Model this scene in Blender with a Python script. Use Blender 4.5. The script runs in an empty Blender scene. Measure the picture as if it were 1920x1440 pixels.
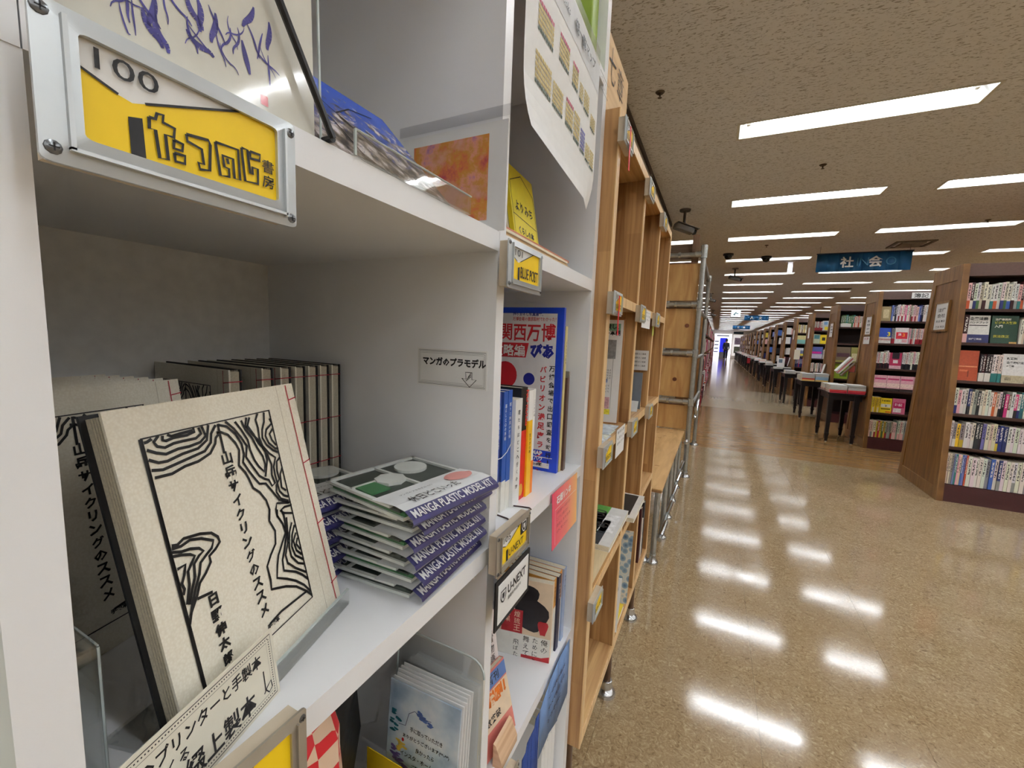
import bpy, math, random
from mathutils import Vector as V, Matrix
SC = bpy.context.scene
COL = SC.collection
random.seed(11)
PI = math.pi

# ------------------------------------------------------------------ camera
cam_d = bpy.data.cameras.new('camera'); cam = bpy.data.objects.new('camera', cam_d); COL.objects.link(cam)
cam_d.sensor_fit = 'HORIZONTAL'; cam_d.sensor_width = 36.0; cam_d.lens = 777.17 / 1920 * 36
cam_d.clip_start = 0.01; cam_d.clip_end = 200
YAW, PITCH, ROLL = -0.453838, -0.114659, -0.039236
_f = V((math.sin(YAW) * math.cos(PITCH), math.cos(YAW) * math.cos(PITCH), math.sin(PITCH)))
_r = V((math.cos(YAW), -math.sin(YAW), 0)); _d = _f.cross(_r)
_r2 = _r * math.cos(ROLL) + _d * math.sin(ROLL); _d2 = -_r * math.sin(ROLL) + _d * math.cos(ROLL)
mw = Matrix((_r2, -_d2, -_f)).transposed().to_4x4(); mw.translation = V((0, 0, 1.30))
cam.matrix_world = mw
SC.camera = cam
# ------------------------------------------------------------------ world, exposure
world = bpy.data.worlds.new('World'); SC.world = world; world.use_nodes = True
world.node_tree.nodes['Background'].inputs[0].default_value = (0.9, 0.95, 1.0, 1)
world.node_tree.nodes['Background'].inputs[1].default_value = 0.02
SC.view_settings.view_transform = 'Standard'; SC.view_settings.look = 'None'
SC.view_settings.gamma = 1.0; SC.view_settings.use_curve_mapping = False
SC.view_settings.exposure = 0.66
SC.cycles.use_denoising = True
SC.cycles.max_bounces = 6; SC.cycles.diffuse_bounces = 4; SC.cycles.glossy_bounces = 2
SC.cycles.use_adaptive_sampling = True; SC.cycles.adaptive_threshold = 0.055; SC.cycles.adaptive_min_samples = 20
SC.cycles.caustics_reflective = False; SC.cycles.caustics_refractive = False
SC.cycles.transparent_max_bounces = 12; SC.cycles.sample_clamp_indirect = 4.0
TUBE_POWER = 23.0        # emission of the ceiling fluorescent tubes

# ------------------------------------------------------------------ materials
MC = {}
def lin(c):
    return tuple((x / 255 / 12.92) if x / 255 <= 0.04045 else ((x / 255 + 0.055) / 1.055) ** 2.4 for x in c)
class NT:
    def __init__(s, name):
        s.m = bpy.data.materials.new(name); s.m.use_nodes = True; s.t = s.m.node_tree; s.n = s.t.nodes
        s.b = s.n['Principled BSDF']
    def add(s, kind, **kw):
        x = s.n.new(kind)
        for k, v in kw.items():
            if k.startswith('i_'): x.inputs[k[2:].replace('_', ' ')].default_value = v
            else: setattr(x, k, v)
        return x
    def link(s, a, b): s.t.links.new(a, b)
    def coords(s, kind='Object', scale=(1, 1, 1), rot=(0, 0, 0)):
        tc = s.add('ShaderNodeTexCoord'); mp = s.add('ShaderNodeMapping')
        mp.inputs['Scale'].default_value = scale; mp.inputs['Rotation'].default_value = rot
        s.link(tc.outputs[kind], mp.inputs[0]); return mp.outputs[0]
    def ramp(s, fac, stops):
        r = s.add('ShaderNodeValToRGB'); e = r.color_ramp.elements
        while len(e) < len(stops): e.new(0.5)
        for x, (p, c) in zip(e, stops):
            x.position = p; x.color = (*c, 1) if len(c) == 3 else c
        s.link(fac, r.inputs[0]); return r.outputs[0]
    def mix(s, fac, a, b, mode='MIX'):
        x = s.add('ShaderNodeMix', data_type='RGBA', blend_type=mode)
        for sock, v in ((x.inputs[0], fac), (x.inputs[6], a), (x.inputs[7], b)):
            if hasattr(v, 'node'): s.link(v, sock)
            else: sock.default_value = v if isinstance(v, (int, float)) else (*v, 1)
        return x.outputs[2]
    def bump(s, h, strength, dist=0.002):
        x = s.add('ShaderNodeBump'); x.inputs['Strength'].default_value = strength; x.inputs['Distance'].default_value = dist
        s.link(h, x.inputs['Height']); s.link(x.outputs[0], s.b.inputs['Normal'])

def mat(name, c, rough=0.5, metal=0.0, noise=0.05, ns=60.0, bump=0.0, bs=300.0, emis=0.0, spec=0.5):
    """plain procedural paint / paper / plastic: base colour with a faint mottling"""
    if name in MC: return MC[name]
    k = NT(name); c = lin(c)
    nz = k.add('ShaderNodeTexNoise'); nz.inputs['Scale'].default_value = ns; nz.inputs['Detail'].default_value = 3
    k.link(k.coords(), nz.inputs['Vector'])
    k.link(k.ramp(nz.outputs['Fac'], [(0.3, tuple(x * (1 - noise) for x in c)), (0.7, tuple(min(1, x * (1 + noise)) for x in c))]), k.b.inputs['Base Color'])
    k.b.inputs['Roughness'].default_value = rough; k.b.inputs['Metallic'].default_value = metal
    k.b.inputs['Specular IOR Level'].default_value = spec
    if emis:
        k.b.inputs['Emission Color'].default_value = (*c, 1); k.b.inputs['Emission Strength'].default_value = emis
    if bump:
        n2 = k.add('ShaderNodeTexNoise'); n2.inputs['Scale'].default_value = bs; k.link(k.coords(), n2.inputs['Vector'])
        k.bump(n2.outputs['Fac'], bump)
    MC[name] = k.m; return k.m

def clear(name, tint=(1, 1, 1), refl=0.9, rough=0.03, base=0.03):
    """clear acrylic / film: transparent with a fresnel gloss"""
    if name in MC: return MC[name]
    k = NT(name); k.n.remove(k.b)
    tr = k.add('ShaderNodeBsdfTransparent'); tr.inputs[0].default_value = (*tint, 1)
    gl = k.add('ShaderNodeBsdfGlossy'); gl.inputs['Roughness'].default_value = rough; gl.inputs[0].default_value = (1, 1, 1, 1)
    lw = k.add('ShaderNodeLayerWeight'); lw.inputs[0].default_value = 0.3
    nz = k.add('ShaderNodeTexNoise'); nz.inputs['Scale'].default_value = 25; k.link(k.coords(), nz.inputs['Vector'])
    ma = k.add('ShaderNodeMath', operation='MULTIPLY_ADD'); k.link(lw.outputs['Facing'], ma.inputs[0]); ma.inputs[1].default_value = refl; ma.inputs[2].default_value = base
    mx = k.add('ShaderNodeMixShader'); k.link(ma.outputs[0], mx.inputs[0]); k.link(tr.outputs[0], mx.inputs[1]); k.link(gl.outputs[0], mx.inputs[2])
    bp = k.add('ShaderNodeBump'); bp.inputs['Strength'].default_value = 0.15; bp.inputs['Distance'].default_value = 0.002
    k.link(nz.outputs['Fac'], bp.inputs['Height']); k.link(bp.outputs[0], gl.inputs['Normal'])
    k.link(mx.outputs[0], k.n['Material Output'].inputs[0])
    MC[name] = k.m; return k.m

def wood(name, light, dark, along='z', across='x', stave=0.045, length=0.42, rough=0.45, tone=0.35, grain=90):
    """laminated staves with grain running along one axis"""
    if name in MC: return MC[name]
    k = NT(name); a, b = lin(light), lin(dark)
    tc = k.add('ShaderNodeTexCoord'); sp = k.add('ShaderNodeSeparateXYZ'); k.link(tc.outputs['Object'], sp.inputs[0])
    ix = {'x': 0, 'y': 1, 'z': 2}
    oi = k.add('ShaderNodeObjectInfo')
    cb = k.add('ShaderNodeCombineXYZ'); k.link(sp.outputs[ix[along]], cb.inputs[0]); k.link(sp.outputs[ix[across]], cb.inputs[1]); k.link(oi.outputs['Random'], cb.inputs[2])
    ad = k.add('ShaderNodeVectorMath', operation='ADD'); k.link(cb.outputs[0], ad.inputs[0])
    sc = k.add('ShaderNodeVectorMath', operation='SCALE'); k.link(oi.outputs['Random'], sc.inputs[0]); sc.inputs['Scale'].default_value = 7.0
    cr = k.add('ShaderNodeCombineXYZ'); k.link(oi.outputs['Random'], cr.inputs[0]); k.link(oi.outputs['Random'], cr.inputs[1]); k.link(cr.outputs[0], sc.inputs[0])
    k.link(sc.outputs[0], ad.inputs[1])
    br = k.add('ShaderNodeTexBrick'); br.offset = 0.37; k.link(ad.outputs[0], br.inputs['Vector'])
    br.inputs['Scale'].default_value = 1; br.inputs['Brick Width'].default_value = length; br.inputs['Row Height'].default_value = stave
    br.inputs['Mortar Size'].default_value = 0.0004; br.inputs['Bias'].default_value = 0
    br.inputs['Color1'].default_value = (0, 0, 0, 1); br.inputs['Color2'].default_value = (1, 1, 1, 1); br.inputs['Mortar'].default_value = (0.4, 0.4, 0.4, 1)
    st = k.add('ShaderNodeVectorMath', operation='MULTIPLY'); st.inputs[1].default_value = (3.0, grain, 1); k.link(ad.outputs[0], st.inputs[0])
    nz = k.add('ShaderNodeTexNoise'); nz.inputs['Scale'].default_value = 1.0; nz.inputs['Detail'].default_value = 5; nz.inputs['Distortion'].default_value = 0.6
    k.link(st.outputs[0], nz.inputs['Vector'])
    g = k.ramp(nz.outputs['Fac'], [(0.3, b), (0.62, a)])
    mid = tuple((x * 0.55 + y * 0.45) for x, y in zip(a, b))
    t = k.ramp(br.outputs['Color'], [(0.0, tuple(1 - tone * (1 - q) for q in (0.55, 0.45, 0.35))), (1.0, (1.0, 1.0, 1.0))])
    k.link(k.mix(1.0, g, t, 'MULTIPLY'), k.b.inputs['Base Color'])
    k.b.inputs['Roughness'].default_value = rough
    k.bump(nz.outputs['Fac'], 0.08, 0.0006)
    MC[name] = k.m; return k.m

# ------------------------------------------------------------------ mesh helpers
def world_of(o):
    m = Matrix.Identity(4)
    while o is not None:
        m = o.matrix_basis @ m; o = o.parent
    return m
class MB:
    def __init__(s): s.v = []; s.f = []; s.mi = []
    def face(s, pts, mi=0):
        i = len(s.v); s.v += [V(p) for p in pts]; s.f.append(tuple(range(i, i + len(pts)))); s.mi.append(mi)
    def hexa(s, p, mi=0, skip=()):
        i = len(s.v); s.v += [V(q) for q in p]
        for n, q in enumerate(((0, 3, 2, 1), (4, 5, 6, 7), (0, 1, 5, 4), (1, 2, 6, 5), (2, 3, 7, 6), (3, 0, 4, 7))):
            if n in skip: continue
            s.f.append(tuple(i + k for k in q)); s.mi.append(mi if not isinstance(mi, (list, tuple)) else mi[n])
        return s
    def box(s, a, b, mi=0):
        (x0, y0, z0), (x1, y1, z1) = [tuple(min(q, w) for q, w in zip(a, b)), tuple(max(q, w) for q, w in zip(a, b))]
        return s.hexa([(x0, y0, z0), (x1, y0, z0), (x1, y1, z0), (x0, y1, z0), (x0, y0, z1), (x1, y0, z1), (x1, y1, z1), (x0, y1, z1)], mi)
    def obox(s, o, a, b, c, mi=0):
        o, a, b, c = V(o), V(a), V(b), V(c)
        return s.hexa([o, o + a, o + a + b, o + b, o + c, o + a + c, o + a + b + c, o + b + c], mi)
    def tube(s, pts, r, n=8, cap=True, mi=0):
        pts = [V(p) for p in pts]; rings = []
        for k, p in enumerate(pts):
            t = (pts[min(k + 1, len(pts) - 1)] - pts[max(k - 1, 0)]).normalized()
            ref = V((0, 0, 1)) if abs(t.z) < 0.9 else V((1, 0, 0))
            a = t.cross(ref).normalized(); b = t.cross(a)
            rr = r[k] if isinstance(r, (list, tuple)) else r
            rings.append(len(s.v)); s.v += [p + a * (rr * math.cos(2 * PI * j / n)) + b * (rr * math.sin(2 * PI * j / n)) for j in range(n)]
        for k in range(len(rings) - 1):
            for j in range(n):
                s.f.append((rings[k] + j, rings[k] + (j + 1) % n, rings[k + 1] + (j + 1) % n, rings[k + 1] + j)); s.mi.append(mi)
        if cap:
            s.f.append(tuple(rings[0] + j for j in range(n))[::-1]); s.mi.append(mi)
            s.f.append(tuple(rings[-1] + j for j in range(n))); s.mi.append(mi)
        return s
    def lathe(s, c, prof, n=16, axis=(0, 0, 1), mi=0):
        c = V(c); ax = V(axis).normalized()
        return s.tube([c + ax * h + ax * (k * 1e-6) for k, (r, h) in enumerate(prof)], [max(r, 1e-5) for r, h in prof], n, True, mi)
    def prism(s, poly, off, mi=0):
        """closed polygon extruded by the vector off"""
        off = V(off); n = len(poly); i = len(s.v)
        s.v += [V(p) for p in poly] + [V(p) + off for p in poly]
        s.f.append(tuple(range(i, i + n))[::-1]); s.f.append(tuple(range(i + n, i + 2 * n))); s.mi += [mi, mi]
        for k in range(n):
            s.f.append((i + k, i + (k + 1) % n, i + n + (k + 1) % n, i + n + k)); s.mi.append(mi)
        return s
    def ribbon(s, pts, w, o, u, v, n, closed=False, mi=0):
        """flat stroke of width w through plane points (a,b) -> o + a*u + b*v, lifted along n"""
        o, u, v, n = V(o), V(u), V(v), V(n); P = [V((a * u.length, b * v.length)) for a, b in pts]
        uu, vv = u.normalized(), v.normalized()
        if closed: P = P + [P[0]]
        L = []
        for k, p in enumerate(P):
            a = P[max(k - 1, 0)]; b = P[min(k + 1, len(P) - 1)]
            if closed and k in (0, len(P) - 1): a, b = P[-2], P[1]
            t = (b - a); t = t / (t.length or 1); nn = V((-t.y, t.x)) * (w / 2)
            L.append((p + nn, p - nn))
        q = lambda e: o + uu * e.x + vv * e.y + n
        for k in range(len(L) - 1):
            s.face([q(L[k][1]), q(L[k + 1][1]), q(L[k + 1][0]), q(L[k][0])], mi)
        return s
    def mesh(s, name):
        m = bpy.data.meshes.new(name); m.from_pydata([tuple(p) for p in s.v], [], s.f); m.polygons.foreach_set('material_index', s.mi); m.update(); return m
    def build(s, name, ms, parent=None, smooth=False, bevel=0.0, sub=0):
        m = s.mesh(name)
        if parent is not None: m.transform(world_of(parent).inverted())
        for x in (ms if isinstance(ms, (list, tuple)) else [ms]): m.materials.append(x)
        if smooth:
            m.polygons.foreach_set('use_smooth', [True] * len(m.polygons))
            try: m.set_sharp_from_angle(angle=math.radians(40))
            except Exception: pass
        o = bpy.data.objects.new(name, m); COL.objects.link(o); o.parent = parent
        if bevel:
            b = o.modifiers.new('bevel', 'BEVEL'); b.width = bevel; b.segments = 2; b.limit_method = 'ANGLE'
        return o
def tag(o, label=None, cat=None, group=None, kind=None):
    if label: o['label'] = label
    if cat: o['category'] = cat
    if group: o['group'] = group
    if kind: o['kind'] = kind
    return o
def thing(name, label, cat, loc=(0, 0, 0), group=None, rz=0.0):
    o = bpy.data.objects.new(name, None); COL.objects.link(o); o.location = loc; o.rotation_euler.z = rz; o.empty_display_size = 0.02
    return tag(o, label, cat, group)
def copy_tree(o, parent=None):
    c = o.copy(); COL.objects.link(c); c.parent = parent
    for ch in list(o.children): copy_tree(ch, c)
    return c
def struct(name, mb, m, parent=None, **kw):
    o = mb.build(name, m, parent, **kw)
    if parent is None: o['kind'] = 'structure'
    return o
_TX = {}
TSC = bpy.data.scenes.new('lettering_workshop')     # scratch scene for turning letters into meshes, removed at the end
def glyphs(s, bold):
    key = (s, bold)
    if key not in _TX:
        c = bpy.data.curves.new('lettering', 'FONT'); c.body = s; c.resolution_u = 3 if s.isascii() else 1; c.offset = bold
        o = bpy.data.objects.new('lettering', c); TSC.collection.objects.link(o); TSC.view_layers[0].update(); dg = TSC.view_layers[0].depsgraph
        m = bpy.data.meshes.new_from_object(o.evaluated_get(dg))
        bpy.data.objects.remove(o); bpy.data.curves.remove(c)
        vs = [v.co.copy() for v in m.vertices]; fs = [tuple(p.vertices) for p in m.polygons]; bpy.data.meshes.remove(m)
        xs = [v.x for v in vs] or [0, 1]; ys = [v.y for v in vs] or [0, 1]
        _TX[key] = (vs, fs, min(xs), max(xs), min(ys), max(ys))
    return _TX[key]
def put_text(mb, s, o, u, v, n, w=None, h=None, bold=0.0, mi=0, center=False):
    """lettering laid in the plane o + a*u + b*v; w/h give its size in metres (either alone keeps the proportions)"""
    vs, fs, x0, x1, y0, y1 = glyphs(s, bold); o, u, v, n = V(o), V(u).normalized(), V(v).normalized(), V(n)
    gw, gh = max(x1 - x0, 1e-3), max(y1 - y0, 1e-3)
    if w is None: w = h * gw / gh
    if h is None: h = w * gh / gw
    if center: o = o - u * (w / 2) - v * (h / 2)
    i = len(mb.v)
    mb.v += [o + u * ((p.x - x0) / gw * w) + v * ((p.y - y0) / gh * h) + n for p in vs]
    mb.f += [tuple(i + k for k in f) for f in fs]; mb.mi += [mi] * len(fs)
    return mb
def put_column(mb, s, o, u, v, n, size, step=None, bold=0.0, mi=0):
    """vertical Japanese line, top to bottom, o = top centre"""
    step = step or size * 1.08; vd = V(v).normalized()
    for k, ch in enumerate(s):
        if ch in ' 　': continue
        c = V(o) - vd * (step * k + size / 2)
        if ch == 'ー': put_text(mb, '|', c, u, v, n, w=size * 0.12, h=size * 0.8, bold=bold, mi=mi, center=True)
        else: put_text(mb, ch, c, u, v, n, h=size * (0.92 if ord(ch) > 0x4e00 else 0.8), bold=bold, mi=mi, center=True)
    return mb
ORD = ['first', 'second', 'third', 'fourth', 'fifth', 'sixth', 'seventh', 'eighth', 'ninth', 'tenth', 'eleventh', 'twelfth', 'thirteenth', 'fourteenth', 'fifteenth', 'sixteenth', 'seventeenth', 'eighteenth', 'nineteenth', 'twentieth',
       'twenty-first', 'twenty-second', 'twenty-third', 'twenty-fourth', 'twenty-fifth', 'twenty-sixth', 'twenty-seventh', 'twenty-eighth', 'twenty-ninth', 'thirtieth', 'thirty-first', 'thirty-second']
ORD += ['thirty-' + x for x in ORD[2:9]] + ['fortieth'] + ['forty-' + x for x in ORD[:9]] + ['fiftieth'] + ['fifty-' + x for x in ORD[:9]]
# ------------------------------------------------------------------ setting: floor
def floor_vinyl():
    k = NT('marbled vinyl'); co = k.coords('Object')
    n1 = k.add('ShaderNodeTexNoise'); n1.inputs['Scale'].default_value = 46; n1.inputs['Detail'].default_value = 6; n1.inputs['Roughness'].default_value = 0.62; n1.inputs['Distortion'].default_value = 2.2; k.link(co, n1.inputs['Vector'])
    n2 = k.add('ShaderNodeTexNoise'); n2.inputs['Scale'].default_value = 95; n2.inputs['Detail'].default_value = 4; n2.inputs['Distortion'].default_value = 3.0; k.link(co, n2.inputs['Vector'])
    n3 = k.add('ShaderNodeTexNoise'); n3.inputs['Scale'].default_value = 6; n3.inputs['Detail'].default_value = 4; k.link(co, n3.inputs['Vector'])
    a = k.ramp(n1.outputs['Fac'], [(0.28, lin((98, 76, 50))), (0.40, lin((150, 126, 94))), (0.55, lin((168, 145, 111))), (0.70, lin((202, 184, 150)))])
    b = k.ramp(n2.outputs['Fac'], [(0.64, (0, 0, 0)), (0.78, (0.8, 0.8, 0.8))])
    c = k.mix(b, a, lin((224, 208, 172)))
    d = k.ramp(n3.outputs['Fac'], [(0.3, (0.90, 0.88, 0.85)), (0.7, (1.0, 1.0, 1.0))])
    k.link(k.mix(1.0, c, d, 'MULTIPLY'), k.b.inputs['Base Color'])
    r = k.ramp(n3.outputs['Fac'], [(0.3, (0.075, 0.075, 0.075)), (0.7, (0.115, 0.115, 0.115))]); k.link(r, k.b.inputs['Roughness'])
    n4 = k.add('ShaderNodeTexNoise'); n4.inputs['Scale'].default_value = 26; n4.inputs['Detail'].default_value = 2; k.link(co, n4.inputs['Vector'])
    k.bump(n4.outputs['Fac'], 0.05, 0.0016); k.b.inputs['Specular IOR Level'].default_value = 0.85
    return k.m
MV = floor_vinyl()
MBEIGE = mat('pale aisle vinyl', (176, 158, 128), 0.14, noise=0.08, ns=30, bump=0.03, bs=20)
MFARW = wood('far wood floor', (150, 116, 76), (112, 80, 46), 'x', 'y', 0.12, 1.2, 0.13, 0.25, 40)
MPLK = wood('plank oak', (164, 128, 82), (124, 90, 50), 'x', 'y', 10, 50, 0.14, 0.0, 60)
MJOINT = mat('floor joint', (70, 56, 40), 0.7)
floor = struct('floor', MB().box((-9, -7, -0.08), (13, 48, -0.004)), MJOINT)
edges = [-9.0] + [0.24 + 0.5 * i for i in range(-3, 14)] + [13.0]
for a, b in zip(edges[:-1], edges[1:]):
    MB().box((a + 0.0004, -7, -0.004), (b - 0.0004, 5.716, 0)).build('vinyl_sheet', MV, floor)
for i in range(38):
    y0 = 5.72 + i * 0.1; x = -9.0; first = True
    while x < 13:
        L = (8.1 + random.random() * 0.9) if first else (random.choice([0.9, 1.2, 1.5, 1.8]) if x < 3.2 else 13 - x)
        first = False; x1 = min(13, x + L)
        MB().box((x + 0.0006, y0 + 0.0006, -0.004), (x1 - 0.0006, y0 + 0.0994, 0)).build('plank', MPLK, floor); x = x1
MB().box((-9, 9.52, -0.004), (13, 13.6, 0)).build('vinyl_sheet', MBEIGE, floor)
MB().box((-9, 13.602, -0.004), (13, 48, 0)).build('wood_sheet', MFARW, floor)

# ------------------------------------------------------------------ setting: ceiling with recessed lights
CZ = 2.70
LX = [-1.557 + 1.565 * i for i in range(8)]; LW = 1.19  # far-right columns extend the grid, added to brighten the shelf interiors
LY = [3.255 + 1.58 * k for k in range(-6, 27)]; LD = 0.215  # unseen rows behind the viewer continue the grid, added to light shelf fronts
def ceiling_mat():
    k = NT('fissured ceiling board'); co = k.coords('Object', (42, 125, 1))
    n1 = k.add('ShaderNodeTexNoise'); n1.inputs['Scale'].default_value = 1.0; n1.inputs['Detail'].default_value = 2; n1.inputs['Distortion'].default_value = 0.9; k.link(co, n1.inputs['Vector'])
    f = k.ramp(n1.outputs['Fac'], [(0.36, (0, 0, 0)), (0.43, (1, 1, 1))])
    k.link(k.mix(f, lin((166, 163, 158)), lin((222, 222, 224))), k.b.inputs['Base Color'])
    k.b.inputs['Roughness'].default_value = 0.95; k.b.inputs['Specular IOR Level'].default_value = 0.1
    k.bump(f, 0.5, 0.003); return k.m
MCEIL = ceiling_mat()
cb = MB()
xs = [-9.0]; xh = []
for x in LX: xs += [x, x + LW]
xs += [13.0]
ys = [-7.0]
for y in LY: ys += [y - LD / 2, y + LD / 2]
ys += [48.0]
for i in range(len(xs) - 1):
    for j in range(len(ys) - 1):
        hole = i % 2 == 1 and j % 2 == 1 and not (i == 1 and ys[j] < 5.4) and not (i > 10 and ys[j] > 15)
        if hole: continue
        cb.face([(xs[i], ys[j], CZ), (xs[i], ys[j + 1], CZ), (xs[i + 1], ys[j + 1], CZ), (xs[i + 1], ys[j], CZ)])
ceiling = struct('ceiling', cb, MCEIL)
MREF = mat('white lamp reflector', (240, 242, 240), 0.35, noise=0.02)
MTUBE = mat('lit fluorescent tube', (246, 250, 255), 0.4, noise=0.0, emis=TUBE_POWER)
MSOCK = mat('lamp socket', (225, 222, 210), 0.5)
lf = MB()
for (a, b) in (((-0.012, -0.012), (LW + 0.012, 0.004)), ((-0.012, LD - 0.004), (LW + 0.012, LD + 0.012)), ((-0.012, -0.012), (0.004, LD + 0.012)), ((LW - 0.004, -0.012), (LW + 0.012, LD + 0.012))):
    lf.box((a[0], a[1], -0.004), (b[0], b[1], 0.0035))
MRIM = mat('lamp rim', (205, 202, 190), 0.5)
lr = MB()
b0, b1 = [(0, 0, 0), (LW, 0, 0), (LW, LD, 0), (0, LD, 0)], [(0.05, 0.06, 0.085), (LW - 0.05, 0.06, 0.085), (LW - 0.05, LD - 0.06, 0.085), (0.05, LD - 0.06, 0.085)]
for q in range(4): lr.face([b0[q], b0[(q + 1) % 4], b1[(q + 1) % 4], b1[q]][::-1])
lr.face(b1)
lt = MB().tube([(0.07, LD / 2, 0.048), (LW - 0.07, LD / 2, 0.048)], 0.024, 6)
lss = [MB().box((x, LD / 2 - 0.014, 0.03), (x + 0.025, LD / 2 + 0.014, 0.085)) for x in (0.045, LW - 0.07)]
rows_txt = {}
first = None
for j, y in enumerate(LY):
    for i, x in enumerate(LX):
        if (i == 0 and y < 5.4) or (i > 4 and y > 15): continue
        if first is None:
            t = thing('ceiling_light', 'x', 'light'); lr_o = lr.build('reflector', MREF, t); lf.build('rim', MRIM, t); lt.build('tube', MTUBE, t, smooth=True); [q.build('socket', MSOCK, t) for q in lss]; first = t
        elif j < 18 and i < 5: t = copy_tree(first)
        else:
            t = first.copy(); COL.objects.link(t)
            for ch in first.children:
                if ch.name.split('.')[0] in ('tube', 'reflector'):
                    c2 = ch.copy(); COL.objects.link(c2); c2.parent = t
        t.location = (x, y - LD / 2, CZ)
        t['group'] = 'recessed fluorescent ceiling lights'
        k = j - 6
        colname = ['leftmost column behind the pipe rack', 'column above the aisle', 'column right of the aisle', 'second column right of the aisle', 'third column right of the aisle', 'fourth column right of the aisle', 'fifth column right of the aisle', 'sixth column right of the aisle'][i]
        if k < 0: lab = 'unseen recessed fluorescent light behind the viewer, %s row back, %s' % (ORD[-k - 1], colname)
        else: lab = 'recessed fluorescent light, %s row from the viewer, %s' % (ORD[k], colname)
        t['label'] = lab
# ------------------------------------------------------------------ setting: walls
MWALL = mat('shaded wall paint', (190, 184, 174), 0.8, noise=0.04)
MTRIM = mat('dark trim', (60, 50, 42), 0.6)
struct('wall_left', MB().box((-0.76, -7, 0), (-0.615, 5.4, CZ)), MWALL)
struct('trim_1', MB().box((-0.615, -7, CZ - 0.035), (-0.60, 5.4, CZ)), MTRIM)
struct('wall_back', MB().box((-9, -7.1, 0), (13, -7, CZ)), MWALL)
struct('wall_right', MB().box((12.9, -7, 0), (13, 48, CZ)), MWALL)
struct('wall_side', MB().box((-9, 5.4, 0), (-8.9, 48, CZ)), MWALL)
struct('wall_far', MB().box((-9, 47.0, 0), (13, 47.15, CZ)), mat('far wall paint', (200, 192, 178), 0.8))
# ------------------------------------------------------------------ white cube shelving (front plane x = -0.22)
XF, XB = -0.22, -0.61
MWHITE = mat('white melamine', (243, 244, 246), 0.38, noise=0.012, ns=12, bump=0.02, bs=500)
MWEDGE = MWHITE
white = thing('cube_shelf_unit', 'tall white melamine cube shelving unit beside the aisle', 'shelf', (-0.41, 0.3, 0))
VS = [(-0.345, -0.327), (0.044, 0.062), (0.405, 0.422)]
HT = [0.02, 0.35, 0.704, 1.053, 1.411, 1.77, 2.13]
for a, b in ((0.775, 0.797), (-0.713, -0.691)):
    MB().box((XB, a, 0), (XF, b, 2.13)).build('side_panel', MWHITE, white)
for k, z in enumerate(HT):
    for a, b in ((-0.691, -0.327), (-0.3265, 0.0615), (0.062, 0.4063), (0.4069, 0.775)):
        MB().box((XB, a, z - 0.0205), (XF, b, z)).build('shelf_board', MWHITE, white)
for a, b in VS:
    for z0, z1 in zip(HT[:-1], HT[1:]):
        MB().box((XB, a, z0), (XF - 0.0004, b, z1 - 0.0205)).build('divider', MWHITE, white)
MB().box((XB - 0.004, -0.713, 0), (XB, 0.797, 2.13)).build('back_panel', mat('white back board', (240, 240, 238), 0.6), white)

S1, S2, S3 = 1.411, 1.053, 0.704           # shelf tops
INK = mat('black ink', (22, 20, 22), 0.6)
PAPER = mat('cream paper', (233, 228, 210), 0.75, noise=0.02, bump=0.05, bs=900)
WPAPER = mat('white paper', (238, 238, 236), 0.7, noise=0.015)
YEL = mat('yellow card', (247, 208, 20), 0.5, noise=0.02)
ALU = mat('brushed aluminium frame', (205, 210, 212), 0.35, 0.55, noise=0.04)
GREYP = mat('grey steel holder', (168, 160, 146), 0.4, 0.5)
SCREW = mat('screw steel', (120, 122, 124), 0.3, 0.9)
ACR = clear('clear acrylic', (0.975, 0.985, 0.98), 0.5)
FILM = clear('clear film', (0.99, 0.99, 0.99), 0.18, 0.08, 0.008)
ACRE = mat('acrylic edge', (190, 200, 198), 0.25)

def sheet(o, u, v):
    m = MB(); o, u, v = V(o), V(u), V(v); m.face([o, o + u, o + u + v, o + v]); return m
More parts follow.
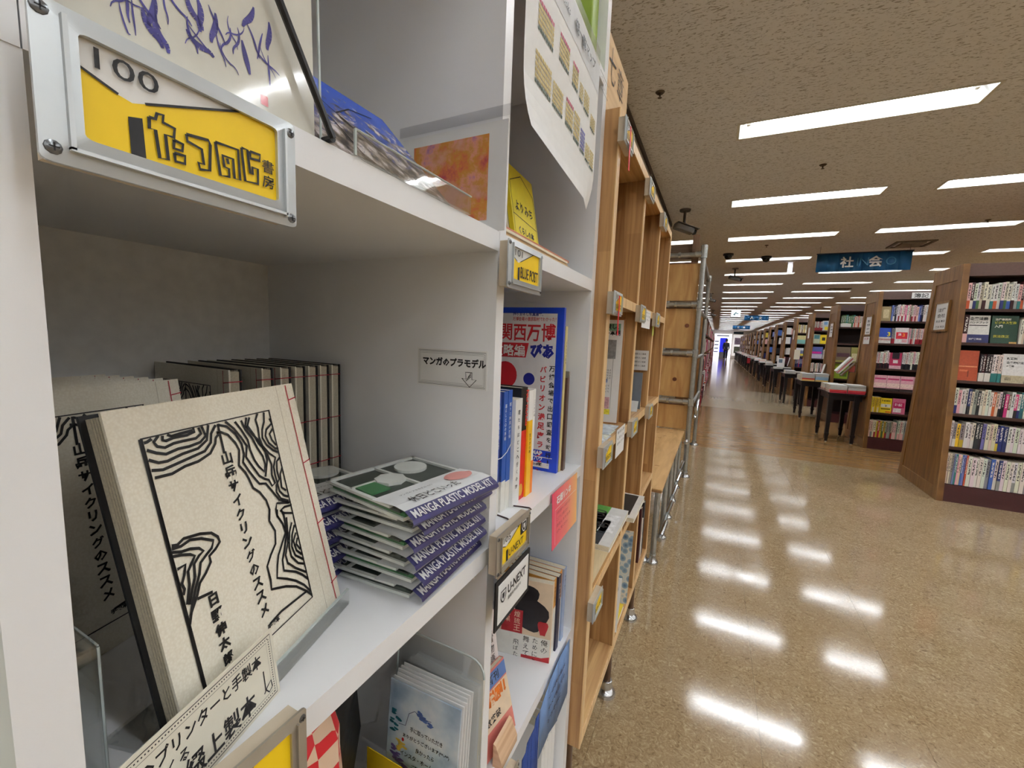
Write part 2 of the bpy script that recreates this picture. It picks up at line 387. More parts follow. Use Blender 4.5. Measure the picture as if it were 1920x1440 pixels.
# ------------------------------------------------------------------ name plates (91 x 50 mm card holders)
def rrect(a0, b0, a1, b1, r, n=4):
    out = []
    for cx, cy, s in ((a1 - r, b1 - r, 0), (a0 + r, b1 - r, 1), (a0 + r, b0 + r, 2), (a1 - r, b0 + r, 3)):
        for k in range(n + 1):
            t = (s + k / n) * PI / 2; out.append((cx + r * math.cos(t), cy + r * math.sin(t)))
    return out
def plate(y, z, x, label, num, lines, w=0.091, h=0.05, frame=ALU, back=True, full=False, thick=0.012, cardcol=YEL):
    """card holder seen from +x: block, frame with window, card, lettering, screws"""
    t = thing('name_plate', label, 'name plate', (x, y, z), 'shelf name plates')
    P = lambda a, b, d=0.0: V((x + d, y + a * w, z + b * h))
    mb = MB(); mb.box((x - thick, y + 0.003, z + 0.002), (x - 0.0015, y + w - 0.003, z + h - 0.002)); mb.build('backing_block', mat('backing block', (196, 182, 160), 0.6), t)
    # frame: outer rounded rectangle minus window
    outer = rrect(0, 0, 1, 1, 0.035, 3); win = rrect(0.12, 0.2, 0.885, 0.87, 0.03, 3)
    fm = MB(); n = len(outer)
    for k in range(n):
        a, b, c, d = outer[k], outer[(k + 1) % n], win[(k + 1) % n], win[k]
        fm.face([P(*a, 0.0), P(*b, 0.0), P(*c, 0.0015), P(*d, 0.0015)])
        fm.face([P(*b, 0.0), P(*a, 0.0), P(*a, -0.0015), P(*b, -0.0015)])
        fm.face([P(*d, 0.0015), P(*c, 0.0015), P(*c, -0.001), P(*d, -0.001)])
    fo = fm.build('frame', frame, t)
    rib = MB()
    for a0, b0, a1, b1 in ((0.075, 0.1, 0.09, 0.93), (0.92, 0.08, 0.932, 0.9), (0.075, 0.09, 0.93, 0.115)):
        rib.obox(P(a0, b0), (0.0028, 0, 0), (0, (a1 - a0) * w, 0), (0, 0, (b1 - b0) * h))
    rib.build('frame_rib', frame, t)
    cm = MB(); cm.face([P(*q, -0.0008) for q in ((0.1, 0.18), (0.9, 0.18), (0.9, 0.89), (0.1, 0.89))]); card = cm.build('card', WPAPER, t)
    ym = MB()
    ch = [(0.1, 0.685), (0.232, 0.592), (0.278, 0.573), (0.318, 0.601), (0.70, 0.875), (0.9, 0.80)]
    ym.face([P(*q, -0.0004) for q in [(0.1, 0.18), (0.9, 0.18), (0.9, 0.89), (0.705, 0.89)] + ch[4::-1]]); ym.build('yellow_print', cardcol, card)
    dk = MB()
    for l in (ch[0:2], ch[3:5]): dk.ribbon(l, 0.0009, P(0, 0), (0, w, 0), (0, 0, h), (0.0001, 0, 0))
    dk.face([P(*q, 0.0) for q in ((0.262, 0.2), (0.312, 0.2), (0.306, 0.49), (0.259, 0.465))])
    lines(dk, P, w, h)
    put_text(dk, num, P(0.165, 0.70), (0, 1, 0.0), (0, 0.0, 1), (0.0003, 0, 0), h=0.0068 * w / 0.091, w=0.0185 * w / 0.091, bold=0.0)
    dk.build('card_lettering', INK, card)
    for a, b in ((0.028, 0.92), (0.035, 0.09), (0.967, 0.90), (0.967, 0.085)) if w > 0.08 else ():
        sm = MB().lathe(P(a, b, 0.0), [(0.0024, 0), (0.0022, 0.0008), (0.0012, 0.0013)], 10, (1, 0, 0))
        so = sm.build('screw', SCREW, t, smooth=True)
        c = MB(); c.obox(P(a, b, 0.0013) - V((0, 0.0013, 0.0002)), (0.0002, 0, 0), (0, 0.0026, 0), (0, 0, 0.0004)); c.obox(P(a, b, 0.0013) - V((0, 0.0002, 0.0013)), (0.0002, 0, 0), (0, 0.0004, 0), (0, 0, 0.0026)); c.build('cross_slot', INK, so)
    return t
def name100(dk, P, w, h):
    S = [[(0.328, 0.474), (0.35, 0.478), (0.356, 0.513), (0.379, 0.519), (0.376, 0.475), (0.419, 0.466), (0.414, 0.409), (0.383, 0.407), (0.389, 0.263), (0.358, 0.256), (0.348, 0.414), (0.327, 0.409), (0.328, 0.474)],
         [(0.414, 0.395), (0.448, 0.389), (0.444, 0.346), (0.412, 0.344), (0.414, 0.395)], [(0.413, 0.316), (0.454, 0.321), (0.452, 0.272), (0.416, 0.268), (0.413, 0.316)],
         [(0.463, 0.46), (0.553, 0.477), (0.56, 0.452), (0.554, 0.283), (0.513, 0.27), (0.507, 0.31), (0.529, 0.31), (0.523, 0.402), (0.466, 0.419), (0.463, 0.46)],
         [(0.583, 0.484), (0.686, 0.493), (0.692, 0.288), (0.665, 0.287), (0.661, 0.417), (0.613, 0.415), (0.62, 0.342), (0.64, 0.34), (0.641, 0.286), (0.6, 0.275), (0.583, 0.484)], [(0.633, 0.405), (0.638, 0.37)],
         [(0.703, 0.517), (0.732, 0.519), (0.743, 0.362), (0.756, 0.362), (0.755, 0.41), (0.783, 0.412), (0.782, 0.305), (0.717, 0.296), (0.703, 0.517)], [(0.745, 0.516), (0.797, 0.52), (0.794, 0.477), (0.747, 0.469), (0.745, 0.516)]]
    for l in S: dk.ribbon([(a, 0.3 + (b - 0.3) * 1.25) for a, b in l], 0.0012, P(0, 0), (0, w, 0), (0, 0, h), (0.0003, 0, 0))
    put_column(dk, '書房', P(0.838, 0.56), (0, 1, 0), (0, 0, 1), (0.0003, 0, 0), 0.0064, bold=0.01)
plate(0.058, 1.351, -0.2, 'large silver framed name plate numbered 100 on yellow card', '100', name100)
def simple(txt, hh=0.011, a=0.33, b=0.27, bold=0.0, ww=None):
    def f(dk, P, w, h):
        put_text(dk, txt, P(a, b), (0, 1, 0), (0, 0, 1), (0.0003, 0, 0), h=hh, w=ww, bold=bold)
    return f
plate(0.390, 1.3505, -0.2, 'silver framed name plate numbered 101 lettered BLUE POST', '101', simple('BLUE POST', 0.012, ww=0.048, bold=0.008))
t105 = plate(0.389, 1.0275, -0.2, 'grey name plate numbered 105 lettered U-NEXT under white shelf', '105', simple('U-NEXT', 0.009, ww=0.04), frame=GREYP)
x, y, z = -0.2, 0.389, 1.0275
lg = MB(); lg.face([(x + 0.0002, y + 0.062, z + 0.026), (x + 0.0002, y + 0.0805, z + 0.026), (x + 0.0002, y + 0.0805, z + 0.0443), (x + 0.0002, y + 0.062, z + 0.0443)]); lgo = lg.build('logo_square', INK, t105)
def shield(mb, c, s, m=0):
    for sc, mi in ((1.0, m),):
        pts = [(-0.5, 0.55), (0.5, 0.55), (0.5, -0.1), (0.28, -0.45), (0, -0.6), (-0.28, -0.45), (-0.5, -0.1)]
        mb.ribbon([(a, b) for a, b in pts], s * 0.13, c, (0, s, 0), (0, 0, s), (0.0003, 0, 0), closed=True)
        pts2 = [(-0.22, 0.3), (0.22, 0.3), (0.2, -0.1), (0, -0.3), (-0.2, -0.1)]
        mb.face([V(c) + V((0.0003, a * s, b * s)) for a, b in pts2])
q = MB(); shield(q, (x + 0.0003, y + 0.0713, z + 0.0352), 0.0115); q.build('shield_mark', WPAPER, lgo)
plate(0.058, 1.0275, -0.2, 'grey name plate with yellow card under the model kit shelf', '103', simple('', 0.01) if False else (lambda dk, P, w, h: None), frame=GREYP)
plate(0.389, 0.66, -0.2, 'grey name plate with yellow card below the comic display', '108', (lambda dk, P, w, h: None), frame=GREYP)

# hanging board under plate 105
sg = thing('hanging_sign', 'white U-NEXT sign with black border hanging below plate 105', 'sign', (-0.198, 0.43, 0.965))
MB().box((-0.1995, 0.385, 0.9655), (-0.1975, 0.4785, 1.0255)).build('board', INK, sg)
MB().box((-0.1975, 0.3905, 0.9715), (-0.197, 0.473, 1.0195)).build('panel', WPAPER, sg)
q = MB(); put_text(q, 'U-NEXT', (-0.1969, 0.414, 0.9975), (0, 1, 0), (0, 0, 1), (0.0002, 0, 0), w=0.05, h=0.0115, bold=0.025)
put_text(q, '書籍化作品続々', (-0.1969, 0.415, 0.9895), (0, 1, 0), (0, 0, 1), (0.0002, 0, 0), w=0.036, bold=0.0)
shield(q, (-0.1969, 0.4025, 1.002), 0.0125); q.build('lettering', INK, sg)

# ------------------------------------------------------------------ hand-bound contour-map books
ART = [[(0.114,0.892),(0.127,0.893),(0.146,0.899)],[(0.209,0.901),(0.225,0.893),(0.264,0.895),(0.322,0.896)],[(0.19,0.901),(0.186,0.888),(0.198,0.883),(0.232,0.887),(0.291,0.885),(0.328,0.89),(0.326,0.906)],[(0.174,0.904),(0.151,0.888),(0.16,0.873),(0.188,0.864),(0.227,0.87),(0.266,0.87),(0.327,0.868),(0.357,0.879),(0.351,0.901)],[(0.118,0.87),(0.15,0.855),(0.186,0.844),(0.24,0.85),(0.289,0.848),(0.343,0.852),(0.376,0.868),(0.367,0.902)],[(0.115,0.841),(0.149,0.825),(0.184,0.822),(0.253,0.831),(0.326,0.834),(0.376,0.853),(0.401,0.902)],[(0.116,0.809),(0.159,0.801),(0.216,0.806),(0.288,0.813),(0.354,0.819),(0.393,0.842),(0.405,0.871),(0.437,0.896)],[(0.121,0.785),(0.19,0.781),(0.25,0.791),(0.313,0.793),(0.378,0.807),(0.413,0.834),(0.422,0.852),(0.452,0.87)],[(0.432,0.87),(0.454,0.868),(0.489,0.852),(0.519,0.817),(0.531,0.787),(0.509,0.734),(0.535,0.701),(0.546,0.674),(0.558,0.635),(0.59,0.61),(0.618,0.569),(0.625,0.529),(0.608,0.493)],[(0.624,0.53),(0.606,0.491),(0.628,0.442),(0.611,0.396),(0.566,0.368),(0.529,0.338),(0.53,0.282),(0.523,0.25),(0.612,0.221),(0.678,0.19),(0.742,0.14),(0.773,0.108)],[(0.449,0.898),(0.447,0.792)],[(0.451,0.894),(0.493,0.882),(0.53,0.849),(0.553,0.806),(0.552,0.767),(0.536,0.74),(0.556,0.703),(0.582,0.665),(0.601,0.64),(0.64,0.631),(0.67,0.591),(0.7,0.548),(0.767,0.515)],[(0.493,0.9),(0.53,0.868),(0.56,0.828),(0.58,0.793),(0.56,0.754),(0.585,0.712),(0.611,0.67),(0.639,0.65),(0.665,0.639),(0.677,0.611),(0.701,0.617),(0.692,0.653),(0.706,0.692),(0.697,0.728),(0.674,0.766),(0.658,0.802),(0.627,0.832),(0.6,0.868),(0.617,0.897)],[(0.545,0.892),(0.57,0.857),(0.594,0.814),(0.594,0.774),(0.606,0.732),(0.623,0.703),(0.649,0.677),(0.665,0.702),(0.663,0.735),(0.641,0.773),(0.622,0.817),(0.595,0.853),(0.582,0.891)],[(0.636,0.895),(0.613,0.866),(0.639,0.826),(0.654,0.791),(0.685,0.756),(0.684,0.714),(0.649,0.656)],[(0.694,0.903),(0.672,0.881),(0.675,0.848),(0.668,0.809),(0.677,0.774),(0.708,0.738),(0.744,0.713),(0.717,0.681),(0.713,0.648),(0.715,0.613),(0.718,0.578),(0.741,0.554),(0.769,0.541)],[(0.737,0.901),(0.724,0.865),(0.699,0.836),(0.688,0.805),(0.705,0.773),(0.74,0.744),(0.773,0.729)],[(0.764,0.872),(0.771,0.85),(0.726,0.832),(0.711,0.809),(0.722,0.778),(0.757,0.749),(0.779,0.743)],[(0.771,0.828),(0.742,0.812),(0.748,0.786),(0.769,0.76)],[(0.773,0.707),(0.746,0.696),(0.733,0.66),(0.735,0.625),(0.706,0.607),(0.696,0.58),(0.715,0.548),(0.763,0.525)],[(0.773,0.663),(0.75,0.643),(0.738,0.589),(0.763,0.569)],[(0.76,0.517),(0.681,0.539),(0.666,0.52),(0.663,0.491),(0.678,0.469)],[(0.673,0.515),(0.664,0.492),(0.687,0.452),(0.692,0.413),(0.652,0.381),(0.612,0.349),(0.591,0.317),(0.571,0.274),(0.63,0.244),(0.685,0.211),(0.733,0.172),(0.769,0.127)],[(0.698,0.507),(0.708,0.482),(0.704,0.446),(0.693,0.402),(0.654,0.348),(0.63,0.321),(0.624,0.281),(0.698,0.244),(0.738,0.214),(0.773,0.179)],[(0.722,0.467),(0.71,0.423),(0.691,0.371),(0.657,0.331),(0.659,0.298),(0.703,0.258),(0.769,0.212)],[(0.75,0.436),(0.718,0.404),(0.693,0.349),(0.693,0.311),(0.728,0.269),(0.768,0.249)],[(0.764,0.42),(0.732,0.388),(0.712,0.347),(0.721,0.305),(0.774,0.266)],[(0.762,0.388),(0.732,0.361),(0.737,0.32),(0.768,0.291)],[(0.764,0.365),(0.746,0.344),(0.766,0.314)],[(0.779,0.502),(0.725,0.51),(0.691,0.504),(0.716,0.487),(0.775,0.468)],[(0.118,0.576),(0.14,0.571),(0.169,0.58),(0.24,0.57),(0.29,0.555),(0.315,0.533),(0.318,0.514),(0.29,0.499),(0.256,0.489),(0.256,0.469),(0.223,0.445),(0.188,0.427),(0.167,0.399),(0.119,0.353)],[(0.115,0.567),(0.153,0.562),(0.193,0.567),(0.241,0.554),(0.291,0.529),(0.275,0.509),(0.247,0.499),(0.212,0.484),(0.196,0.453),(0.169,0.423),(0.14,0.384),(0.109,0.33)],[(0.112,0.558),(0.148,0.546),(0.185,0.541),(0.221,0.529),(0.237,0.514),(0.214,0.508),(0.185,0.491),(0.176,0.453),(0.152,0.423),(0.127,0.386)],[(0.111,0.545),(0.145,0.537),(0.179,0.525),(0.196,0.514),(0.177,0.499),(0.154,0.48),(0.147,0.442),(0.12,0.39)],[(0.116,0.503),(0.151,0.504),(0.136,0.476),(0.119,0.455),(0.124,0.437),(0.114,0.422)],[(0.163,0.387),(0.232,0.378)],[(0.467,0.142),(0.548,0.15),(0.742,0.14)]]
MLINE = mat('raised black resin line', (18, 17, 18), 0.45)
def cover_cloth():
    k = NT('cream book cloth'); co = k.coords('Object')
    ck = k.add('ShaderNodeTexVoronoi'); ck.inputs['Scale'].default_value = 620; k.link(co, ck.inputs['Vector'])
    k.link(k.ramp(ck.outputs['Distance'], [(0.1, lin((246, 241, 225))), (0.8, lin((236, 229, 210)))]), k.b.inputs['Base Color'])
    k.b.inputs['Roughness'].default_value = 0.7; k.bump(ck.outputs['Distance'], 0.25, 0.0004); return k.m
CLOTH = cover_cloth()
RED = mat('red binding thread', (176, 24, 44), 0.6)
def edge_mat(name, c1, c2, axis, freq):
    k = NT(name); co = k.coords('Object', (1, 1, 1)); sp = k.add('ShaderNodeSeparateXYZ'); k.link(co, sp.inputs[0])
    nz = k.add('ShaderNodeTexNoise', noise_dimensions='1D'); ma = k.add('ShaderNodeMath', operation='MULTIPLY'); ma.inputs[1].default_value = freq
    k.link(sp.outputs[axis], ma.inputs[0]); k.link(ma.outputs[0], nz.inputs['W']); nz.inputs['Scale'].default_value = 1
    k.link(k.ramp(nz.outputs['Fac'], [(0.35, lin(c1)), (0.6, lin(c2))]), k.b.inputs['Base Color']); k.b.inputs['Roughness'].default_value = 0.85; return k.m
PAGES = mat('page edges', (214, 206, 184), 0.85, noise=0.12, ns=700)
DPAGES = mat('folded page edges', (196, 188, 168), 0.85, noise=0.15, ns=500)
BLACKC = mat('black back cover', (20, 20, 22), 0.5)
def stitched(label, o, u, v, n, thick=0.014, art=True, film=False, title=True, group='hand-bound contour map books', page_lines=True):
    """o = lower left corner of the front cover, u = width, v = height, n = outward normal (unit)"""
    o, u, v, n = V(o), V(u), V(v), V(n)
    t = thing('stitched_book', label, 'book', o - n * thick / 2 + u * 0.5, group)
    uu = u.normalized()
    MB().obox(o - n * 0.0016, u, v, n * 0.0016).build('front_cover', CLOTH, t)
    MB().obox(o - n * thick, u, v, n * 0.0016).build('back_cover', BLACKC, t)
    pg = MB().obox(o - n * (thick - 0.0016) + u * 0.02 + v * 0.012, u * 0.965, v * 0.976, n * (thick - 0.0034))
    po = pg.build('page_block', PAGES, t)
    if page_lines:
        le = MB(); N = 6
        for k in range(N):
            d = 0.0025 + (thick - 0.006) * k / N
            le.obox(o - n * (d + 0.0005) + u * 1.0, u * 0.001 , v, n * 0.0004)
            le.obox(o - n * (d + 0.0005) + u * 0.0185 + v * 0.012, u * 0.002, v * 0.976, n * 0.0004)
        le.build('folded_leaves', DPAGES, po)['kind'] = 'stuff'
    if art:
        am = MB(); e = n * 0.0005
        for l in ART: am.ribbon(l, 0.0018, o, u, v, e)
        am.ribbon([(0.108, 0.905), (0.775, 0.905), (0.771, 0.10), (0.106, 0.10)], 0.0016, o, u, v, e, closed=True)
        am.ribbon([(0.04 + 0.065, 0.905), (0.105, 0.1)], 0.0024, o, u, v, e)
        if title:
            put_column(am, '山岳サイクリングのススメ', o + u * 0.455 + v * 0.80, u, v, e, 0.0100, 0.0102, bold=0.035)
            put_column(am, '日野伸太郎', o + u * 0.228 + v * 0.375, u, v, e, 0.0085, 0.0098, bold=0.05)
            put_text(am, '手製本', o + u * 0.45 + v * 0.125, u, v, e, h=0.004, bold=0.05)
        am.build('contour_print', MLINE, t)
    sm = MB(); e = n * 0.0006
    sm.ribbon([(0.938, 0.995), (0.940, 0.64), (0.946, 0.36), (0.954, 0.005)], 0.0009, o, u, v, e)
    for b in (0.93, 0.645, 0.365, 0.085):
        sm.ribbon([(0.94, b), (1.0, b + 0.006)], 0.0009, o, u, v, e)
        sm.obox(o + u * 1.0 + v * (b + 0.004) - n * thick, uu * 0.0007, v * 0.0045, n * (thick + 0.0005))
    sm.build('red_stitching', RED, t)
    hm = MB().ribbon([(0.865, 0.004), (0.865, 0.996)], 0.0006, o, u, v, n * 0.0002); hm.build('hinge_crease', mat('crease', (206, 198, 178), 0.8), t)
    if film:
        sheet(o - u * 0.02 + n * 0.0016, u * 1.03, v * 1.02).build('plastic_wrap', FILM, t)
    return t
def frame_from(BL, BR, TL):
    BL, BR, TL = V(BL), V(BR), V(TL); u = BR - BL; v = TL - BL; v = v - u * (v.dot(u) / u.length_squared); n = u.cross(v).normalized(); return BL, u, v, n
# front copy leaning on a low acrylic easel
o, u, v, n = frame_from((-0.2455, 0.1105, 1.061), (-0.287, 0.2505, 1.061), (-0.2885, 0.0985, 1.2515))
v = v * (0.196 / v.length)
stitched('upright cream hand-bound book with black contour lines, front of shelf', o, u, v, n, 0.017)
ez = thing('book_easel', 'low clear acrylic easel under the front contour book', 'easel', (-0.28, 0.18, S2))
nn = V((n.x, n.y, 0)).normalized(); b0 = V((o.x, o.y, S2)); ud = u.normalized()
MB().obox(b0 - nn * 0.06 - u * 0.01, u * 1.02, nn * 0.068, V((0, 0, 0.0025))).build('base', ACR, ez)
MB().obox(b0 + nn * 0.0055 - u * 0.01, u * 1.02, nn * 0.0025, V((0, 0, 0.014))).build('front_lip', ACR, ez)
MB().obox(b0 + nn * 0.0055 - u * 0.01 + V((0, 0, 0.014)), u * 1.02, nn * 0.0025, V((0, 0, 0.0006))).build('lip_edge', ACRE, ez)
MB().obox(b0 - nn * 0.03 + u * 0.1, u * 0.8, n * -0.0025, v * 0.55).build('back_rest', ACR, ez)
# wrapped copies behind it, cover out
for k in range(6):
    d = 0.0155 * k
    BL = V((-0.375 - d, 0.040 + 0.028 - k * 0.0045, S2 + 0.0005)); BR = BL + V((-0.036, 0.1425, 0)); TL = BL + V((-0.028, -0.007, 0.196))
    o2, u2, v2, n2 = frame_from(BL, BR, TL)
    stitched('cream contour book in plastic sleeve, %s of the leaning row by the post' % (['frontmost', 'second', 'third', 'fourth', 'fifth', 'rearmost'][k]), o2, u2, v2, n2, 0.0125, art=(k == 0), film=True, group='wrapped contour books leaning in a row')
# spine-out copies at the right
for k, yy in enumerate((0.255, 0.290, 0.312, 0.331, 0.349, 0.366, 0.384)):
    o2, u2, v2, n2 = V((-0.600, yy, S2 + 0.0005)), V((0.148, 0, 0)), V((0, 0, 0.2)), V((0, -1, 0))
    if k == 0: pass
    stitched('cream contour book stood spine-out with red stitches, %s from the left' % ORD[k], o2, u2, v2, n2, 0.0135, art=(k == 0), title=False, group='contour books standing spine-out')
# clear riser at the left
rs = thing('acrylic_riser', 'clear acrylic riser box at the left of the shelf', 'riser', (-0.3, 0.08, S2))
ry0, ry1, rx0, rx1, rz = 0.0625, 0.0855, -0.37, -0.275, S2 + 0.078
for nm, a, b in (('front_wall', (rx1 - 0.002, ry0, S2), (rx1, ry1, rz)), ('side_wall', (rx0, ry1 - 0.002, S2), (rx1 - 0.002, ry1, rz)), ('top', (rx0, ry0, rz), (rx1, ry1, rz + 0.002))):
    MB().box(a, b).build(nm, ACR, rs)
MB().tube([(rx1, ry1, S2), (rx1, ry1, rz)], 0.0007, 5).tube([(rx1, ry1, rz + 0.001), (rx0, ry1, rz + 0.001)], 0.0006, 5).build('polished_edge', ACRE, rs)

# ------------------------------------------------------------------ label card in front
def paper_card(name, label, cat, o, u, v, n, thick=0.0006, m=None, group=None):
    o, u, v, n = V(o), V(u), V(v), V(n).normalized()
    t = thing(name, label, cat, o + u * 0.5, group); c = MB().obox(o - n * thick, u, v, n * thick).build('card', m or PAPER, t); return t, c
def ornate(mb, o, u, v, n, ins=0.004, dots=True, r=0.0005):
    o, u, v, n = V(o), V(u), V(v), V(n); W, H = u.length, v.length
    def rr(d): return [(d / W, d / H), (1 - d / W, d / H), (1 - d / W, 1 - d / H), (d / W, 1 - d / H)]
    mb.ribbon(rr(ins * 0.75), ins * 0.16, o, u, v, n, closed=True); mb.ribbon(rr(ins * 1.9), ins * 0.07, o, u, v, n, closed=True)
    if dots:
        d = ins * 1.3; st = ins * 0.5; uu, vv = u.normalized(), v.normalized()
        k = 0
        while d + k * st < W - d:
            for b in (d, H - d): c = o + uu * (d + k * st) + vv * b + n; s = ins * 0.11; mb.face([c - uu * s - vv * s, c + uu * s - vv * s, c + uu * s + vv * s, c - uu * s + vv * s])
            k += 1
        k = 0
        while d + k * st < H - d:
            for a in (d, W - d): c = o + uu * a + vv * (d + k * st) + n; s = ins * 0.11; mb.face([c - uu * s - vv * s, c + uu * s - vv * s, c + uu * s + vv * s, c - uu * s + vv * s])
            k += 1
# long hand-written caption leaning against the easel lip
o = b0 + nn * 0.0140 - ud * 0.0460 + V((0, 0, 0.0005)); u = ud * 0.0985; v = V((-0.0055, -0.0016, 0.0455)); n = u.cross(v).normalized()
t, c = paper_card('caption_card', 'long cream caption card with handwritten Japanese at the shelf front', 'card', o, u, v, n)
q = MB(); e = n * 0.0002; ornate(q, o, u, v, e, 0.0033)
put_text(q, '3Dプリンターと手製本', o + u * 0.10 + v * 0.62, u, v, e, w=u.length * 0.78, h=0.0088, bold=0.02)
put_text(q, 'でつくる', o + u * 0.10 + v * 0.43, u, v, e, w=u.length * 0.26, h=0.007, bold=0.02)
put_text(q, '和綴上製本', o + u * 0.20 + v * 0.12, u, v, e, w=u.length * 0.60, h=0.0135, bold=0.02)
q.ribbon([(0.885, 0.52), (0.885, 0.24), (0.91, 0.16), (0.94, 0.2), (0.935, 0.3), (0.90, 0.26), (0.87, 0.2)], 0.0009, o, u, v, e)
q.build('handwriting', INK, c)
# sign on the divider: manga plastic model arrow
o = V((-0.327, 0.4045, 1.2375)); u = V((0.098, 0, 0)); v = V((0, 0, 0.0445)); n = V((0, -1, 0))
t, c = paper_card('shelf_sign', 'small white bordered sign with handwritten Japanese and down arrow', 'sign', o, u, v, n, m=WPAPER)
q = MB(); e = n * 0.0002; ornate(q, o, u, v, e, 0.0028)
put_text(q, 'マンガのプラモデル', o + u * 0.085 + v * 0.55, u, v, e, w=u.length * 0.9, h=0.0105, bold=0.045)
q.ribbon([(0.71, 0.43), (0.80, 0.43), (0.80, 0.25), (0.86, 0.25), (0.77, 0.05), (0.66, 0.27), (0.72, 0.25)], 0.0009, o, u, v, e, closed=True)
for a in (0.0, 0.05, 0.1): q.ribbon([(0.715 + a * 0.3, 0.2 + a), (0.79, 0.33 + a * 1.0)], 0.0007, o, u, v, e)
q.build('handwriting', INK, c)
sheet(o - u * 0.025 - v * 0.06 + n * 0.0012, u * 1.05, v * 1.12).build('plastic_sleeve', clear('thin sleeve film', (1, 1, 1), 0.06, 0.1, 0.004), t)

# ------------------------------------------------------------------ stack of model kits
NAVY = mat('navy label', (40, 38, 96), 0.4); KWHITE = mat('kit card white', (238, 240, 240), 0.45); KGREEN = mat('kit green sheet', (52, 112, 66), 0.5); KDARK = mat('kit dark sheet', (40, 52, 44), 0.5); SPRUE = mat('white sprue plastic', (222, 226, 220), 0.4)
HAIR = mat('rose print', (226, 150, 140), 0.5)
def kit(label, c, rz, z, w=0.118, d=0.128, top=False, th=0.0145, green=KGREEN, group='stacked model kits in clear bags'):
    """bagged kit; local y along the label edge, local x towards the aisle"""
    t = thing('model_kit', label, 'model kit', (c[0], c[1], z), group, rz)
    R = Matrix.Rotation(rz, 4, 'Z'); T = Matrix.Translation((c[0], c[1], z)) @ R
    P = lambda x, y, zz: T @ V((x, y, zz))
    X, Y = R @ V((1, 0, 0)), R @ V((0, 1, 0)); Z = V((0, 0, 1))
    def slab(mb, x0, y0, z0, x1, y1, z1): return mb.obox(P(x0, y0, z0), X * (x1 - x0), Y * (y1 - y0), Z * (z1 - z0))
    hx, hy = d / 2, w / 2
    slab(MB(), -hx + 0.004, -hy + 0.004, 0.001, hx - 0.014, hy - 0.004, 0.004).build('lower_sprue', SPRUE, t)
    slab(MB(), -hx + 0.006, -hy + 0.006, 0.0042, hx - 0.014, hy - 0.006, 0.0072).build('green_insert', green, t)
    slab(MB(), -hx + 0.004, -hy + 0.004, 0.0074, hx - 0.018, hy - 0.004, 0.0092).build('dark_insert', KDARK, t)
    fr = MB(); z0, z1 = 0.0093, 0.0118
    for a, b, c2, d2 in ((-hx, -hy + 0.002, -hx + 0.004, hy - 0.002), (-hx, -hy + 0.002, hx - 0.03, -hy + 0.006), (-hx, hy - 0.006, hx - 0.03, hy - 0.002), (-hx, -0.002, hx - 0.05, 0.001), (-hx + 0.036, -hy + 0.004, -hx + 0.039, 0.0)):
        slab(fr, a, b, z0, c2, d2, z1)
    so = fr.build('sprue_frame', SPRUE, t)
    if top:
        g = MB()
        for cx, cy, r in ((-0.035, 0.028, 0.018), (-0.020, -0.012, 0.015)):
            pts = [P(cx + (r + (0.0014 if r < 0.016 and k % 3 == 0 else 0)) * math.cos(k * PI / 12), cy + (r + (0.0014 if r < 0.016 and k % 3 == 0 else 0)) * math.sin(k * PI / 12), z0) for k in range(24)]
            g.prism(pts, Z * 0.003)
        g.build('round_part', SPRUE, so)
        g2 = MB(); slab(g2, -0.03, -0.05, z0 + 0.0004, 0.0, -0.028, z0 + 0.002); g2.build('green_window', KGREEN, so)
    # folded header card: top flap, curved front with navy band
    hd = MB(); prof = [(hx - 0.052, th - 0.0025), (hx - 0.02, th), (hx - 0.008, th - 0.0012), (hx + 0.002, th - 0.0065), (hx + 0.0035, 0.0045), (hx + 0.001, 0.0015)]
    for k in range(len(prof) - 1):
        (xa, za), (xb, zb) = prof[k], prof[k + 1]
        hd.face([P(xa, -hy, za), P(xb, -hy, zb), P(xb, hy, zb), P(xa, hy, za)], 0 if k < 2 else 1)
    hdo = hd.build('header_card', [KWHITE, NAVY], t, smooth=True)
    a, b = V((prof[3][0], 0, prof[3][1])), V((prof[2][0], 0, prof[2][1]))
    up = (R @ V((b.x - a.x, 0, b.z - a.z))).normalized(); nrm = Y.cross(up).normalized()
    tx = MB(); put_text(tx, 'MANGA PLASTIC MODEL KIT', P(a.x, -hy + 0.004, a.z) + nrm * 0.0005 + up * 0.0005, Y, up, (0, 0, 0), w=w - 0.01, h=0.0092, bold=0.02); tx.build('band_lettering', WPAPER, hdo)
    if top:
        tx = MB(); up2 = (R @ V((-1, 0, 0.0))); put_text(tx, '休日どこいった', P(hx - 0.013, -hy + 0.016, th + 0.0003), Y, up2, (0, 0, 0.0003), w=0.062, h=0.0125, bold=0.012)
        put_text(tx, 'マンガのプラモデル vol.1', P(hx - 0.034, -hy + 0.018, th - 0.0005), Y, up2, (0, 0, 0.0003), w=0.04, h=0.0032); tx.build('title_lettering', INK, hdo)
        hm = MB(); hm.face([P(hx - 0.034 + 0.012 * math.sin(k * PI / 8) , 0.036 + 0.018 * math.cos(k * PI / 8), th + 0.0002 - 0.0012 * (1 if math.sin(k * PI / 8) < 0 else 0)) for k in range(16)]); hm.build('rose_print', HAIR, hdo)
    # clear bag
    bg = MB(); bz = th + 0.0012
    ring = [(-hx - 0.004, -hy - 0.003), (hx + 0.006, -hy - 0.003), (hx + 0.006, hy + 0.003), (-hx - 0.004, hy + 0.003)]
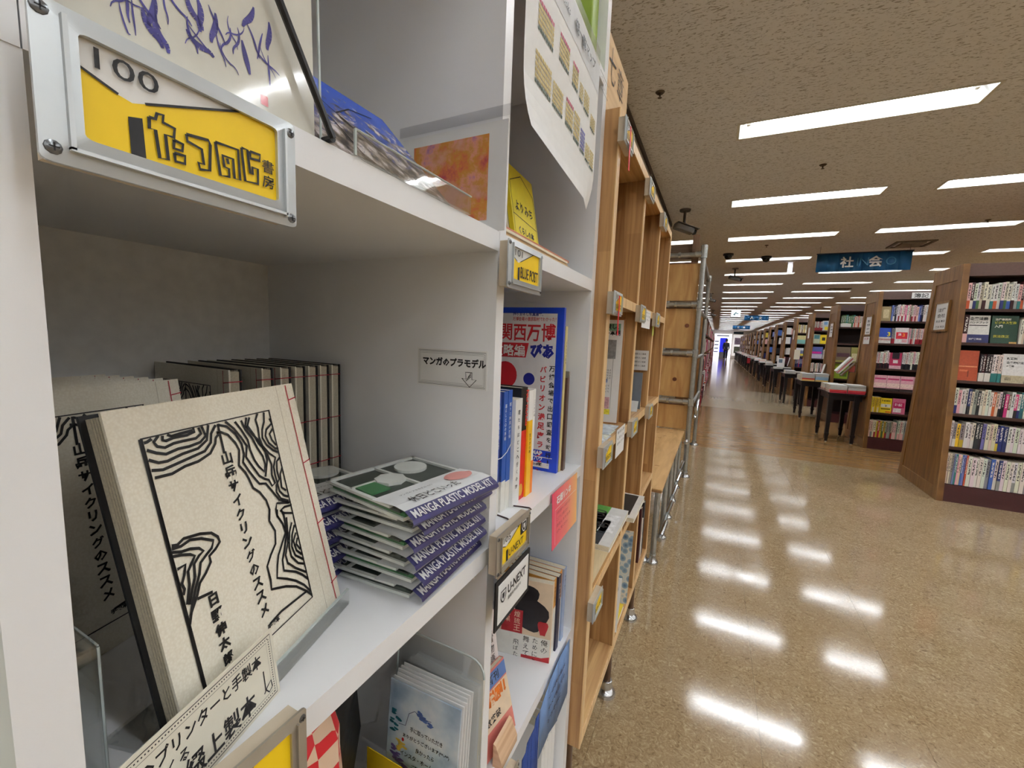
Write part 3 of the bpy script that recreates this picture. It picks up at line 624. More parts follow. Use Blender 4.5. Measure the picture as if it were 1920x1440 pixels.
    for k in range(4):
        a, b = ring[k], ring[(k + 1) % 4]
        m1 = lambda q, s: (q[0] * s, q[1] * s)
        bg.face([P(*a, 0.0035), P(*b, 0.0035), P(*m1(b, 0.985), bz), P(*m1(a, 0.985), bz)]); bg.face([P(*m1(a, 0.94), 0.0002), P(*m1(b, 0.94), 0.0002), P(*b, 0.0035), P(*a, 0.0035)])
    bg.face([P(q[0] * 0.985, q[1] * 0.985, bz) for q in ring]); bg.build('clear_bag', FILM, t)
    return t
NM = ['bottom', 'second from the bottom', 'third from the bottom', 'fourth from the bottom', 'fifth from the bottom', 'topmost']
spec = [((-0.290, 0.337), 0.06), ((-0.285, 0.338), 0.02), ((-0.287, 0.336), -0.03), ((-0.286, 0.335), -0.05), ((-0.280, 0.337), -0.02), ((-0.270, 0.3285), -0.15)]
zz = S2
for k, (c, rz) in enumerate(spec):
    kit('bagged model kit with navy band, %s of the front stack' % NM[k], c, rz, zz, top=(k == 5), green=KGREEN if k % 2 else KDARK); zz += 0.0168
zz = S2
for k in range(5):
    kit('bagged model kit, %s of the stack behind the contour book' % ['bottom', 'second', 'third', 'fourth', 'top'][k], (-0.375 + 0.004 * (k % 2), 0.2985), 0.08 - 0.05 * k, zz, w=0.10, d=0.10, top=(k == 4), group='model kits in the rear stack'); zz += 0.0168
# ------------------------------------------------------------------ upper white cells
def print_mat(name, f):
    if name in MC: return MC[name]
    k = NT(name); f(k); MC[name] = k.m; return k.m
def _paint(k):
    co = k.coords('Object', (1, 1, 1))
    n1 = k.add('ShaderNodeTexNoise'); n1.inputs['Scale'].default_value = 22; n1.inputs['Detail'].default_value = 8; n1.inputs['Roughness'].default_value = 0.7; k.link(co, n1.inputs['Vector'])
    n2 = k.add('ShaderNodeTexNoise'); n2.inputs['Scale'].default_value = 34; n2.inputs['Detail'].default_value = 6; k.link(k.coords('Object', (1, 1, 1), (0.5, 1, 2)), n2.inputs['Vector'])
    a = k.ramp(n1.outputs['Fac'], [(0.36, lin((170, 50, 80))), (0.44, lin((205, 110, 60))), (0.5, lin((200, 140, 40))), (0.57, lin((220, 150, 130))), (0.64, lin((170, 110, 160)))])
    k.link(k.mix(k.ramp(n2.outputs['Fac'], [(0.52, (0, 0, 0)), (0.64, (0.8, 0.8, 0.8))]), a, lin((216, 160, 150))), k.b.inputs['Base Color']); k.b.inputs['Roughness'].default_value = 0.6
PAINT = print_mat('orange abstract painting', _paint)
def _bloss(k):
    tc = k.add('ShaderNodeTexCoord'); sp = k.add('ShaderNodeSeparateXYZ'); k.link(tc.outputs['Generated'], sp.inputs[0])
    n1 = k.add('ShaderNodeTexNoise'); n1.inputs['Scale'].default_value = 90; n1.inputs['Detail'].default_value = 5; k.link(k.coords('Object'), n1.inputs['Vector'])
    br = k.add('ShaderNodeTexNoise'); br.inputs['Scale'].default_value = 55; br.inputs['Detail'].default_value = 7; br.inputs['Roughness'].default_value = 0.75; br.inputs['Distortion'].default_value = 1.5; k.link(k.coords('Object'), br.inputs['Vector'])
    dens = k.add('ShaderNodeMath', operation='MULTIPLY_ADD'); k.link(sp.outputs[2], dens.inputs[0]); dens.inputs[1].default_value = -0.30; dens.inputs[2].default_value = 0.16
    s = k.add('ShaderNodeMath', operation='ADD'); k.link(br.outputs['Fac'], s.inputs[0]); k.link(dens.outputs[0], s.inputs[1])
    sky = k.ramp(sp.outputs[2], [(0.1, lin((26, 38, 92))), (0.9, lin((38, 84, 190)))])
    bl = k.ramp(n1.outputs['Fac'], [(0.38, lin((38, 32, 30))), (0.5, lin((120, 106, 92))), (0.62, lin((216, 206, 206)))])
    k.link(k.mix(k.ramp(s.outputs[0], [(0.46, (0, 0, 0)), (0.52, (1, 1, 1))]), sky, bl), k.b.inputs['Base Color']); k.b.inputs['Roughness'].default_value = 0.3
BLOSS = print_mat('blossom photograph', _bloss)
INDIGO = mat('indigo brush ink', (70, 66, 140), 0.6, noise=0.3, ns=150)
SEAL = mat('red seal ink', (205, 90, 90), 0.6)
# ink drawing in a plastic sleeve: loose indigo brush strokes
o = V((-0.2265, 0.0665, S1 + 0.0005)); u = V((0, 0.1155, 0)); v = V((-0.003, 0, 0.168)); n = V((1, 0, 0.018)).normalized()
t, c = paper_card('ink_drawing', 'white sheet of indigo brush strokes in a clear sleeve above plate 100', 'drawing', o, u, v, n, m=mat('ivory drawing paper', (226, 224, 212), 0.7))
q = MB(); e = n * 0.0003
rnd = random.Random(5)
def brush(mb, pts, w):
    n_ = len(pts)
    for k in range(n_ - 1):
        wa, wb = [w * (0.25 + math.sin(PI * (j + 0.3) / n_)) for j in (k, k + 1)]
        P0, P1 = V((pts[k][0] * u.length, pts[k][1] * v.length)), V((pts[k + 1][0] * u.length, pts[k + 1][1] * v.length)); d_ = (P1 - P0).normalized(); m_ = V((-d_.y, d_.x))
        g = lambda p: o + u.normalized() * p.x + v.normalized() * p.y + e
        mb.face([g(P0 - m_ * wa / 2), g(P1 - m_ * wb / 2), g(P1 + m_ * wb / 2), g(P0 + m_ * wa / 2)])
for k in range(34):
    a_ = 0.2 + 0.6 * (k % 17) / 17 + rnd.uniform(-0.02, 0.02); b_ = 0.07 + rnd.uniform(0.25, 1.0) * 0.34 * a_; th = rnd.uniform(-1.9, -0.6); cu = rnd.uniform(-0.5, 0.5); pts = []
    for j in range(9): pts.append((a_, max(0.03, b_))); a_ += 0.014 * math.cos(th); b_ += 0.011 * math.sin(th); th += cu * (0.5 if j < 5 else -0.9)
    brush(q, pts, rnd.choice([0.0005, 0.0006, 0.0009, 0.0022]))
q.build('brush_strokes', INDIGO, c)
MB().obox(o + u * 0.715 + v * 0.03 + e, u * 0.035, v * 0.03, n * 0.0001).build('red_seal', SEAL, c)
sheet(o - u * 0.03 + n * 0.0012, u * 1.06, v * 1.03).build('clear_sleeve', FILM, t)
MB().tube([o + u * 1.03 + n * 0.0012, o + u * 1.03 + v * 1.02 + n * 0.0012], 0.0008, 5).build('sleeve_edge', ACRE, t)
# black wire easel holding it
ez = thing('wire_easel', 'black metal wire easel leg crossing the ink drawing', 'easel', (-0.22, 0.18, S1))
MB().tube([(-0.2170, 0.187, S1 + 0.0025), (-0.2225, 0.143, S1 + 0.085), (-0.224, 0.120, S1 + 0.135)], 0.0022, 7).build('leg', mat('black wire', (16, 17, 20), 0.35), ez, smooth=True)
MB().tube([(-0.2215, 0.066, S1 + 0.0025), (-0.2225, 0.105, S1 + 0.085), (-0.224, 0.120, S1 + 0.135)], 0.0022, 7).build('leg', MC['black wire'], ez, smooth=True)
MB().tube([(-0.2170, 0.187, S1 + 0.0025), (-0.30, 0.187, S1 + 0.0025)], 0.0022, 7).build('foot', MC['black wire'], ez, smooth=True)
# blossom postcards in a clear holder
BL, BR = V((-0.229, 0.192, S1 + 0.003)), V((-0.2245, 0.320, S1 + 0.003)); TL = BL + V((-0.083, 0.003, 0.088))
o, u, v, n = frame_from(BL, BR, TL)
t, c = paper_card('photo_postcard', 'blue sky and blossom photo postcard lying back in clear holder', 'postcard', o, u, v, n, 0.004, BLOSS)
q = MB()
for l in ([(0.1, 0.95), (0.3, 0.6), (0.5, 0.35), (0.62, 0.2)], [(0.35, 0.55), (0.55, 0.75), (0.8, 0.85)], [(0.05, 0.6), (0.25, 0.4), (0.3, 0.1)]): q.ribbon(l, 0.0012, o, u, v, n * 0.0004)
q.build('dark_branch', INK, c)
hd = thing('card_holder', 'clear acrylic card holder in front of blossom postcard', 'holder', (-0.222, 0.27, S1))
f = V((1, 0, 0)); b = V((-0.2195, 0.205, S1))
MB().obox(b, V((0.0018, 0, 0)), V((0.0012, 0.137, 0)), V((0, 0, 0.016))).build('front_lip', ACR, hd)
MB().obox(b + V((-0.012, 0, 0)), V((0.012, 0, 0)), V((0.0012, 0.137, 0)), V((0, 0, 0.0018))).build('base', ACR, hd)
MB().tube([b + V((0.0018, 0, 0.016)), b + V((0.003, 0.137, 0.016))], 0.0008, 5).tube([b + V((0.0018, 0, 0)), b + V((0.0018, 0, 0.016))], 0.001, 5).build('bright_edge', ACRE, hd)
# painted card standing against the divider
o = V((-0.352, 0.4035, S1 + 0.0005)); u = V((0.139, 0, 0)); v = V((0, 0.0008, 0.112)); n = V((0, -1, 0))
t, c = paper_card('painted_card', 'white card with orange abstract painting against the white divider', 'card', o, u, v, n, m=WPAPER)
MB().obox(o + u * 0.12 + v * 0.11 + n * 0.0002, u * 0.72, v * 0.79, n * 0.0003).build('painting', PAINT, c)
sheet(o - u * 0.03 + n * 0.001, u * 1.06, v * 1.13).build('clear_sleeve', FILM, t)
sheet(o - u * 0.03 + v * 1.02 + n * 0.0016, u * 1.06, v * 0.1).build('sleeve_flap', clear('grey film strip', (0.82, 0.82, 0.83), 0.4, 0.2, 0.02), t)
# ------------------------------------------------------------------ cell 101 upper: hanging map, yellow booklet, thin boards
ms = MB(); NU, NVV = 10, 14
y0, y1 = 0.437, 0.726; ztop, zbot = 1.752, 1.523
grid = {}
for i in range(NU + 1):
    for j in range(NVV + 1):
        a, b = i / NU, j / NVV
        curl = 0.018 * max(0, (0.35 - b) / 0.35) ** 2 * (1 - a) + 0.010 * max(0, (0.25 - b) / 0.25) ** 2 * max(0, (a - 0.8) / 0.2) * -1
        grid[i, j] = V((-0.2145 + curl + 0.004 * math.sin(a * PI) * b, y0 + (y1 - y0) * a - 0.012 * (1 - a) * max(0, (0.35 - b) / 0.35) ** 2, zbot + (ztop - zbot) * b))
def gp(a, b, d=0.0):
    i = min(NU - 1, int(a * NU)); j = min(NVV - 1, int(b * NVV)); s, r = a * NU - i, b * NVV - j
    return grid[i, j] * (1 - s) * (1 - r) + grid[i + 1, j] * s * (1 - r) + grid[i, j + 1] * (1 - s) * r + grid[i + 1, j + 1] * s * r + V((0.0004 + d, 0, 0))
for i in range(NU):
    for j in range(NVV): ms.face([grid[i, j], grid[i + 1, j], grid[i + 1, j + 1], grid[i, j + 1]])
mp = thing('shelf_map_poster', 'curling white shelf map poster hanging over cell 101', 'poster', (-0.214, 0.58, 1.63))
so = ms.build('sheet', WPAPER, mp, smooth=True)
tape = MB().box((-0.219, 0.44, 1.748), (-0.213, 0.72, 1.772)); tape.build('tape', clear('tape film', (0.95, 0.95, 0.93), 0.4, 0.2), mp)
def blk(col, rects, nm, d=0.0):
    m = MB()
    for a0, b0, a1, b1 in rects: m.face([gp(a0, b0, d), gp(a1, b0, d), gp(a1, b1, d), gp(a0, b1, d)])
    r_ = m.build(nm, col, so); r_['kind'] = 'stuff'; return r_
blk(mat('map header grey', (222, 224, 226), 0.7), [(k / 10 * 0.999, 0.80, (k + 1) / 10 * 0.999, 0.99) for k in range(10)], 'header_band')
blocks = [(0.11, 0.55, 0.27, 0.70), (0.34, 0.57, 0.47, 0.72), (0.52, 0.56, 0.61, 0.70), (0.64, 0.55, 0.70, 0.66), (0.72, 0.54, 0.82, 0.67), (0.10, 0.30, 0.27, 0.46), (0.29, 0.30, 0.42, 0.44), (0.46, 0.30, 0.57, 0.46), (0.585, 0.28, 0.68, 0.46), (0.70, 0.27, 0.78, 0.42), (0.80, 0.26, 0.88, 0.38), (0.89, 0.25, 0.97, 0.38), (0.86, 0.5, 0.96, 0.6)]
tan, dkg, pnk, blu = [], [], [], []
random.seed(3)
for bi, (a0, b0, a1, b1) in enumerate(blocks):
    nx, nz = max(3, int((a1 - a0) / 0.02)), 6
    for i in range(nx):
        for j in range(nz):
            r = (a0 + (a1 - a0) * i / nx, b0 + (b1 - b0) * j / nz, a0 + (a1 - a0) * (i + 0.82) / nx, b0 + (b1 - b0) * (j + 0.75) / nz)
            (dkg if j == 0 else blu if bi == 9 else pnk if (j == nz - 1 and bi in (0, 1, 2, 7)) else tan).append(r)
blk(mat('map tan', (206, 186, 128), 0.7), tan, 'tan_cells', 0.0002); blk(mat('map dark green', (70, 84, 74), 0.7), dkg, 'dark_cells', 0.0002); blk(mat('map pink', (186, 100, 120), 0.7), pnk, 'pink_cells', 0.0002); blk(mat('map blue', (110, 110, 170), 0.7), blu, 'blue_cells', 0.0002)
q = MB(); put_text(q, '棚一覧マップ', gp(0.50, 0.845, 0.0012), (0, 1, 0), (0, 0, 1), (0.001, 0, 0), w=0.10, bold=0.02); put_text(q, 'ほんまるbooks', gp(0.12, 0.86, 0.0012), (0, 1, 0), (0, 0, 1), (0.002, 0, 0), w=0.09, bold=0.0)
q.build('map_title', mat('dark grey print', (70, 72, 76), 0.6), so)
q = MB(); q.ribbon([(0.80, 0.70), (0.97, 0.70), (0.97, 0.79), (0.80, 0.79)], 0.001, grid[0, 0] + V((0.004, 0, 0)), (0, y1 - y0, 0), (0, 0, ztop - zbot), (0, 0, 0), closed=True)
for a in (0.83, 0.87, 0.91): q.ribbon([(a, 0.72), (a + 0.025, 0.72), (a + 0.025, 0.77), (a, 0.77)], 0.0007, grid[0, 0] + V((0.004, 0, 0)), (0, y1 - y0, 0), (0, 0, ztop - zbot), (0, 0, 0), closed=True)
q.build('plan_outline', MC['dark grey print'], so)
# green tin on the cell's right
gt = thing('green_file_box', 'green file box with round metal ring behind the map poster', 'box', (-0.27, 0.74, 1.77))
GRN = mat('olive green board', (140, 164, 60), 0.5)
MB().box((-0.45, 0.735, 1.7705), (-0.235, 0.7695, 2.03)).build('body', GRN, gt, bevel=0.002)
MB().lathe((-0.29, 0.735, 1.815), [(0.017, 0), (0.017, 0.003), (0.012, 0.0032), (0.012, 0.0005)], 18, (0, -1, 0)).build('finger_ring', mat('ring metal', (170, 165, 150), 0.3, 0.8), gt, smooth=True)
# yellow booklet
o = V((-0.262, 0.470, S1 + 0.0105)); u = V((0.0, 0.0, 0.0)); 
BL, BR, TL = V((-0.245, 0.4955, S1 + 0.0135)), V((-0.2475, 0.583, S1 + 0.0135)), V((-0.262, 0.4735, S1 + 0.112))
o, u, v, n = frame_from(BL, BR, TL)
t, c = paper_card('yellow_booklet', 'yellow booklet with black border leaning in cell 101', 'booklet', o, u, v, n, 0.006, mat('lemon cover', (238, 222, 40), 0.5))
q = MB(); e = n * 0.0003; q.ribbon([(0.05, 0.05), (0.95, 0.05), (0.95, 0.78), (0.5, 0.95), (0.05, 0.78)], 0.0012, o, u, v, e, closed=True)
q.ribbon([(0.05, 0.36), (0.95, 0.30)], 0.001, o, u, v, e)
put_text(q, 'よりみち', o + u * 0.15 + v * 0.42, u, v, e, w=u.length * 0.7, bold=0.02); put_text(q, 'くらしの本', o + u * 0.2 + v * 0.12, u, v, e, w=u.length * 0.6, bold=0.03)
q.build('cover_lettering', INK, c)
MB().obox(o - u * 0.06 - n * 0.010, u * 1.0, v * 1.06, n * 0.003).build('rear_sheet', PAPER, t)
for k, col in enumerate([(222, 206, 176), (196, 160, 118), (232, 222, 198), (190, 120, 92)]):
    MB().box((-0.40, 0.4225, S1 + 0.0002 + 0.0032 * k), (-0.224 - 0.002 * (k % 2), 0.655 - 0.006 * (k % 3), S1 + 0.0031 + 0.0032 * k)).build('thin_board', mat('thin board %d' % k, col, 0.6, noise=0.1, ns=40))
for k, ob in enumerate([o_ for o_ in COL.objects if o_.name.startswith('thin_board')]):
    tag(ob, 'thin flat wooden board lying behind plate 101, %s from the bottom' % ORD[k], 'board', 'thin boards lying in cell 101')

# ------------------------------------------------------------------ cell 101 middle: magazine and paperbacks
def book_solid(name, label, o, tx, dy, hz, thick, depth, height, cover, band=None, bandh=0.3, group=None, hard=False, spine_draw=None, cat='book'):
    """spine faces -dy ; o = lower corner of the spine, tx = thickness dir, dy = depth dir, hz = up"""
    o, tx, dy, hz = V(o), V(tx).normalized(), V(dy).normalized(), V(hz).normalized()
    t = thing(name, label, cat, o + tx * thick / 2 + dy * depth / 2, group)
    c = MB(); k = 0.0009
    c.obox(o, tx * k, dy * depth, hz * height); c.obox(o + tx * (thick - k), tx * k, dy * depth, hz * height); c.obox(o + tx * k, tx * (thick - 2 * k), dy * k, hz * height)
    co = c.build('cover', cover, t)
    g = 0.002 if hard else 0.0006
    MB().obox(o + tx * k * 1.05 + dy * k * 1.05 + hz * g, tx * (thick - 2.1 * k), dy * (depth - 0.002), hz * (height - 2 * g)).build('page_block', PAGES, t)
    if band is not None:
        b = MB(); e = 0.0003
        b.obox(o - tx * e - dy * e, tx * (thick + 2 * e), dy * e, hz * height * bandh); b.obox(o - tx * e, tx * e, dy * depth, hz * height * bandh); b.obox(o + tx * thick, tx * e, dy * depth, hz * height * bandh)
        b.build('paper_band', band, t)
    if spine_draw:
        q = MB(); m = spine_draw(q, o - dy * 0.0005, tx, hz, -dy); q.build('spine_lettering', m, co)
    return t
BLUE = mat('royal blue cover', (36, 84, 170), 0.4); BAND = mat('white obi band', (236, 234, 226), 0.5)
AX, AY, AZ = V((1, 0, 0)), V((0, 1, 0)), V((0, 0, 1))
def sp_text(s, size, w_, m, bold=0.0, start=0.92, step=None):
    def f(q, o, tx, hz, n):
        put_column(q, s, o + tx * (w_ / 2) + hz * f.h * start, tx, hz, n * 0.0002, size, step, bold); return m
    return f
def shelf_book(label, y, th, h, x, cover, band=None, bandh=0.3, txt=None, size=0.006, tm=WPAPER, bold=0.0, start=0.9, depth=0.115, hard=False, group='paperbacks on the middle shelf of cell 101', z=S2, step=None):
    sd = None
    if txt:
        sd = sp_text(txt, size, th, tm, bold, start, step); sd.h = h
    return book_solid('paperback', label, (x, y, z + 0.0003), AY, -AX, AZ, th, depth, h, cover, band, bandh, group, hard, sd)
BK = mat('black jacket', (20, 20, 22), 0.4); REDJ = mat('red jacket band', (208, 34, 28), 0.4); YJ = mat('golden jacket', (246, 190, 30), 0.45)
shelf_book('blue paperback with pale band, leftmost beside the white divider', 0.4765, 0.0125, 0.171, -0.2535, BLUE, BAND, 0.27, '新版心の処方箋入門', 0.0062, bold=0.01)
shelf_book('thin maroon paperback between the blue paperbacks', 0.4895, 0.0062, 0.170, -0.2565, mat('maroon cover', (96, 20, 44), 0.4), BAND, 0.22)
shelf_book('blue paperback with pale band, right of the maroon one', 0.4962, 0.0122, 0.171, -0.2530, BLUE, BAND, 0.26, '暮らしと心の手帖', 0.0060, bold=0.01)
shelf_book('blue paperback with pale band, next to the spotted white book', 0.5088, 0.0122, 0.172, -0.2525, BLUE, BAND, 0.24, '眠りと休息の技術', 0.0060, bold=0.01)
shelf_book('white paperback with black brush marks on its spine', 0.5216, 0.0225, 0.158, -0.2470, mat('white jacket', (238, 238, 236), 0.4), None, 0.3, '君たちはどこへ行くのか', 0.0075, INK, 0.02, depth=0.12, step=0.011)
b = shelf_book('black and red hardback lettered NO RULES on the spine', 0.5452, 0.0225, 0.172, -0.2500, BK, REDJ, 0.62, None, depth=0.13, hard=True)
q = MB(); put_text(q, 'NO RULES', (-0.2494, 0.561, S2 + 0.168), (0, 0, -1), (0, 1, 0), (0.0004, 0, 0), w=0.055, h=0.010, bold=0.03); q.build('spine_lettering', mat('red foil', (214, 60, 44), 0.4), b)
q = MB(); q.face([V((-0.2492, 0.5455 + 0.0085 + 0.0075 * math.cos(k * PI / 8), S2 + 0.016 + 0.0095 * math.sin(k * PI / 8))) for k in range(16)]); q.build('gold_seal', mat('gold seal', (214, 160, 50), 0.4), b)
shelf_book('white and golden paperback with orange foot beside the red hardback', 0.5682, 0.0155, 0.166, -0.2470, WPAPER, YJ, 0.72, '生き方の本', 0.006, INK, 0.01, start=0.6, depth=0.12)
shelf_book('slim white paperback leaning before the expo magazine', 0.5842, 0.0085, 0.167, -0.2470, WPAPER, mat('orange jacket', (238, 130, 40), 0.45), 0.32, 'ことばの森', 0.005, INK, depth=0.12)
# rubber band on the blue set
rb = MB().tube([(-0.2515, 0.475, S2 + 0.082), (-0.2505, 0.49, S2 + 0.0815), (-0.2503, 0.505, S2 + 0.086), (-0.2512, 0.521, S2 + 0.096)], 0.0006, 5).build('rubber_band', mat('pale rubber', (226, 228, 226), 0.5)); tag(rb, 'thin white cord looped around the blue paperbacks', 'cord')
RIB = mat('dark ribbon', (52, 24, 26), 0.6)
for lab, p in (('dark bookmark ribbon lying on the shelf under blue paperbacks', [(-0.252, 0.487, S2 + 0.001), (-0.236, 0.484, S2 + 0.0012), (-0.222, 0.476, S2 + 0.0012), (-0.219, 0.470, S2 + 0.001)]), ('dark bookmark ribbon lying under the spotted white paperback', [(-0.247, 0.527, S2 + 0.001), (-0.234, 0.530, S2 + 0.0012), (-0.2235, 0.532, S2 + 0.0012), (-0.2195, 0.5285, S2 + 0.001)])):
    tag(MB().tube(p, 0.0011, 5).build('bookmark_ribbon', RIB), lab, 'ribbon', 'bookmark ribbons on the white shelf')
# expo guide magazine, cover towards the viewer
MBLUE = mat('cobalt magazine cover', (20, 62, 190), 0.3); MREDP = mat('crimson print', (190, 28, 40), 0.35); MWP = mat('magazine white', (226, 226, 228), 0.3)
x1, yy, W, H = -0.2445, 0.700, 0.208, 0.300
mg = thing('expo_magazine', 'large blue and white Japanese expo guide magazine facing out', 'magazine', (x1 - W / 2, yy + 0.004, S2))
o = V((x1 - W, yy, S2 + 0.0003)); u = V((W, 0, 0)); v = V((0, 0, H)); n = V((0, -1, 0)); e = n * 0.0003
MB().obox(o, u, v, V((0, 0.0012, 0))).build('front_cover', MBLUE, mg)
MB().obox(o + V((0, 0.0072, 0)), u, v, V((0, 0.0012, 0))).build('back_cover', MBLUE, mg)
MB().obox(o + u * 0.995 + V((0, 0.0012, 0)), u * 0.005, v, V((0, 0.006, 0))).build('spine', MBLUE, mg)
MB().obox(o + V((0.001, 0.0013, 0.001)), u * 0.985, v * 0.993, V((0, 0.0058, 0))).build('page_block', PAGES, mg)
pn = MB().obox(o + u * 0.04 + v * 0.13 + e, u * 0.90, v * 0.835, n * 0.0001).build('white_panel', MWP, mg)
q = MB(); put_text(q, '関西万博', o + u * 0.40 + v * 0.795, u, v, e * 2, w=W * 0.53, h=0.033, bold=0.018)
put_text(q, '万博会場の徹底取材でわかった！', o + u * 0.52 + v * 0.918, u, v, e * 2, w=W * 0.41, h=0.0075, bold=0.01)
put_column(q, 'パビリオン満足度ランキング', o + u * 0.835 + v * 0.655, u, v, e * 2, 0.0145, 0.0175, bold=0.03)
q.face([o + u * a + v * b + e * 2 for a, b in ((0.14, 0.69), (0.66, 0.695), (0.685, 0.785), (0.14, 0.78))]); q.build('red_print', MREDP, pn)['kind'] = 'stuff'
q = MB(); put_text(q, '攻略編', o + u * 0.32 + v * 0.70, u, v, e * 3, w=W * 0.33, h=0.022, bold=0.02)
put_text(q, 'MAP', o + u * 0.76 + v * 0.098, u, v, e * 3, h=0.008, bold=0.04); put_text(q, 'ノウハウ', o + u * 0.70 + v * 0.062, u, v, e * 3, h=0.008, bold=0.03)
q.face([o + u * a + v * b + e * 2 for a, b in ((0.45, 0.085), (0.955, 0.085), (0.955, 0.089), (0.45, 0.089))]); q.face([o + u * a + v * b + e * 2 for a, b in ((0.45, 0.02), (0.93, 0.02), (0.93, 0.053), (0.45, 0.053))]); q.build('white_print', WPAPER, mg)['kind'] = 'stuff'
q = MB(); put_text(q, 'ぴあ', o + u * 0.70 + v * 0.695, u, v, e * 2, w=W * 0.225, h=0.027, bold=0.06); put_text(q, '撮りおろし写真満載、', o + u * 0.52 + v * 0.948, u, v, e * 2, w=W * 0.29, h=0.0065, bold=0.02)
q.face([o + u * (0.70 + 0.055 * math.cos(k * PI / 12)) + v * (0.565 + 0.038 * math.sin(k * PI / 12)) + e * 2 for k in range(24)]); q.build('blue_print', mat('navy print', (24, 34, 140), 0.35), pn)
q = MB(); put_column(q, '万博会場で出口調査を敢行！', o + u * 0.915 + v * 0.655, u, v, e * 2, 0.0115, 0.0145, bold=0.02); put_text(q, 'ぴあMOOK', o + u * 0.66 + v * 0.03, u, v, e * 3, w=W * 0.2, h=0.005, bold=0.03); q.build('black_print', INK, pn)
q = MB(); q.face([o + u * (0.46 + 0.12 * math.cos(k * PI / 12)) + v * (0.58 + 0.085 * math.sin(k * PI / 12)) + e * 2 for k in range(24)]); q.build('red_disc', MREDP, pn)
# books standing behind the magazine
shelf_book('pale yellow tall book behind the expo magazine', 0.7105, 0.010, 0.268, -0.2435, mat('straw cover', (216, 200, 140), 0.5), None, 0.3, 'まちあるき案内', 0.0055, INK, depth=0.19, group='books behind the expo magazine')
shelf_book('dark brown photo book behind the expo magazine', 0.7215, 0.009, 0.175, -0.2395, mat('chocolate cover', (74, 46, 36), 0.4), mat('cream stripe', (226, 206, 184), 0.5), 0.0001, None, depth=0.14, group='books behind the expo magazine')
shelf_book('thin grey book behind the expo magazine', 0.7312, 0.005, 0.186, -0.2400, mat('grey cover', (120, 116, 108), 0.5), None, depth=0.14, group='books behind the expo magazine')
# pink sheet hanging on the shelf edge
def _grad(k):
    tc = k.add('ShaderNodeTexCoord'); sp = k.add('ShaderNodeSeparateXYZ'); k.link(tc.outputs['Generated'], sp.inputs[0])
    k.link(k.ramp(sp.outputs[1], [(0.0, lin((224, 70, 104))), (0.55, lin((232, 130, 120))), (1.0, lin((240, 190, 120)))]), k.b.inputs['Base Color']); k.b.inputs['Roughness'].default_value = 0.6
PINK = print_mat('pink to orange print', _grad)
o = V((-0.2135, 0.611, 0.953)); u = V((0, 0.131, 0)); v = V((-0.002, -0.006, 0.098)); n = V((1, 0, 0))
t, c = paper_card('pink_flyer', 'pink to orange gradient flyer taped below the middle shelf', 'flyer', o, u, v, n, m=PINK)
q = MB(); e = n * 0.0003; put_text(q, '石畑リンネ', o + u * 0.15 + v * 0.74, u, v, e, w=0.075, bold=0.04); q.ribbon([(0.1, 0.05), (0.1, 0.68), (0.94, 0.68)], 0.0007, o, u, v, e); q.build('white_lettering', WPAPER, c)
q = MB()
for k, s in enumerate(['作家直筆サイン本あります', 'ここでしか買えない', '限定しおり付き', 'ぜひご覧ください']): put_text(q, s, o + u * 0.16 + v * (0.56 - 0.115 * k), u, v, e, w=0.07 - 0.012 * (k % 2), h=0.006, bold=0.0)
q.build('red_lettering', mat('plum print', (150, 30, 60), 0.5), c)

# ------------------------------------------------------------------ cell 105: novels, comics, wood block
CHAR = mat('dark ink figure', (24, 20, 26), 0.4); CREAMJ = mat('cream jacket', (228, 206, 178), 0.45); CRIM = mat('crimson jacket', (164, 26, 36), 0.45)
def face_book(name, label, o, u, v, n, thick, cover, group=None, cat='book'):
    o, u, v, n = V(o), V(u), V(v), V(n).normalized()
    t = thing(name, label, cat, o + u * 0.5 - n * thick / 2, group)
    MB().obox(o - n * 0.0008, u, v, n * 0.0008).build('front_cover', cover, t); MB().obox(o - n * thick, u, v, n * 0.0008).build('back_cover', cover, t)
    MB().obox(o + u * 0.994 - n * (thick - 0.0008), u * 0.006, v, n * (thick - 0.0016)).build('spine', cover, t)
    MB().obox(o + u * 0.004 + v * 0.004 - n * (thick - 0.0009), u * 0.985, v * 0.992, n * (thick - 0.0018)).build('page_block', PAGES, t)
    return t
def blob(mb, o, u, v, e, cx, cy, rx, ry, n=20, ph=0.0, wob=0.0):
    mb.face([V(o) + V(u) * (cx + rx * math.cos(2 * PI * k / n) * (1 + wob * math.sin(3 * 2 * PI * k / n + ph))) + V(v) * (cy + ry * math.sin(2 * PI * k / n) * (1 + wob * math.cos(2 * 2 * PI * k / n + ph))) + V(e) for k in range(n)])
o, u, v, n = V((-0.333, 0.648, S3 + 0.0004)), V((0.105, 0.02, 0)), V((0, 0.004, 0.151)), V((0.187, -0.98, 0)); e = n * 0.0003
t = face_book('light_novel', 'novel with dark cloaked figure and white band of black lettering', o, u, v, n, 0.013, CREAMJ)
q = MB(); blob(q, o, u, v, e, 0.52, 0.80, 0.24, 0.16, wob=0.12); blob(q, o, u, v, e * 1.2, 0.62, 0.58, 0.30, 0.24, wob=0.15, ph=1); q.build('dark_figure', CHAR, t)
q = MB(); q.face([o + u * a + v * b + e * 1.5 for a, b in ((0.12, 0.28), (0.50, 0.28), (0.50, 0.60), (0.12, 0.60))]); blob(q, o, u, v, e * 1.6, 0.86, 0.42, 0.08, 0.12, wob=0.3); q.build('crimson_print', CRIM, t)['kind'] = 'stuff'
q = MB(); put_column(q, '煌琉王', o + u * 0.40 + v * 0.585, u, v, e * 2, 0.0125, bold=0.0); put_column(q, '戦果', o + u * 0.22 + v * 0.585, u, v, e * 2, 0.012); q.build('title_lettering', CREAMJ, t)
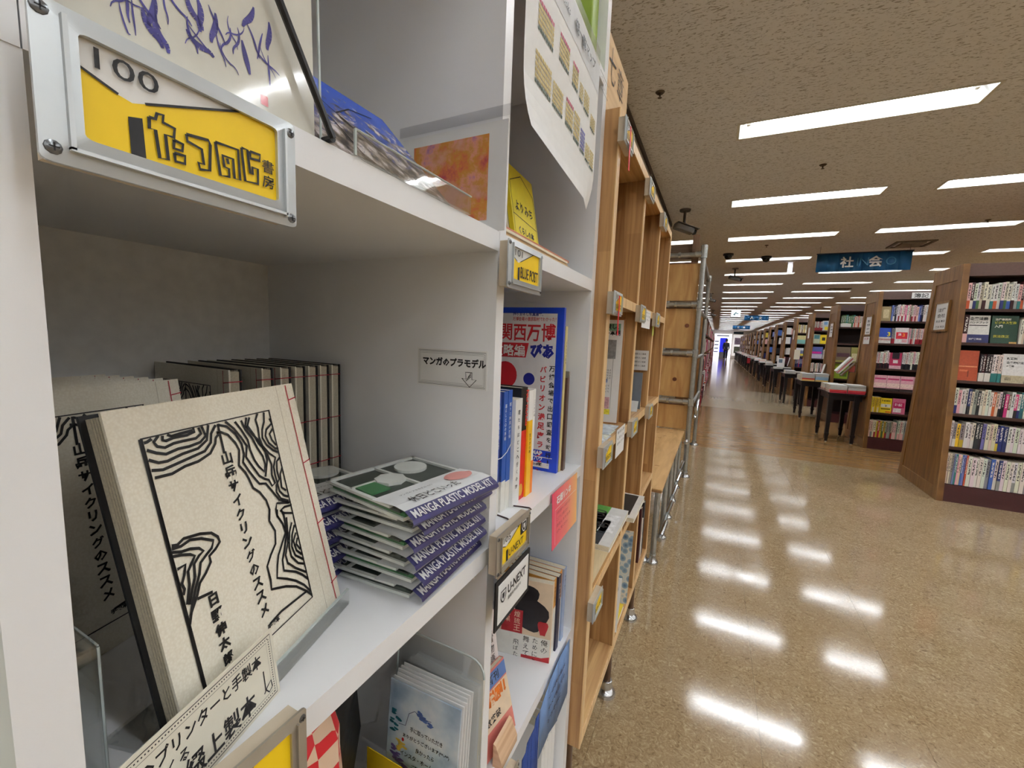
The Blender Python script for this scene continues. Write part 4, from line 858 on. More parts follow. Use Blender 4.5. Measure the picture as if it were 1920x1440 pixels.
bd = MB().obox(o + e * 2, u, v * 0.30, n * 0.0003).build('paper_band', BAND, t)
q = MB(); put_column(q, '俺の', o + u * 0.90 + v * 0.29, u, v, e * 4, 0.0135); put_column(q, 'ために、', o + u * 0.74 + v * 0.29, u, v, e * 4, 0.012); put_column(q, '舞えて', o + u * 0.58 + v * 0.29, u, v, e * 4, 0.013); put_column(q, '飛ばた', o + u * 0.40 + v * 0.22, u, v, e * 4, 0.011); q.build('band_lettering', INK, bd)
q = MB(); q.face([o + u * a + v * b + e * 4 for a, b in ((0.50, 0.0), (1.0, 0.0), (1.0, 0.08), (0.86, 0.045), (0.5, 0.04))]); q.build('red_foot', CRIM, bd)
cols = [((200, 140, 60), 'orange and white'), ((30, 34, 60), 'dark navy'), ((220, 150, 60), 'amber'), ((150, 170, 205), 'pale blue')]
for k, (cc, nm) in enumerate(cols):
    shelf_book('%s spined novel behind the cloaked figure novel' % nm, 0.6855 + k * 0.0152, 0.0145, 0.151, -0.232 + 0.004 * (k % 2), mat('novel %d' % k, cc, 0.45), BAND if k in (0, 2) else None, 0.62, '物語の続き', 0.006, WPAPER if k in (1,) else INK, depth=0.105, group='novels on the lower shelf of cell 105', z=S3)
# comics leaning at the left, in front of them a bevelled wood block
ROSE = mat('rose jacket', (206, 120, 110), 0.4); SILV = mat('silver print', (214, 210, 214), 0.4)
BL, BR, TL = V((-0.262, 0.4235, S3 + 0.0035)), V((-0.247, 0.5275, S3 + 0.0035)), V((-0.292, 0.4235, S3 + 0.175))
o, u, v, n = frame_from(BL, BR, TL); e = n * 0.0003
t = face_book('comic_book', 'taller comic with red and silver cover art behind the banded comic', o, u, v, n, 0.013, mat('pale comic cover', (226, 216, 214), 0.4))
q = MB(); blob(q, o, u, v, e, 0.33, 0.30, 0.26, 0.30, wob=0.15); blob(q, o, u, v, e, 0.62, 0.40, 0.2, 0.16, wob=0.2, ph=2); q.build('red_art', CRIM, t)
q = MB(); blob(q, o, u, v, e * 2, 0.36, 0.70, 0.2, 0.16, wob=0.2); blob(q, o, u, v, e * 2, 0.18, 0.45, 0.06, 0.25, wob=0.2); q.build('silver_art', SILV, t)
q = MB(); blob(q, o, u, v, e * 3, 0.30, 0.22, 0.12, 0.18, wob=0.25, ph=1); put_column(q, '白雪物語', o + u * 0.86 + v * 0.9, u, v, e * 3, 0.014); q.build('dark_art', CHAR, t)
BL, BR, TL = V((-0.2405, 0.4235, S3 + 0.0035)), V((-0.2275, 0.5255, S3 + 0.0035)), V((-0.268, 0.4235, S3 + 0.105))
o, u, v, n = frame_from(BL, BR, TL); e = n * 0.0003
t = face_book('comic_book', 'front comic with blue band and orange lettering by the wood block', o, u, v, n, 0.008, ROSE)
q = MB(); q.face([o + u * a + v * b + e for a, b in ((0, 0.78), (1, 0.78), (1, 0.97), (0, 0.97))]); q.build('blue_band', mat('slate blue band', (88, 118, 176), 0.4), t)
q = MB(); q.face([o + u * a + v * b + e for a, b in ((0, 0.3), (1, 0.3), (1, 0.76), (0, 0.76))]); q.build('cream_band', CREAMJ, t)
q = MB(); put_text(q, '大増刷！', o + u * 0.3 + v * 0.56, u, v, e * 2, w=0.065, bold=0.06); q.build('orange_lettering', mat('orange print', (214, 110, 30), 0.4), t)
q = MB(); put_text(q, '待望の最新刊', o + u * 0.05 + v * 0.82, u, v, e * 2, w=0.08, bold=0.02); put_text(q, '累計部数突破', o + u * 0.06 + v * 0.36, u, v, e * 2, w=0.07, bold=0.02); q.build('dark_lettering', INK, t)
wb = MB(); pr = [(0, 0), (0.014, 0), (0.014, 0.010), (0.004, 0.033), (0, 0.035)]
wb.prism([(-0.2265 + a - 0.004, 0.458, S3 + b) for a, b in pr][::-1], (0, 0.05, 0))
tag(wb.build('wood_block', wood('pale block wood', (214, 180, 146), (190, 150, 116), 'y', 'z', 1, 5, 0.5, 0.0, 120)), 'small pale wooden block holding up the comics', 'block')
# blue card and cloth hanging below cell 105
BCARD = mat('dusty blue card', (104, 132, 176), 0.6); BNAVY = mat('navy cloth', (34, 58, 120), 0.8, noise=0.15)
bc = thing('blue_notice', 'dusty blue card with dark handwritten lines over the lower shelf edge', 'notice', (-0.213, 0.68, 0.6))
q = MB(); ln = [(0.597, 0.675, 0.585), (0.64, 0.695, 0.59), (0.69, 0.704, 0.575), (0.748, 0.703, 0.585)]
for a, b in zip(ln[:-1], ln[1:]): q.face([(-0.2135, a[0], a[2]), (-0.2125, b[0], b[2]), (-0.2145, b[0], b[1]), (-0.2145, a[0], a[1])])
bo = q.build('sheet', BCARD, bc, smooth=True); sl = bo.modifiers.new('thickness', 'SOLIDIFY'); sl.thickness = 0.0006
q = MB()
for k, s in enumerate(['この棚の本は', 'すべて新品です', 'どうぞ手に']): put_text(q, s, (-0.2118, 0.632, 0.667 - 0.024 * k), (0, 1, 0), (0, 0, 1), (0.0, 0, 0), w=0.088 - 0.02 * (k == 2), h=0.010, bold=0.04)
q.build('handwriting', mat('dark blue ink', (36, 44, 74), 0.6), bo)
nc = MB()
for j in range(6):
    y0, y1 = 0.530 + j * 0.0112, 0.530 + (j + 1) * 0.0112; w0, w1 = 0.004 * math.sin(j * 2.1), 0.004 * math.sin((j + 1) * 2.1)
    nc.face([(-0.2145 + w0, y0, 0.50 + 0.003 * j), (-0.2145 + w1, y1, 0.503 + 0.003 * j), (-0.2155 + w1 * 0.4, y1, 0.652 + 0.004 * j), (-0.2155 + w0 * 0.4, y0, 0.648 + 0.004 * j)])
no = nc.build('navy_cloth', BNAVY, smooth=True); sl = no.modifiers.new('thickness', 'SOLIDIFY'); sl.thickness = 0.001
tag(no, 'navy cloth strip hanging left of the dusty blue card', 'cloth')
for k in range(4):
    shelf_book('white dotted-spine booklet on the lowest visible shelf, %s from the left' % ORD[k], 0.690 + 0.0195 * k, 0.0185, 0.19, -0.2400, WPAPER, None, 0.3, 'シリーズ全集', 0.005, mat('grey print', (130, 130, 134), 0.6), depth=0.13, group='white booklets on the lowest visible shelf', z=0.35)

# ------------------------------------------------------------------ cell 103 (under the model kits): postcards, bags
st = thing('postcard_stand', 'clear acrylic stand holding the thank-you postcards', 'stand', (-0.27, 0.365, S3))
R = lambda x_, z_, y_=0.0: V((x_, 0.372 + (z_ - S3) * 0.06 + y_, z_))
pts = rrect(-0.335, S3, -0.208, 0.925, 0.02, 4)
MB().prism([R(a, b) for a, b in pts][::-1], (0, 0.0025, 0)).build('back_plate', ACR, st)
MB().tube([R(a, b) for a, b in pts[:11]], 0.0013, 5, cap=True).build('polished_edge', ACRE, st)
MB().box((-0.335, 0.33, S3 + 0.0003), (-0.208, 0.3705, S3 + 0.0255)).build('base', ACR, st)
MB().box((-0.335, 0.3275, S3 + 0.0003), (-0.208, 0.3298, S3 + 0.045)).build('front_lip', ACR, st)
def _wc(k):
    n1 = k.add('ShaderNodeTexNoise'); n1.inputs['Scale'].default_value = 16; n1.inputs['Detail'].default_value = 5; k.link(k.coords('Object'), n1.inputs['Vector'])
    k.link(k.ramp(n1.outputs['Fac'], [(0.35, lin((232, 236, 238))), (0.5, lin((190, 208, 222))), (0.66, lin((140, 164, 190)))]), k.b.inputs['Base Color']); k.b.inputs['Roughness'].default_value = 0.55
WCOL = print_mat('watercolour wash', _wc)
for k in range(6):
    o = V((-0.3235 + 0.0012 * (k % 3), 0.3455 + 0.0042 * k, S3 + 0.0262 + 0.0012 * k)); u = V((0.1, 0.003, 0)); v = V((0, 0.012, 0.148)); n = u.cross(v).normalized()
    t, c = paper_card('postcard', 'floral thank-you postcard at the front of the clear stand' if k == 0 else 'white postcard in the clear stand, %s behind the floral one' % ORD[k - 1], 'postcard', o, u, v, n, 0.0016, WCOL if k == 0 else WPAPER, 'postcards in the clear stand')
    if k: continue
    e = n * 0.0003; q = MB()
    for j, s in enumerate(['手に取っていただき', 'ありがとうございます(*^-^*)', '良かったら', 'インスタ・ホームページを', 'ご覧ください♪']): put_text(q, s, o + u * (0.56) + v * (0.66 - 0.075 * j), u, v, e, w=(0.046, 0.066, 0.026, 0.07, 0.036)[j], h=0.0062, bold=0.015, center=True)
    put_text(q, 'MAYOクラフト', o + u * 0.66 + v * 0.24, u, v, e, w=0.034, h=0.005, center=True); q.build('lettering', INK, c)
    random.seed(8)
    for nm, cc, pl in (('teal_leaf', (34, 110, 128), [(0.10, 0.74), (0.14, 0.70), (0.08, 0.66), (0.13, 0.62), (0.09, 0.58), (0.92, 0.30), (0.88, 0.26), (0.95, 0.25), (0.90, 0.20)]), ('violet_petal', (120, 100, 170), [(0.12, 0.44), (0.18, 0.40), (0.14, 0.36), (0.22, 0.35), (0.28, 0.34), (0.10, 0.40)]), ('yellow_petal', (236, 206, 90), [(0.2, 0.46), (0.24, 0.5), (0.17, 0.52)]), ('blue_flower', (84, 110, 170), [(0.42, 0.82), (0.48, 0.80), (0.53, 0.79), (0.60, 0.77)])):
        q = MB()
        for a, b in pl:
            for r in range(3): blob(q, o, u, v, e, a + random.uniform(-0.03, 0.03), b + random.uniform(-0.02, 0.02), 0.036, 0.012, 8, r, 0.3)
        q.build(nm, mat('print ' + nm, cc, 0.6), c)['kind'] = 'stuff'
    q = MB(); q.ribbon([(0.16, 0.66), (0.26, 0.67), (0.30, 0.78), (0.38, 0.82), (0.5, 0.79), (0.62, 0.80)], 0.0008, o, u, v, e); q.build('ribbon_print', mat('slate print', (90, 96, 130), 0.6), c)
    q = MB(); blob(q, o, u, v, e, 0.235, 0.545, 0.018, 0.016, 10); q.build('red_heart', mat('red print', (206, 30, 40), 0.6), c)
ytag = MB().obox((-0.332, 0.3255, S3 + 0.0004), V((0.098, 0.0005, -0.0)), V((0, 0.0012, 0.105)), V((0, 0.0008, 0)))
tag(ytag.build('yellow_price_card', YEL), 'plain yellow card in front of the postcards', 'card')
# dark bags to the left
def lumpy(name, label, cat, c, r, m, seed, flat=0.0, film=None, extra=None):
    random.seed(seed); mb = MB(); nu, nv = 12, 9; rows = []
    for j in range(nv + 1):
        ph = PI * j / nv; row = []
        for i in range(nu):
            th = 2 * PI * i / nu; k = 1 + random.uniform(-0.13, 0.13) * (0 < j < nv)
            z_ = c[2] + r[2] * (1 - math.cos(ph)) if True else 0
            row.append(len(mb.v)); mb.v.append(V((c[0] + r[0] * k * math.sin(ph) ** 0.55 * math.cos(th), c[1] + r[1] * k * math.sin(ph) ** 0.55 * math.sin(th), z_)) if 0 < j < nv else V((c[0], c[1], z_)))
        rows.append(row)
    for j in range(nv):
        for i in range(nu): mb.f.append((rows[j][i], rows[j][(i + 1) % nu], rows[j + 1][(i + 1) % nu], rows[j + 1][i])); mb.mi.append(0)
    t = thing(name, label, cat, (c[0], c[1], c[2])); mb.build('body', m, t, smooth=True)
    return t
def _chk(k):
    ck = k.add('ShaderNodeTexChecker'); ck.inputs['Scale'].default_value = 52; ck.inputs['Color1'].default_value = (*lin((196, 24, 36)), 1); ck.inputs['Color2'].default_value = (*lin((226, 196, 168)), 1)
    k.link(k.coords('Object'), ck.inputs[0]); k.link(ck.outputs[0], k.b.inputs['Base Color']); k.b.inputs['Roughness'].default_value = 0.5
CHK = print_mat('red checked cloth', _chk)
t = lumpy('checked_pouch', 'red and cream checked pouch under the model kit shelf', 'pouch', (-0.268, 0.192, S3 + 0.0005), (0.030, 0.042, 0.152), CHK, 4)
t = lumpy('black_bag', 'crumpled black bag behind the checked pouch', 'bag', (-0.378, 0.268, S3 + 0.0005), (0.066, 0.060, 0.155), mat('black bag film', (12, 11, 12), 0.55, bump=0.6, bs=60), 7)
MB().tube([(-0.335, 0.275, S3 + 0.26), (-0.325, 0.276, S3 + 0.15), (-0.33, 0.278, S3 + 0.02)], 0.004, 6).build('seam', mat('dark seam', (48, 42, 42), 0.5), t)
t = lumpy('gift_bundle', 'yellow bundle in crinkled clear film beside the postcards', 'bundle', (-0.268, 0.264, S3 + 0.0005), (0.026, 0.025, 0.076), mat('muted yellow paper', (176, 154, 84), 0.5, noise=0.3, ns=60, bump=0.8, bs=70), 9)
# thing just visible in the neighbouring cell at far left
gb = thing('green_leaflet', 'pale green leaflet just visible left of the white post', 'leaflet', (-0.25, 0.03, S2))
MB().box((-0.262, -0.02, S2 + 0.0003), (-0.260, 0.040, S2 + 0.12)).build('sheet', mat('pale green paper', (214, 222, 196), 0.6), gb)
yb = thing('yellow_booklet', 'yellow and white booklet at far left beside the post', 'booklet', (-0.24, 0.03, S2))
MB().box((-0.246, -0.02, S2 + 0.0003), (-0.243, 0.0405, S2 + 0.035)).build('cover', YEL, yb); MB().box((-0.2465, -0.02, S2 + 0.0353), (-0.2435, 0.0405, S2 + 0.048)).build('page_block', WPAPER, yb)
# ------------------------------------------------------------------ oak cube shelving further along (front plane x = -0.193)
XW, XWB = -0.193, -0.49
OAKV = wood('oak staves upright', (204, 162, 108), (152, 106, 62), 'z', 'x', 0.042, 0.45, 0.42, 0.85, 70)
OAKH = wood('oak staves level', (214, 176, 124), (172, 128, 80), 'y', 'x', 0.042, 0.45, 0.42, 0.6, 70)
OAKE = wood('oak front edge', (232, 200, 150), (206, 166, 112), 'z', 'y', 1, 5, 0.45, 0.0, 90)  # paler copy of the oak; lit look of front edges put into the colour
oak = thing('oak_shelf_unit', 'oak cube shelving unit on steel pipe feet next to white shelving', 'shelf', (-0.34, 1.27, 0.4))
OV = [0.800, 1.110, 1.420, 1.731]; OT = 0.0215
OH = [(0.415, 0.440), (0.748, 0.769), (1.062, 1.083), (1.373, 1.394), (1.698, 1.720)]
for yv in OV:
    p = MB().box((XWB, yv, 0.415 if yv == OV[0] else 0.44), (XW - 0.002, yv + OT, 1.72 if yv == OV[0] else 1.698)).build('upright', OAKV, oak)
    MB().box((XW - 0.002, yv, 0.415 if yv == OV[0] else 0.44), (XW, yv + OT, 1.72 if yv == OV[0] else 1.698)).build('lit_edge_strip', OAKE, p)
for k, (z0, z1) in enumerate(OH):
    for j in range(3):
        a = OV[j] + OT + 0.0002; b = OV[j + 1] - 0.0002 if 0 < k < 4 else OV[j + 1] + OT
        if k in (0, 4) and j > 0: a = OV[j] + OT
        p = MB().box((XWB, a, z0), (XW - 0.002, b, z1)).build('shelf_board', OAKH, oak)
        MB().box((XW - 0.002, a, z0), (XW, b, z1)).build('lit_edge_strip', OAKE, p)
MB().box((XWB - 0.006, 0.80, 0.415), (XWB, 1.7525, 1.72)).build('back_panel', OAKV, oak)
STEEL = mat('galvanised pipe', (178, 180, 178), 0.32, 0.85, noise=0.12, ns=40); CHROME = mat('chrome fitting', (205, 208, 210), 0.16, 0.95, noise=0.05); RUST = mat('bronze pipe', (98, 74, 56), 0.4, 0.5)
def flange(mb, x, y, r=0.036, z=0.0):
    mb.lathe((x, y, z + 0.0003), [(r, 0), (r, 0.008), (r * 0.9, 0.016), (r * 0.62, 0.026), (r * 0.58, 0.055), (r * 0.52, 0.057)], 18); return mb
def pipe_leg(parent, x, y, z1, m=RUST, r=0.015):
    p = MB().tube([(x, y, 0.05), (x, y, z1)], r, 12).build('pipe_leg', m, parent, smooth=True)
    flange(MB(), x, y).build('floor_flange', CHROME, p, smooth=True)
for yv in (0.95, 1.43): pipe_leg(oak, -0.262, yv, 0.415); pipe_leg(oak, -0.44, yv, 0.415)
pipe_leg(oak, -0.262, 1.90, 0.40); MB().tube([(-0.262, 0.9, 0.398), (-0.262, 1.9, 0.398)], 0.015, 10).build('pipe_rail', RUST, oak, smooth=True)
MB().lathe((-0.262, 1.90, 0.375), [(0.021, 0), (0.021, 0.042), (0.015, 0.045)], 12).build('elbow', CHROME, oak, smooth=True)
# sign board above
sbn = thing('chapter_sign_board', 'upright pale wooden board with burnt black characters atop the oak shelving', 'sign', (-0.28, 1.0, 1.72))
MB().box((-0.298, 0.80, 1.7205), (-0.2795, 1.226, 2.0)).build('board', wood('pale sign pine', (228, 196, 150), (206, 168, 120), 'y', 'z', 0.06, 0.5, 0.5, 0.12, 60), sbn)
q = MB()
for k, ch in enumerate('第七章'): put_text(q, ch, (-0.2785, 0.965 + 0.085 * k, 1.945), (0, 1, 0), (0, 0, 1), (0.0004, 0, 0), w=0.066, h=0.072, bold=-0.01, center=True)
q.build('burnt_lettering', INK, sbn)
# plates on the oak shelving
W8 = lambda dk, P, w, h: put_text(dk, 'ほんだな', P(0.34, 0.28), (0, 1, 0), (0, 0, 1), (0.0003, 0, 0), w=0.04, h=0.010, bold=0.02)
where = {0: 'top row', 1: 'second row', 2: 'third row', 3: 'fourth row'}
for r_, zz in ((0, 1.654), (1, 1.3475), (2, 1.0475), (3, 0.722)):
    for c_, yy in enumerate((0.785, 1.09, 1.39)):
        if r_ == 3 and c_ > 0: continue
        plate(yy, zz, -0.179, 'small yellow name plate on the oak shelving, %s, %s column' % (where[r_], ORD[c_]), '1%d%d' % (r_ + 1, c_), W8, w=0.075, h=0.045, thick=0.0135)
def red_strip(label, y, z):
    q = MB(); pts = [(0, 0), (0.004, -0.02), (0.001, -0.045), (0.005, -0.075)]
    for (a, b), (c, d) in zip(pts[:-1], pts[1:]): q.face([(-0.1755, y + a, z + b), (-0.1755, y + c, z + d), (-0.1755, y + c + 0.008, z + d), (-0.1755, y + a + 0.008, z + b)])
    o_ = q.build('red_ribbon', mat('scarlet ribbon', (206, 24, 36), 0.5)); s_ = o_.modifiers.new('thickness', 'SOLIDIFY'); s_.thickness = 0.0008
    tag(o_, label, 'ribbon', 'red ribbons on the oak shelving')
red_strip('red ribbon over the second-row plate nearest the white shelving', 0.812, 1.385); red_strip('red ribbon over the top-row plate nearest the white shelving', 0.812, 1.69)
# paper notes taped to shelf edges
def note(label, y, z, w, h, lines, m=WPAPER, x=-0.1915, ink=None):
    o_ = V((x + 0.0008, y, z)); t, c = paper_card('paper_note', label, 'note', o_, (0, w, 0), (0, 0, h), (1, 0, 0), 0.0006, m, 'paper notes on the oak shelving')
    q = MB()
    for k, s in enumerate(lines): put_text(q, s, o_ + V((0, w * 0.1, h * (0.82 - 0.2 * k))), AY, AZ, (0.0003, 0, 0), w=w * 0.8, h=h * 0.1)
    if lines: q.build('lettering', ink or mat('soft black print', (60, 60, 64), 0.6), c)
    return t
note('white paper note taped to the second row of the oak shelving', 1.186, 1.338, 0.155, 0.052, ['この棚の本について', 'お手に取ってご覧', 'ください'])
note('long white paper slip hanging from the third row', 0.955, 1.025, 0.095, 0.068, ['新刊入荷', 'しました', '是非どうぞ'])
gtg = MB().prism([V((-0.1905, 1.40 + a, 1.318 + b)) for a, b in rrect(0, 0, 0.03, 0.07, 0.012, 3)], (0.0006, 0, 0)).build('green_bookmark', mat('lime card', (206, 220, 110), 0.6)); tag(gtg, 'lime green bookmark hanging from the second oak row', 'bookmark')
# third row: framed poster, small sign, leaflets, grey booklet stand
fr = thing('framed_notice', 'framed white notice with Japanese text leaning in the oak cell', 'notice', (-0.23, 1.0, 1.083))
o, u, v, n = frame_from((-0.345, 1.060, 1.0835), (-0.214, 1.075, 1.0835), (-0.345, 1.082, 1.355))
MB().obox(o - n * 0.006, u, v, n * 0.006).build('frame', wood('thin frame wood', (190, 140, 88), (160, 112, 66), 'z', 'x', 1, 5, 0.5, 0, 90), fr)
sh = MB().obox(o + u * 0.02 + v * 0.01 + n * 0.0003, u * 0.95, v * 0.98, n * 0.0006).build('sheet', WPAPER, fr); e = n * 0.0012
q = MB(); put_text(q, 'を点検し、', o + u * 0.42 + v * 0.90, u, v, e, w=0.062, bold=0.03); put_text(q, 'ための本棚', o + u * 0.42 + v * 0.84, u, v, e, w=0.066, bold=0.03)
for k in range(4): put_text(q, 'この棚は誰でも自由に使える', o + u * 0.25 + v * (0.50 - 0.025 * k), u, v, e, w=0.072, h=0.005)
for k in range(3): put_text(q, '気になる本を手に取って', o + u * 0.25 + v * (0.35 - 0.028 * k), u, v, e, w=0.07, h=0.005)
q.ribbon([(0.82, 0.14), (0.82, 0.62), (0.62, 0.62)], 0.0006, o, u, v, e); q.build('lettering', INK, sh)
for nm, cc, rc in (('green_bar', (122, 170, 140), (0.38, 0.885, 0.92, 0.955)), ('grey_picture', (140, 138, 136), (0.48, 0.62, 0.86, 0.80)), ('rose_bar', (224, 160, 160), (0.2, 0.545, 0.62, 0.58)), ('blue_bar', (150, 166, 206), (0.2, 0.39, 0.74, 0.425)), ('rose_picture', (206, 160, 166), (0.40, 0.14, 0.80, 0.25)), ('yellow_bar', (238, 224, 60), (0.44, 0.085, 0.82, 0.135))):
    a0, b0, a1, b1 = rc; MB().obox(o + u * a0 + v * b0 + n * 0.0009, u * (a1 - a0), v * (b1 - b0), n * 0.0001).build(nm, mat('print ' + nm, cc, 0.6, noise=0.25, ns=160), sh)
for k, (a, b, cc) in enumerate([(0.83, 0.93, (210, 216, 226)), (0.87, 0.99, (224, 226, 214)), (0.93, 1.04, (196, 206, 214))]):
    o_ = MB().box((-0.30 + 0.01 * k, a, 1.0832 + 0.0014 * k), (-0.198 - 0.003 * k, b, 1.0844 + 0.0014 * k)).build('leaflet', mat('leaflet %d' % k, cc, 0.5, noise=0.25, ns=90)); tag(o_, '%s leaflet lying flat before the framed notice' % ['blue-grey', 'cream', 'grey'][k], 'leaflet', 'leaflets lying before the framed notice')
cr = MB(); cr.face([(-0.205, 0.826, 1.0875), (-0.199, 0.872, 1.0875), (-0.232, 0.89, 1.13), (-0.236, 0.838, 1.135)]); cr.face([(-0.236, 0.838, 1.135), (-0.232, 0.89, 1.13), (-0.262, 0.885, 1.10), (-0.262, 0.84, 1.10)])
cro = cr.build('folded_flyer', mat('grey-blue flyer', (206, 214, 224), 0.45, noise=0.2, ns=80)); cro.modifiers.new('thickness', 'SOLIDIFY').thickness = 0.0008; tag(cro, 'folded white and blue flyer propped in the oak cell', 'flyer')
o, u, v, n = frame_from((-0.28, 1.355, 1.0835), (-0.205, 1.36, 1.0835), (-0.28, 1.372, 1.20))
t, c = paper_card('grey_booklet', 'dark grey booklet standing in the oak cell', 'booklet', o, u, v, n, 0.004, mat('slate cover', (104, 112, 122), 0.5))
o, u, v, n = frame_from((-0.262, 1.372, 1.205), (-0.198, 1.376, 1.205), (-0.262, 1.376, 1.27))
t, c = paper_card('small_notice', 'small white notice on the oak upright above grey booklet', 'notice', V(o) + V((0, 0.040, 0)), u, v, n, 0.0006, WPAPER)
q = MB()
for k in range(4): put_text(q, '写真撮影はご遠慮', V(o) + V((0, 0.040, 0)) + u * 0.12 + v * (0.78 - 0.2 * k), u, v, n * 0.0004, w=0.048, h=0.006)
q.build('lettering', INK, c)
o, u, v, n = frame_from((-0.275, 1.30, 1.0835), (-0.205, 1.305, 1.0835), (-0.278, 1.335, 1.112))
paper_card('barcode_card', 'small pale card on little easel before grey booklet', 'card', o, u, v, n, 0.002, mat('pale grey card', (206, 206, 202), 0.5))
wst = MB().prism([(-0.21, 1.385, 1.0832), (-0.21, 1.41, 1.0832), (-0.214, 1.385, 1.19)], (-0.006, 0, 0)).build('wooden_wedge', OAKE); tag(wst, 'thin wooden wedge beside the small notice', 'wedge')
# top row: white files
for k in range(3):
    o_ = MB().box((-0.36, 0.826 + 0.022 * k, 1.3945), (-0.228 - 0.004 * k, 0.845 + 0.022 * k, 1.62 - 0.012 * k)).build('white_file', mat('ivory file', (232, 230, 220), 0.5)); tag(o_, 'ivory file standing in the upper oak cell, %s from the left' % ORD[k], 'file', 'ivory files in the upper oak cell')
tg = thing('paper_figure', 'small white folded paper figure on second row plate', 'figure', (-0.2, 0.835, 1.394))
MB().prism([(-0.205, 0.826, 1.3945), (-0.205, 0.868, 1.3945), (-0.205, 0.862, 1.43), (-0.205, 0.852, 1.42), (-0.205, 0.838, 1.448)], (0.002, 0, 0)).build('body', WPAPER, tg)
# fourth row: magazines lying on boards / bottom row: booklets
def flat_mag(label, y0, y1, z, x0, x1, cc, bits, grp='magazines lying in the oak cells', th=0.012):
    t = thing('magazine', label, 'magazine', ((x0 + x1) / 2, (y0 + y1) / 2, z), grp)
    MB().box((x0, y0, z + 0.0006), (x1 - 0.001, y1, z + th - 0.0008)).build('page_block', PAGES, t); MB().box((x0, y0, z), (x1, y1, z + 0.0006)).build('back_cover', WPAPER, t)
    c = MB().box((x0, y0, z + th - 0.0008), (x1, y1, z + th)).build('front_cover', mat('mag ' + label[:14], cc, 0.35), t)
    for nm, col, (a0, b0, a1, b1) in bits: MB().box((x0 + (x1 - x0) * a0, y0 + (y1 - y0) * b0, z + th), (x0 + (x1 - x0) * a1, y0 + (y1 - y0) * b1, z + th + 0.0003)).build(nm, mat('print ' + nm + label[:8], col, 0.4, noise=0.2, ns=120), c)
    return t, c
t, c = flat_mag('food magazine with green dish and yen price on cover', 0.83, 1.04, 0.8605, -0.335, -0.165, (224, 224, 220), [('green_photo', (86, 150, 70), (0.35, 0.0, 0.75, 1.0)), ('grey_photo', (150, 140, 150), (0.1, 0.0, 0.34, 0.5)), ('dark_strip', (50, 54, 58), (0.76, 0.0, 0.86, 0.6)), ('white_panel', (240, 240, 238), (0.5, 0.3, 0.95, 0.78))])
q = MB(); put_text(q, '100', (-0.21, 0.955, 0.8731), (0, 1, 0), (-1, 0, 0), (0, 0, 0), h=0.03, bold=0.01); put_text(q, '便利', (-0.19, 0.88, 0.8731), (0, 1, 0), (-1, 0, 0), (0, 0, 0), h=0.03, bold=0.03); q.build('lettering', INK, c)
sup = MB(); sup.box((-0.33, 0.84, 0.7693), (-0.2, 1.03, 0.8603)); sup_o = sup.build('book_pile_box', mat('cream carton', (222, 206, 170), 0.6)); tag(sup_o, 'cream carton under the food magazine', 'carton')
t, c = flat_mag('black and white recipe magazine in second oak column', 1.14, 1.33, 0.80, -0.33, -0.165, (226, 222, 214), [('salad_photo', (110, 150, 90), (0.1, 0.0, 0.5, 0.7)), ('black_panel', (24, 22, 22), (0.5, 0.1, 0.9, 0.95)), ('gold_mark', (220, 190, 80), (0.55, 0.4, 0.66, 0.7))])
o_ = MB().box((-0.33, 1.15, 0.7693), (-0.21, 1.32, 0.7998)).build('book_pile_box', mat('umber carton', (120, 62, 40), 0.6)); tag(o_, 'dark red-brown carton under the recipe magazine', 'carton')
# bottom row
for k in range(6):
    book_solid('thin_booklet', 'grey thin booklet in the lowest oak cell, %s from the left' % ORD[k], (-0.215 - 0.003 * (k % 2), 0.845 + 0.0125 * k, 0.4405), AY, -AX, AZ, 0.011, 0.13, 0.205 + 0.006 * (k % 3), mat('oatmeal booklet', (186, 178, 162), 0.6), None, 0.3, 'grey booklets in the lowest oak cell', False, None, 'booklet')
o, u, v, n = frame_from((-0.255, 1.085, 0.4405), (-0.192, 1.20, 0.4405), (-0.275, 1.10, 0.62))
def _dots(k):
    vo = k.add('ShaderNodeTexVoronoi'); vo.inputs['Scale'].default_value = 44; k.link(k.coords('Object'), vo.inputs['Vector'])
    k.link(k.ramp(vo.outputs['Distance'], [(0.12, lin((86, 112, 136))), (0.42, lin((150, 170, 180))), (0.52, lin((226, 214, 190))), (0.6, lin((200, 206, 200)))]), k.b.inputs['Base Color']); k.b.inputs['Roughness'].default_value = 0.4
DOTS = print_mat('blue dotted paper', _dots)
o, u, v, n = frame_from((-0.262, 1.33, 0.441), (-0.195, 1.415, 0.441), (-0.285, 1.35, 0.70))
t, c = paper_card('dotted_notebook', 'pale blue notebook with round spots leaning in the lowest row', 'notebook', V((-0.300, 1.300, 0.4405)), (0.105, 0.02, 0), (0, 0.045, 0.23), V((0.15, -0.98, 0.2)), 0.008, DOTS)
t, c = paper_card('spotted_booklet', 'white booklet with grey spots at the lowest oak row', 'booklet', V((-0.290, 1.150, 0.4405)), (0.095, 0.02, 0), (0, 0.035, 0.15), V((0.15, -0.98, 0.2)), 0.006, WPAPER)
q = MB(); o_, u_, v_, n_ = V((-0.290, 1.150, 0.4405)), V((0.095, 0.02, 0)), V((0, 0.035, 0.15)), V((0.2, -0.95, 0.22)).normalized()
for a, b in ((0.75, 0.3), (0.4, 0.6), (0.8, 0.8)): blob(q, o_, u_, v_, n_ * 0.002, a, b, 0.12, 0.1, 14)
q.build('grey_spot', mat('soft grey print', (140, 150, 164), 0.6), c)
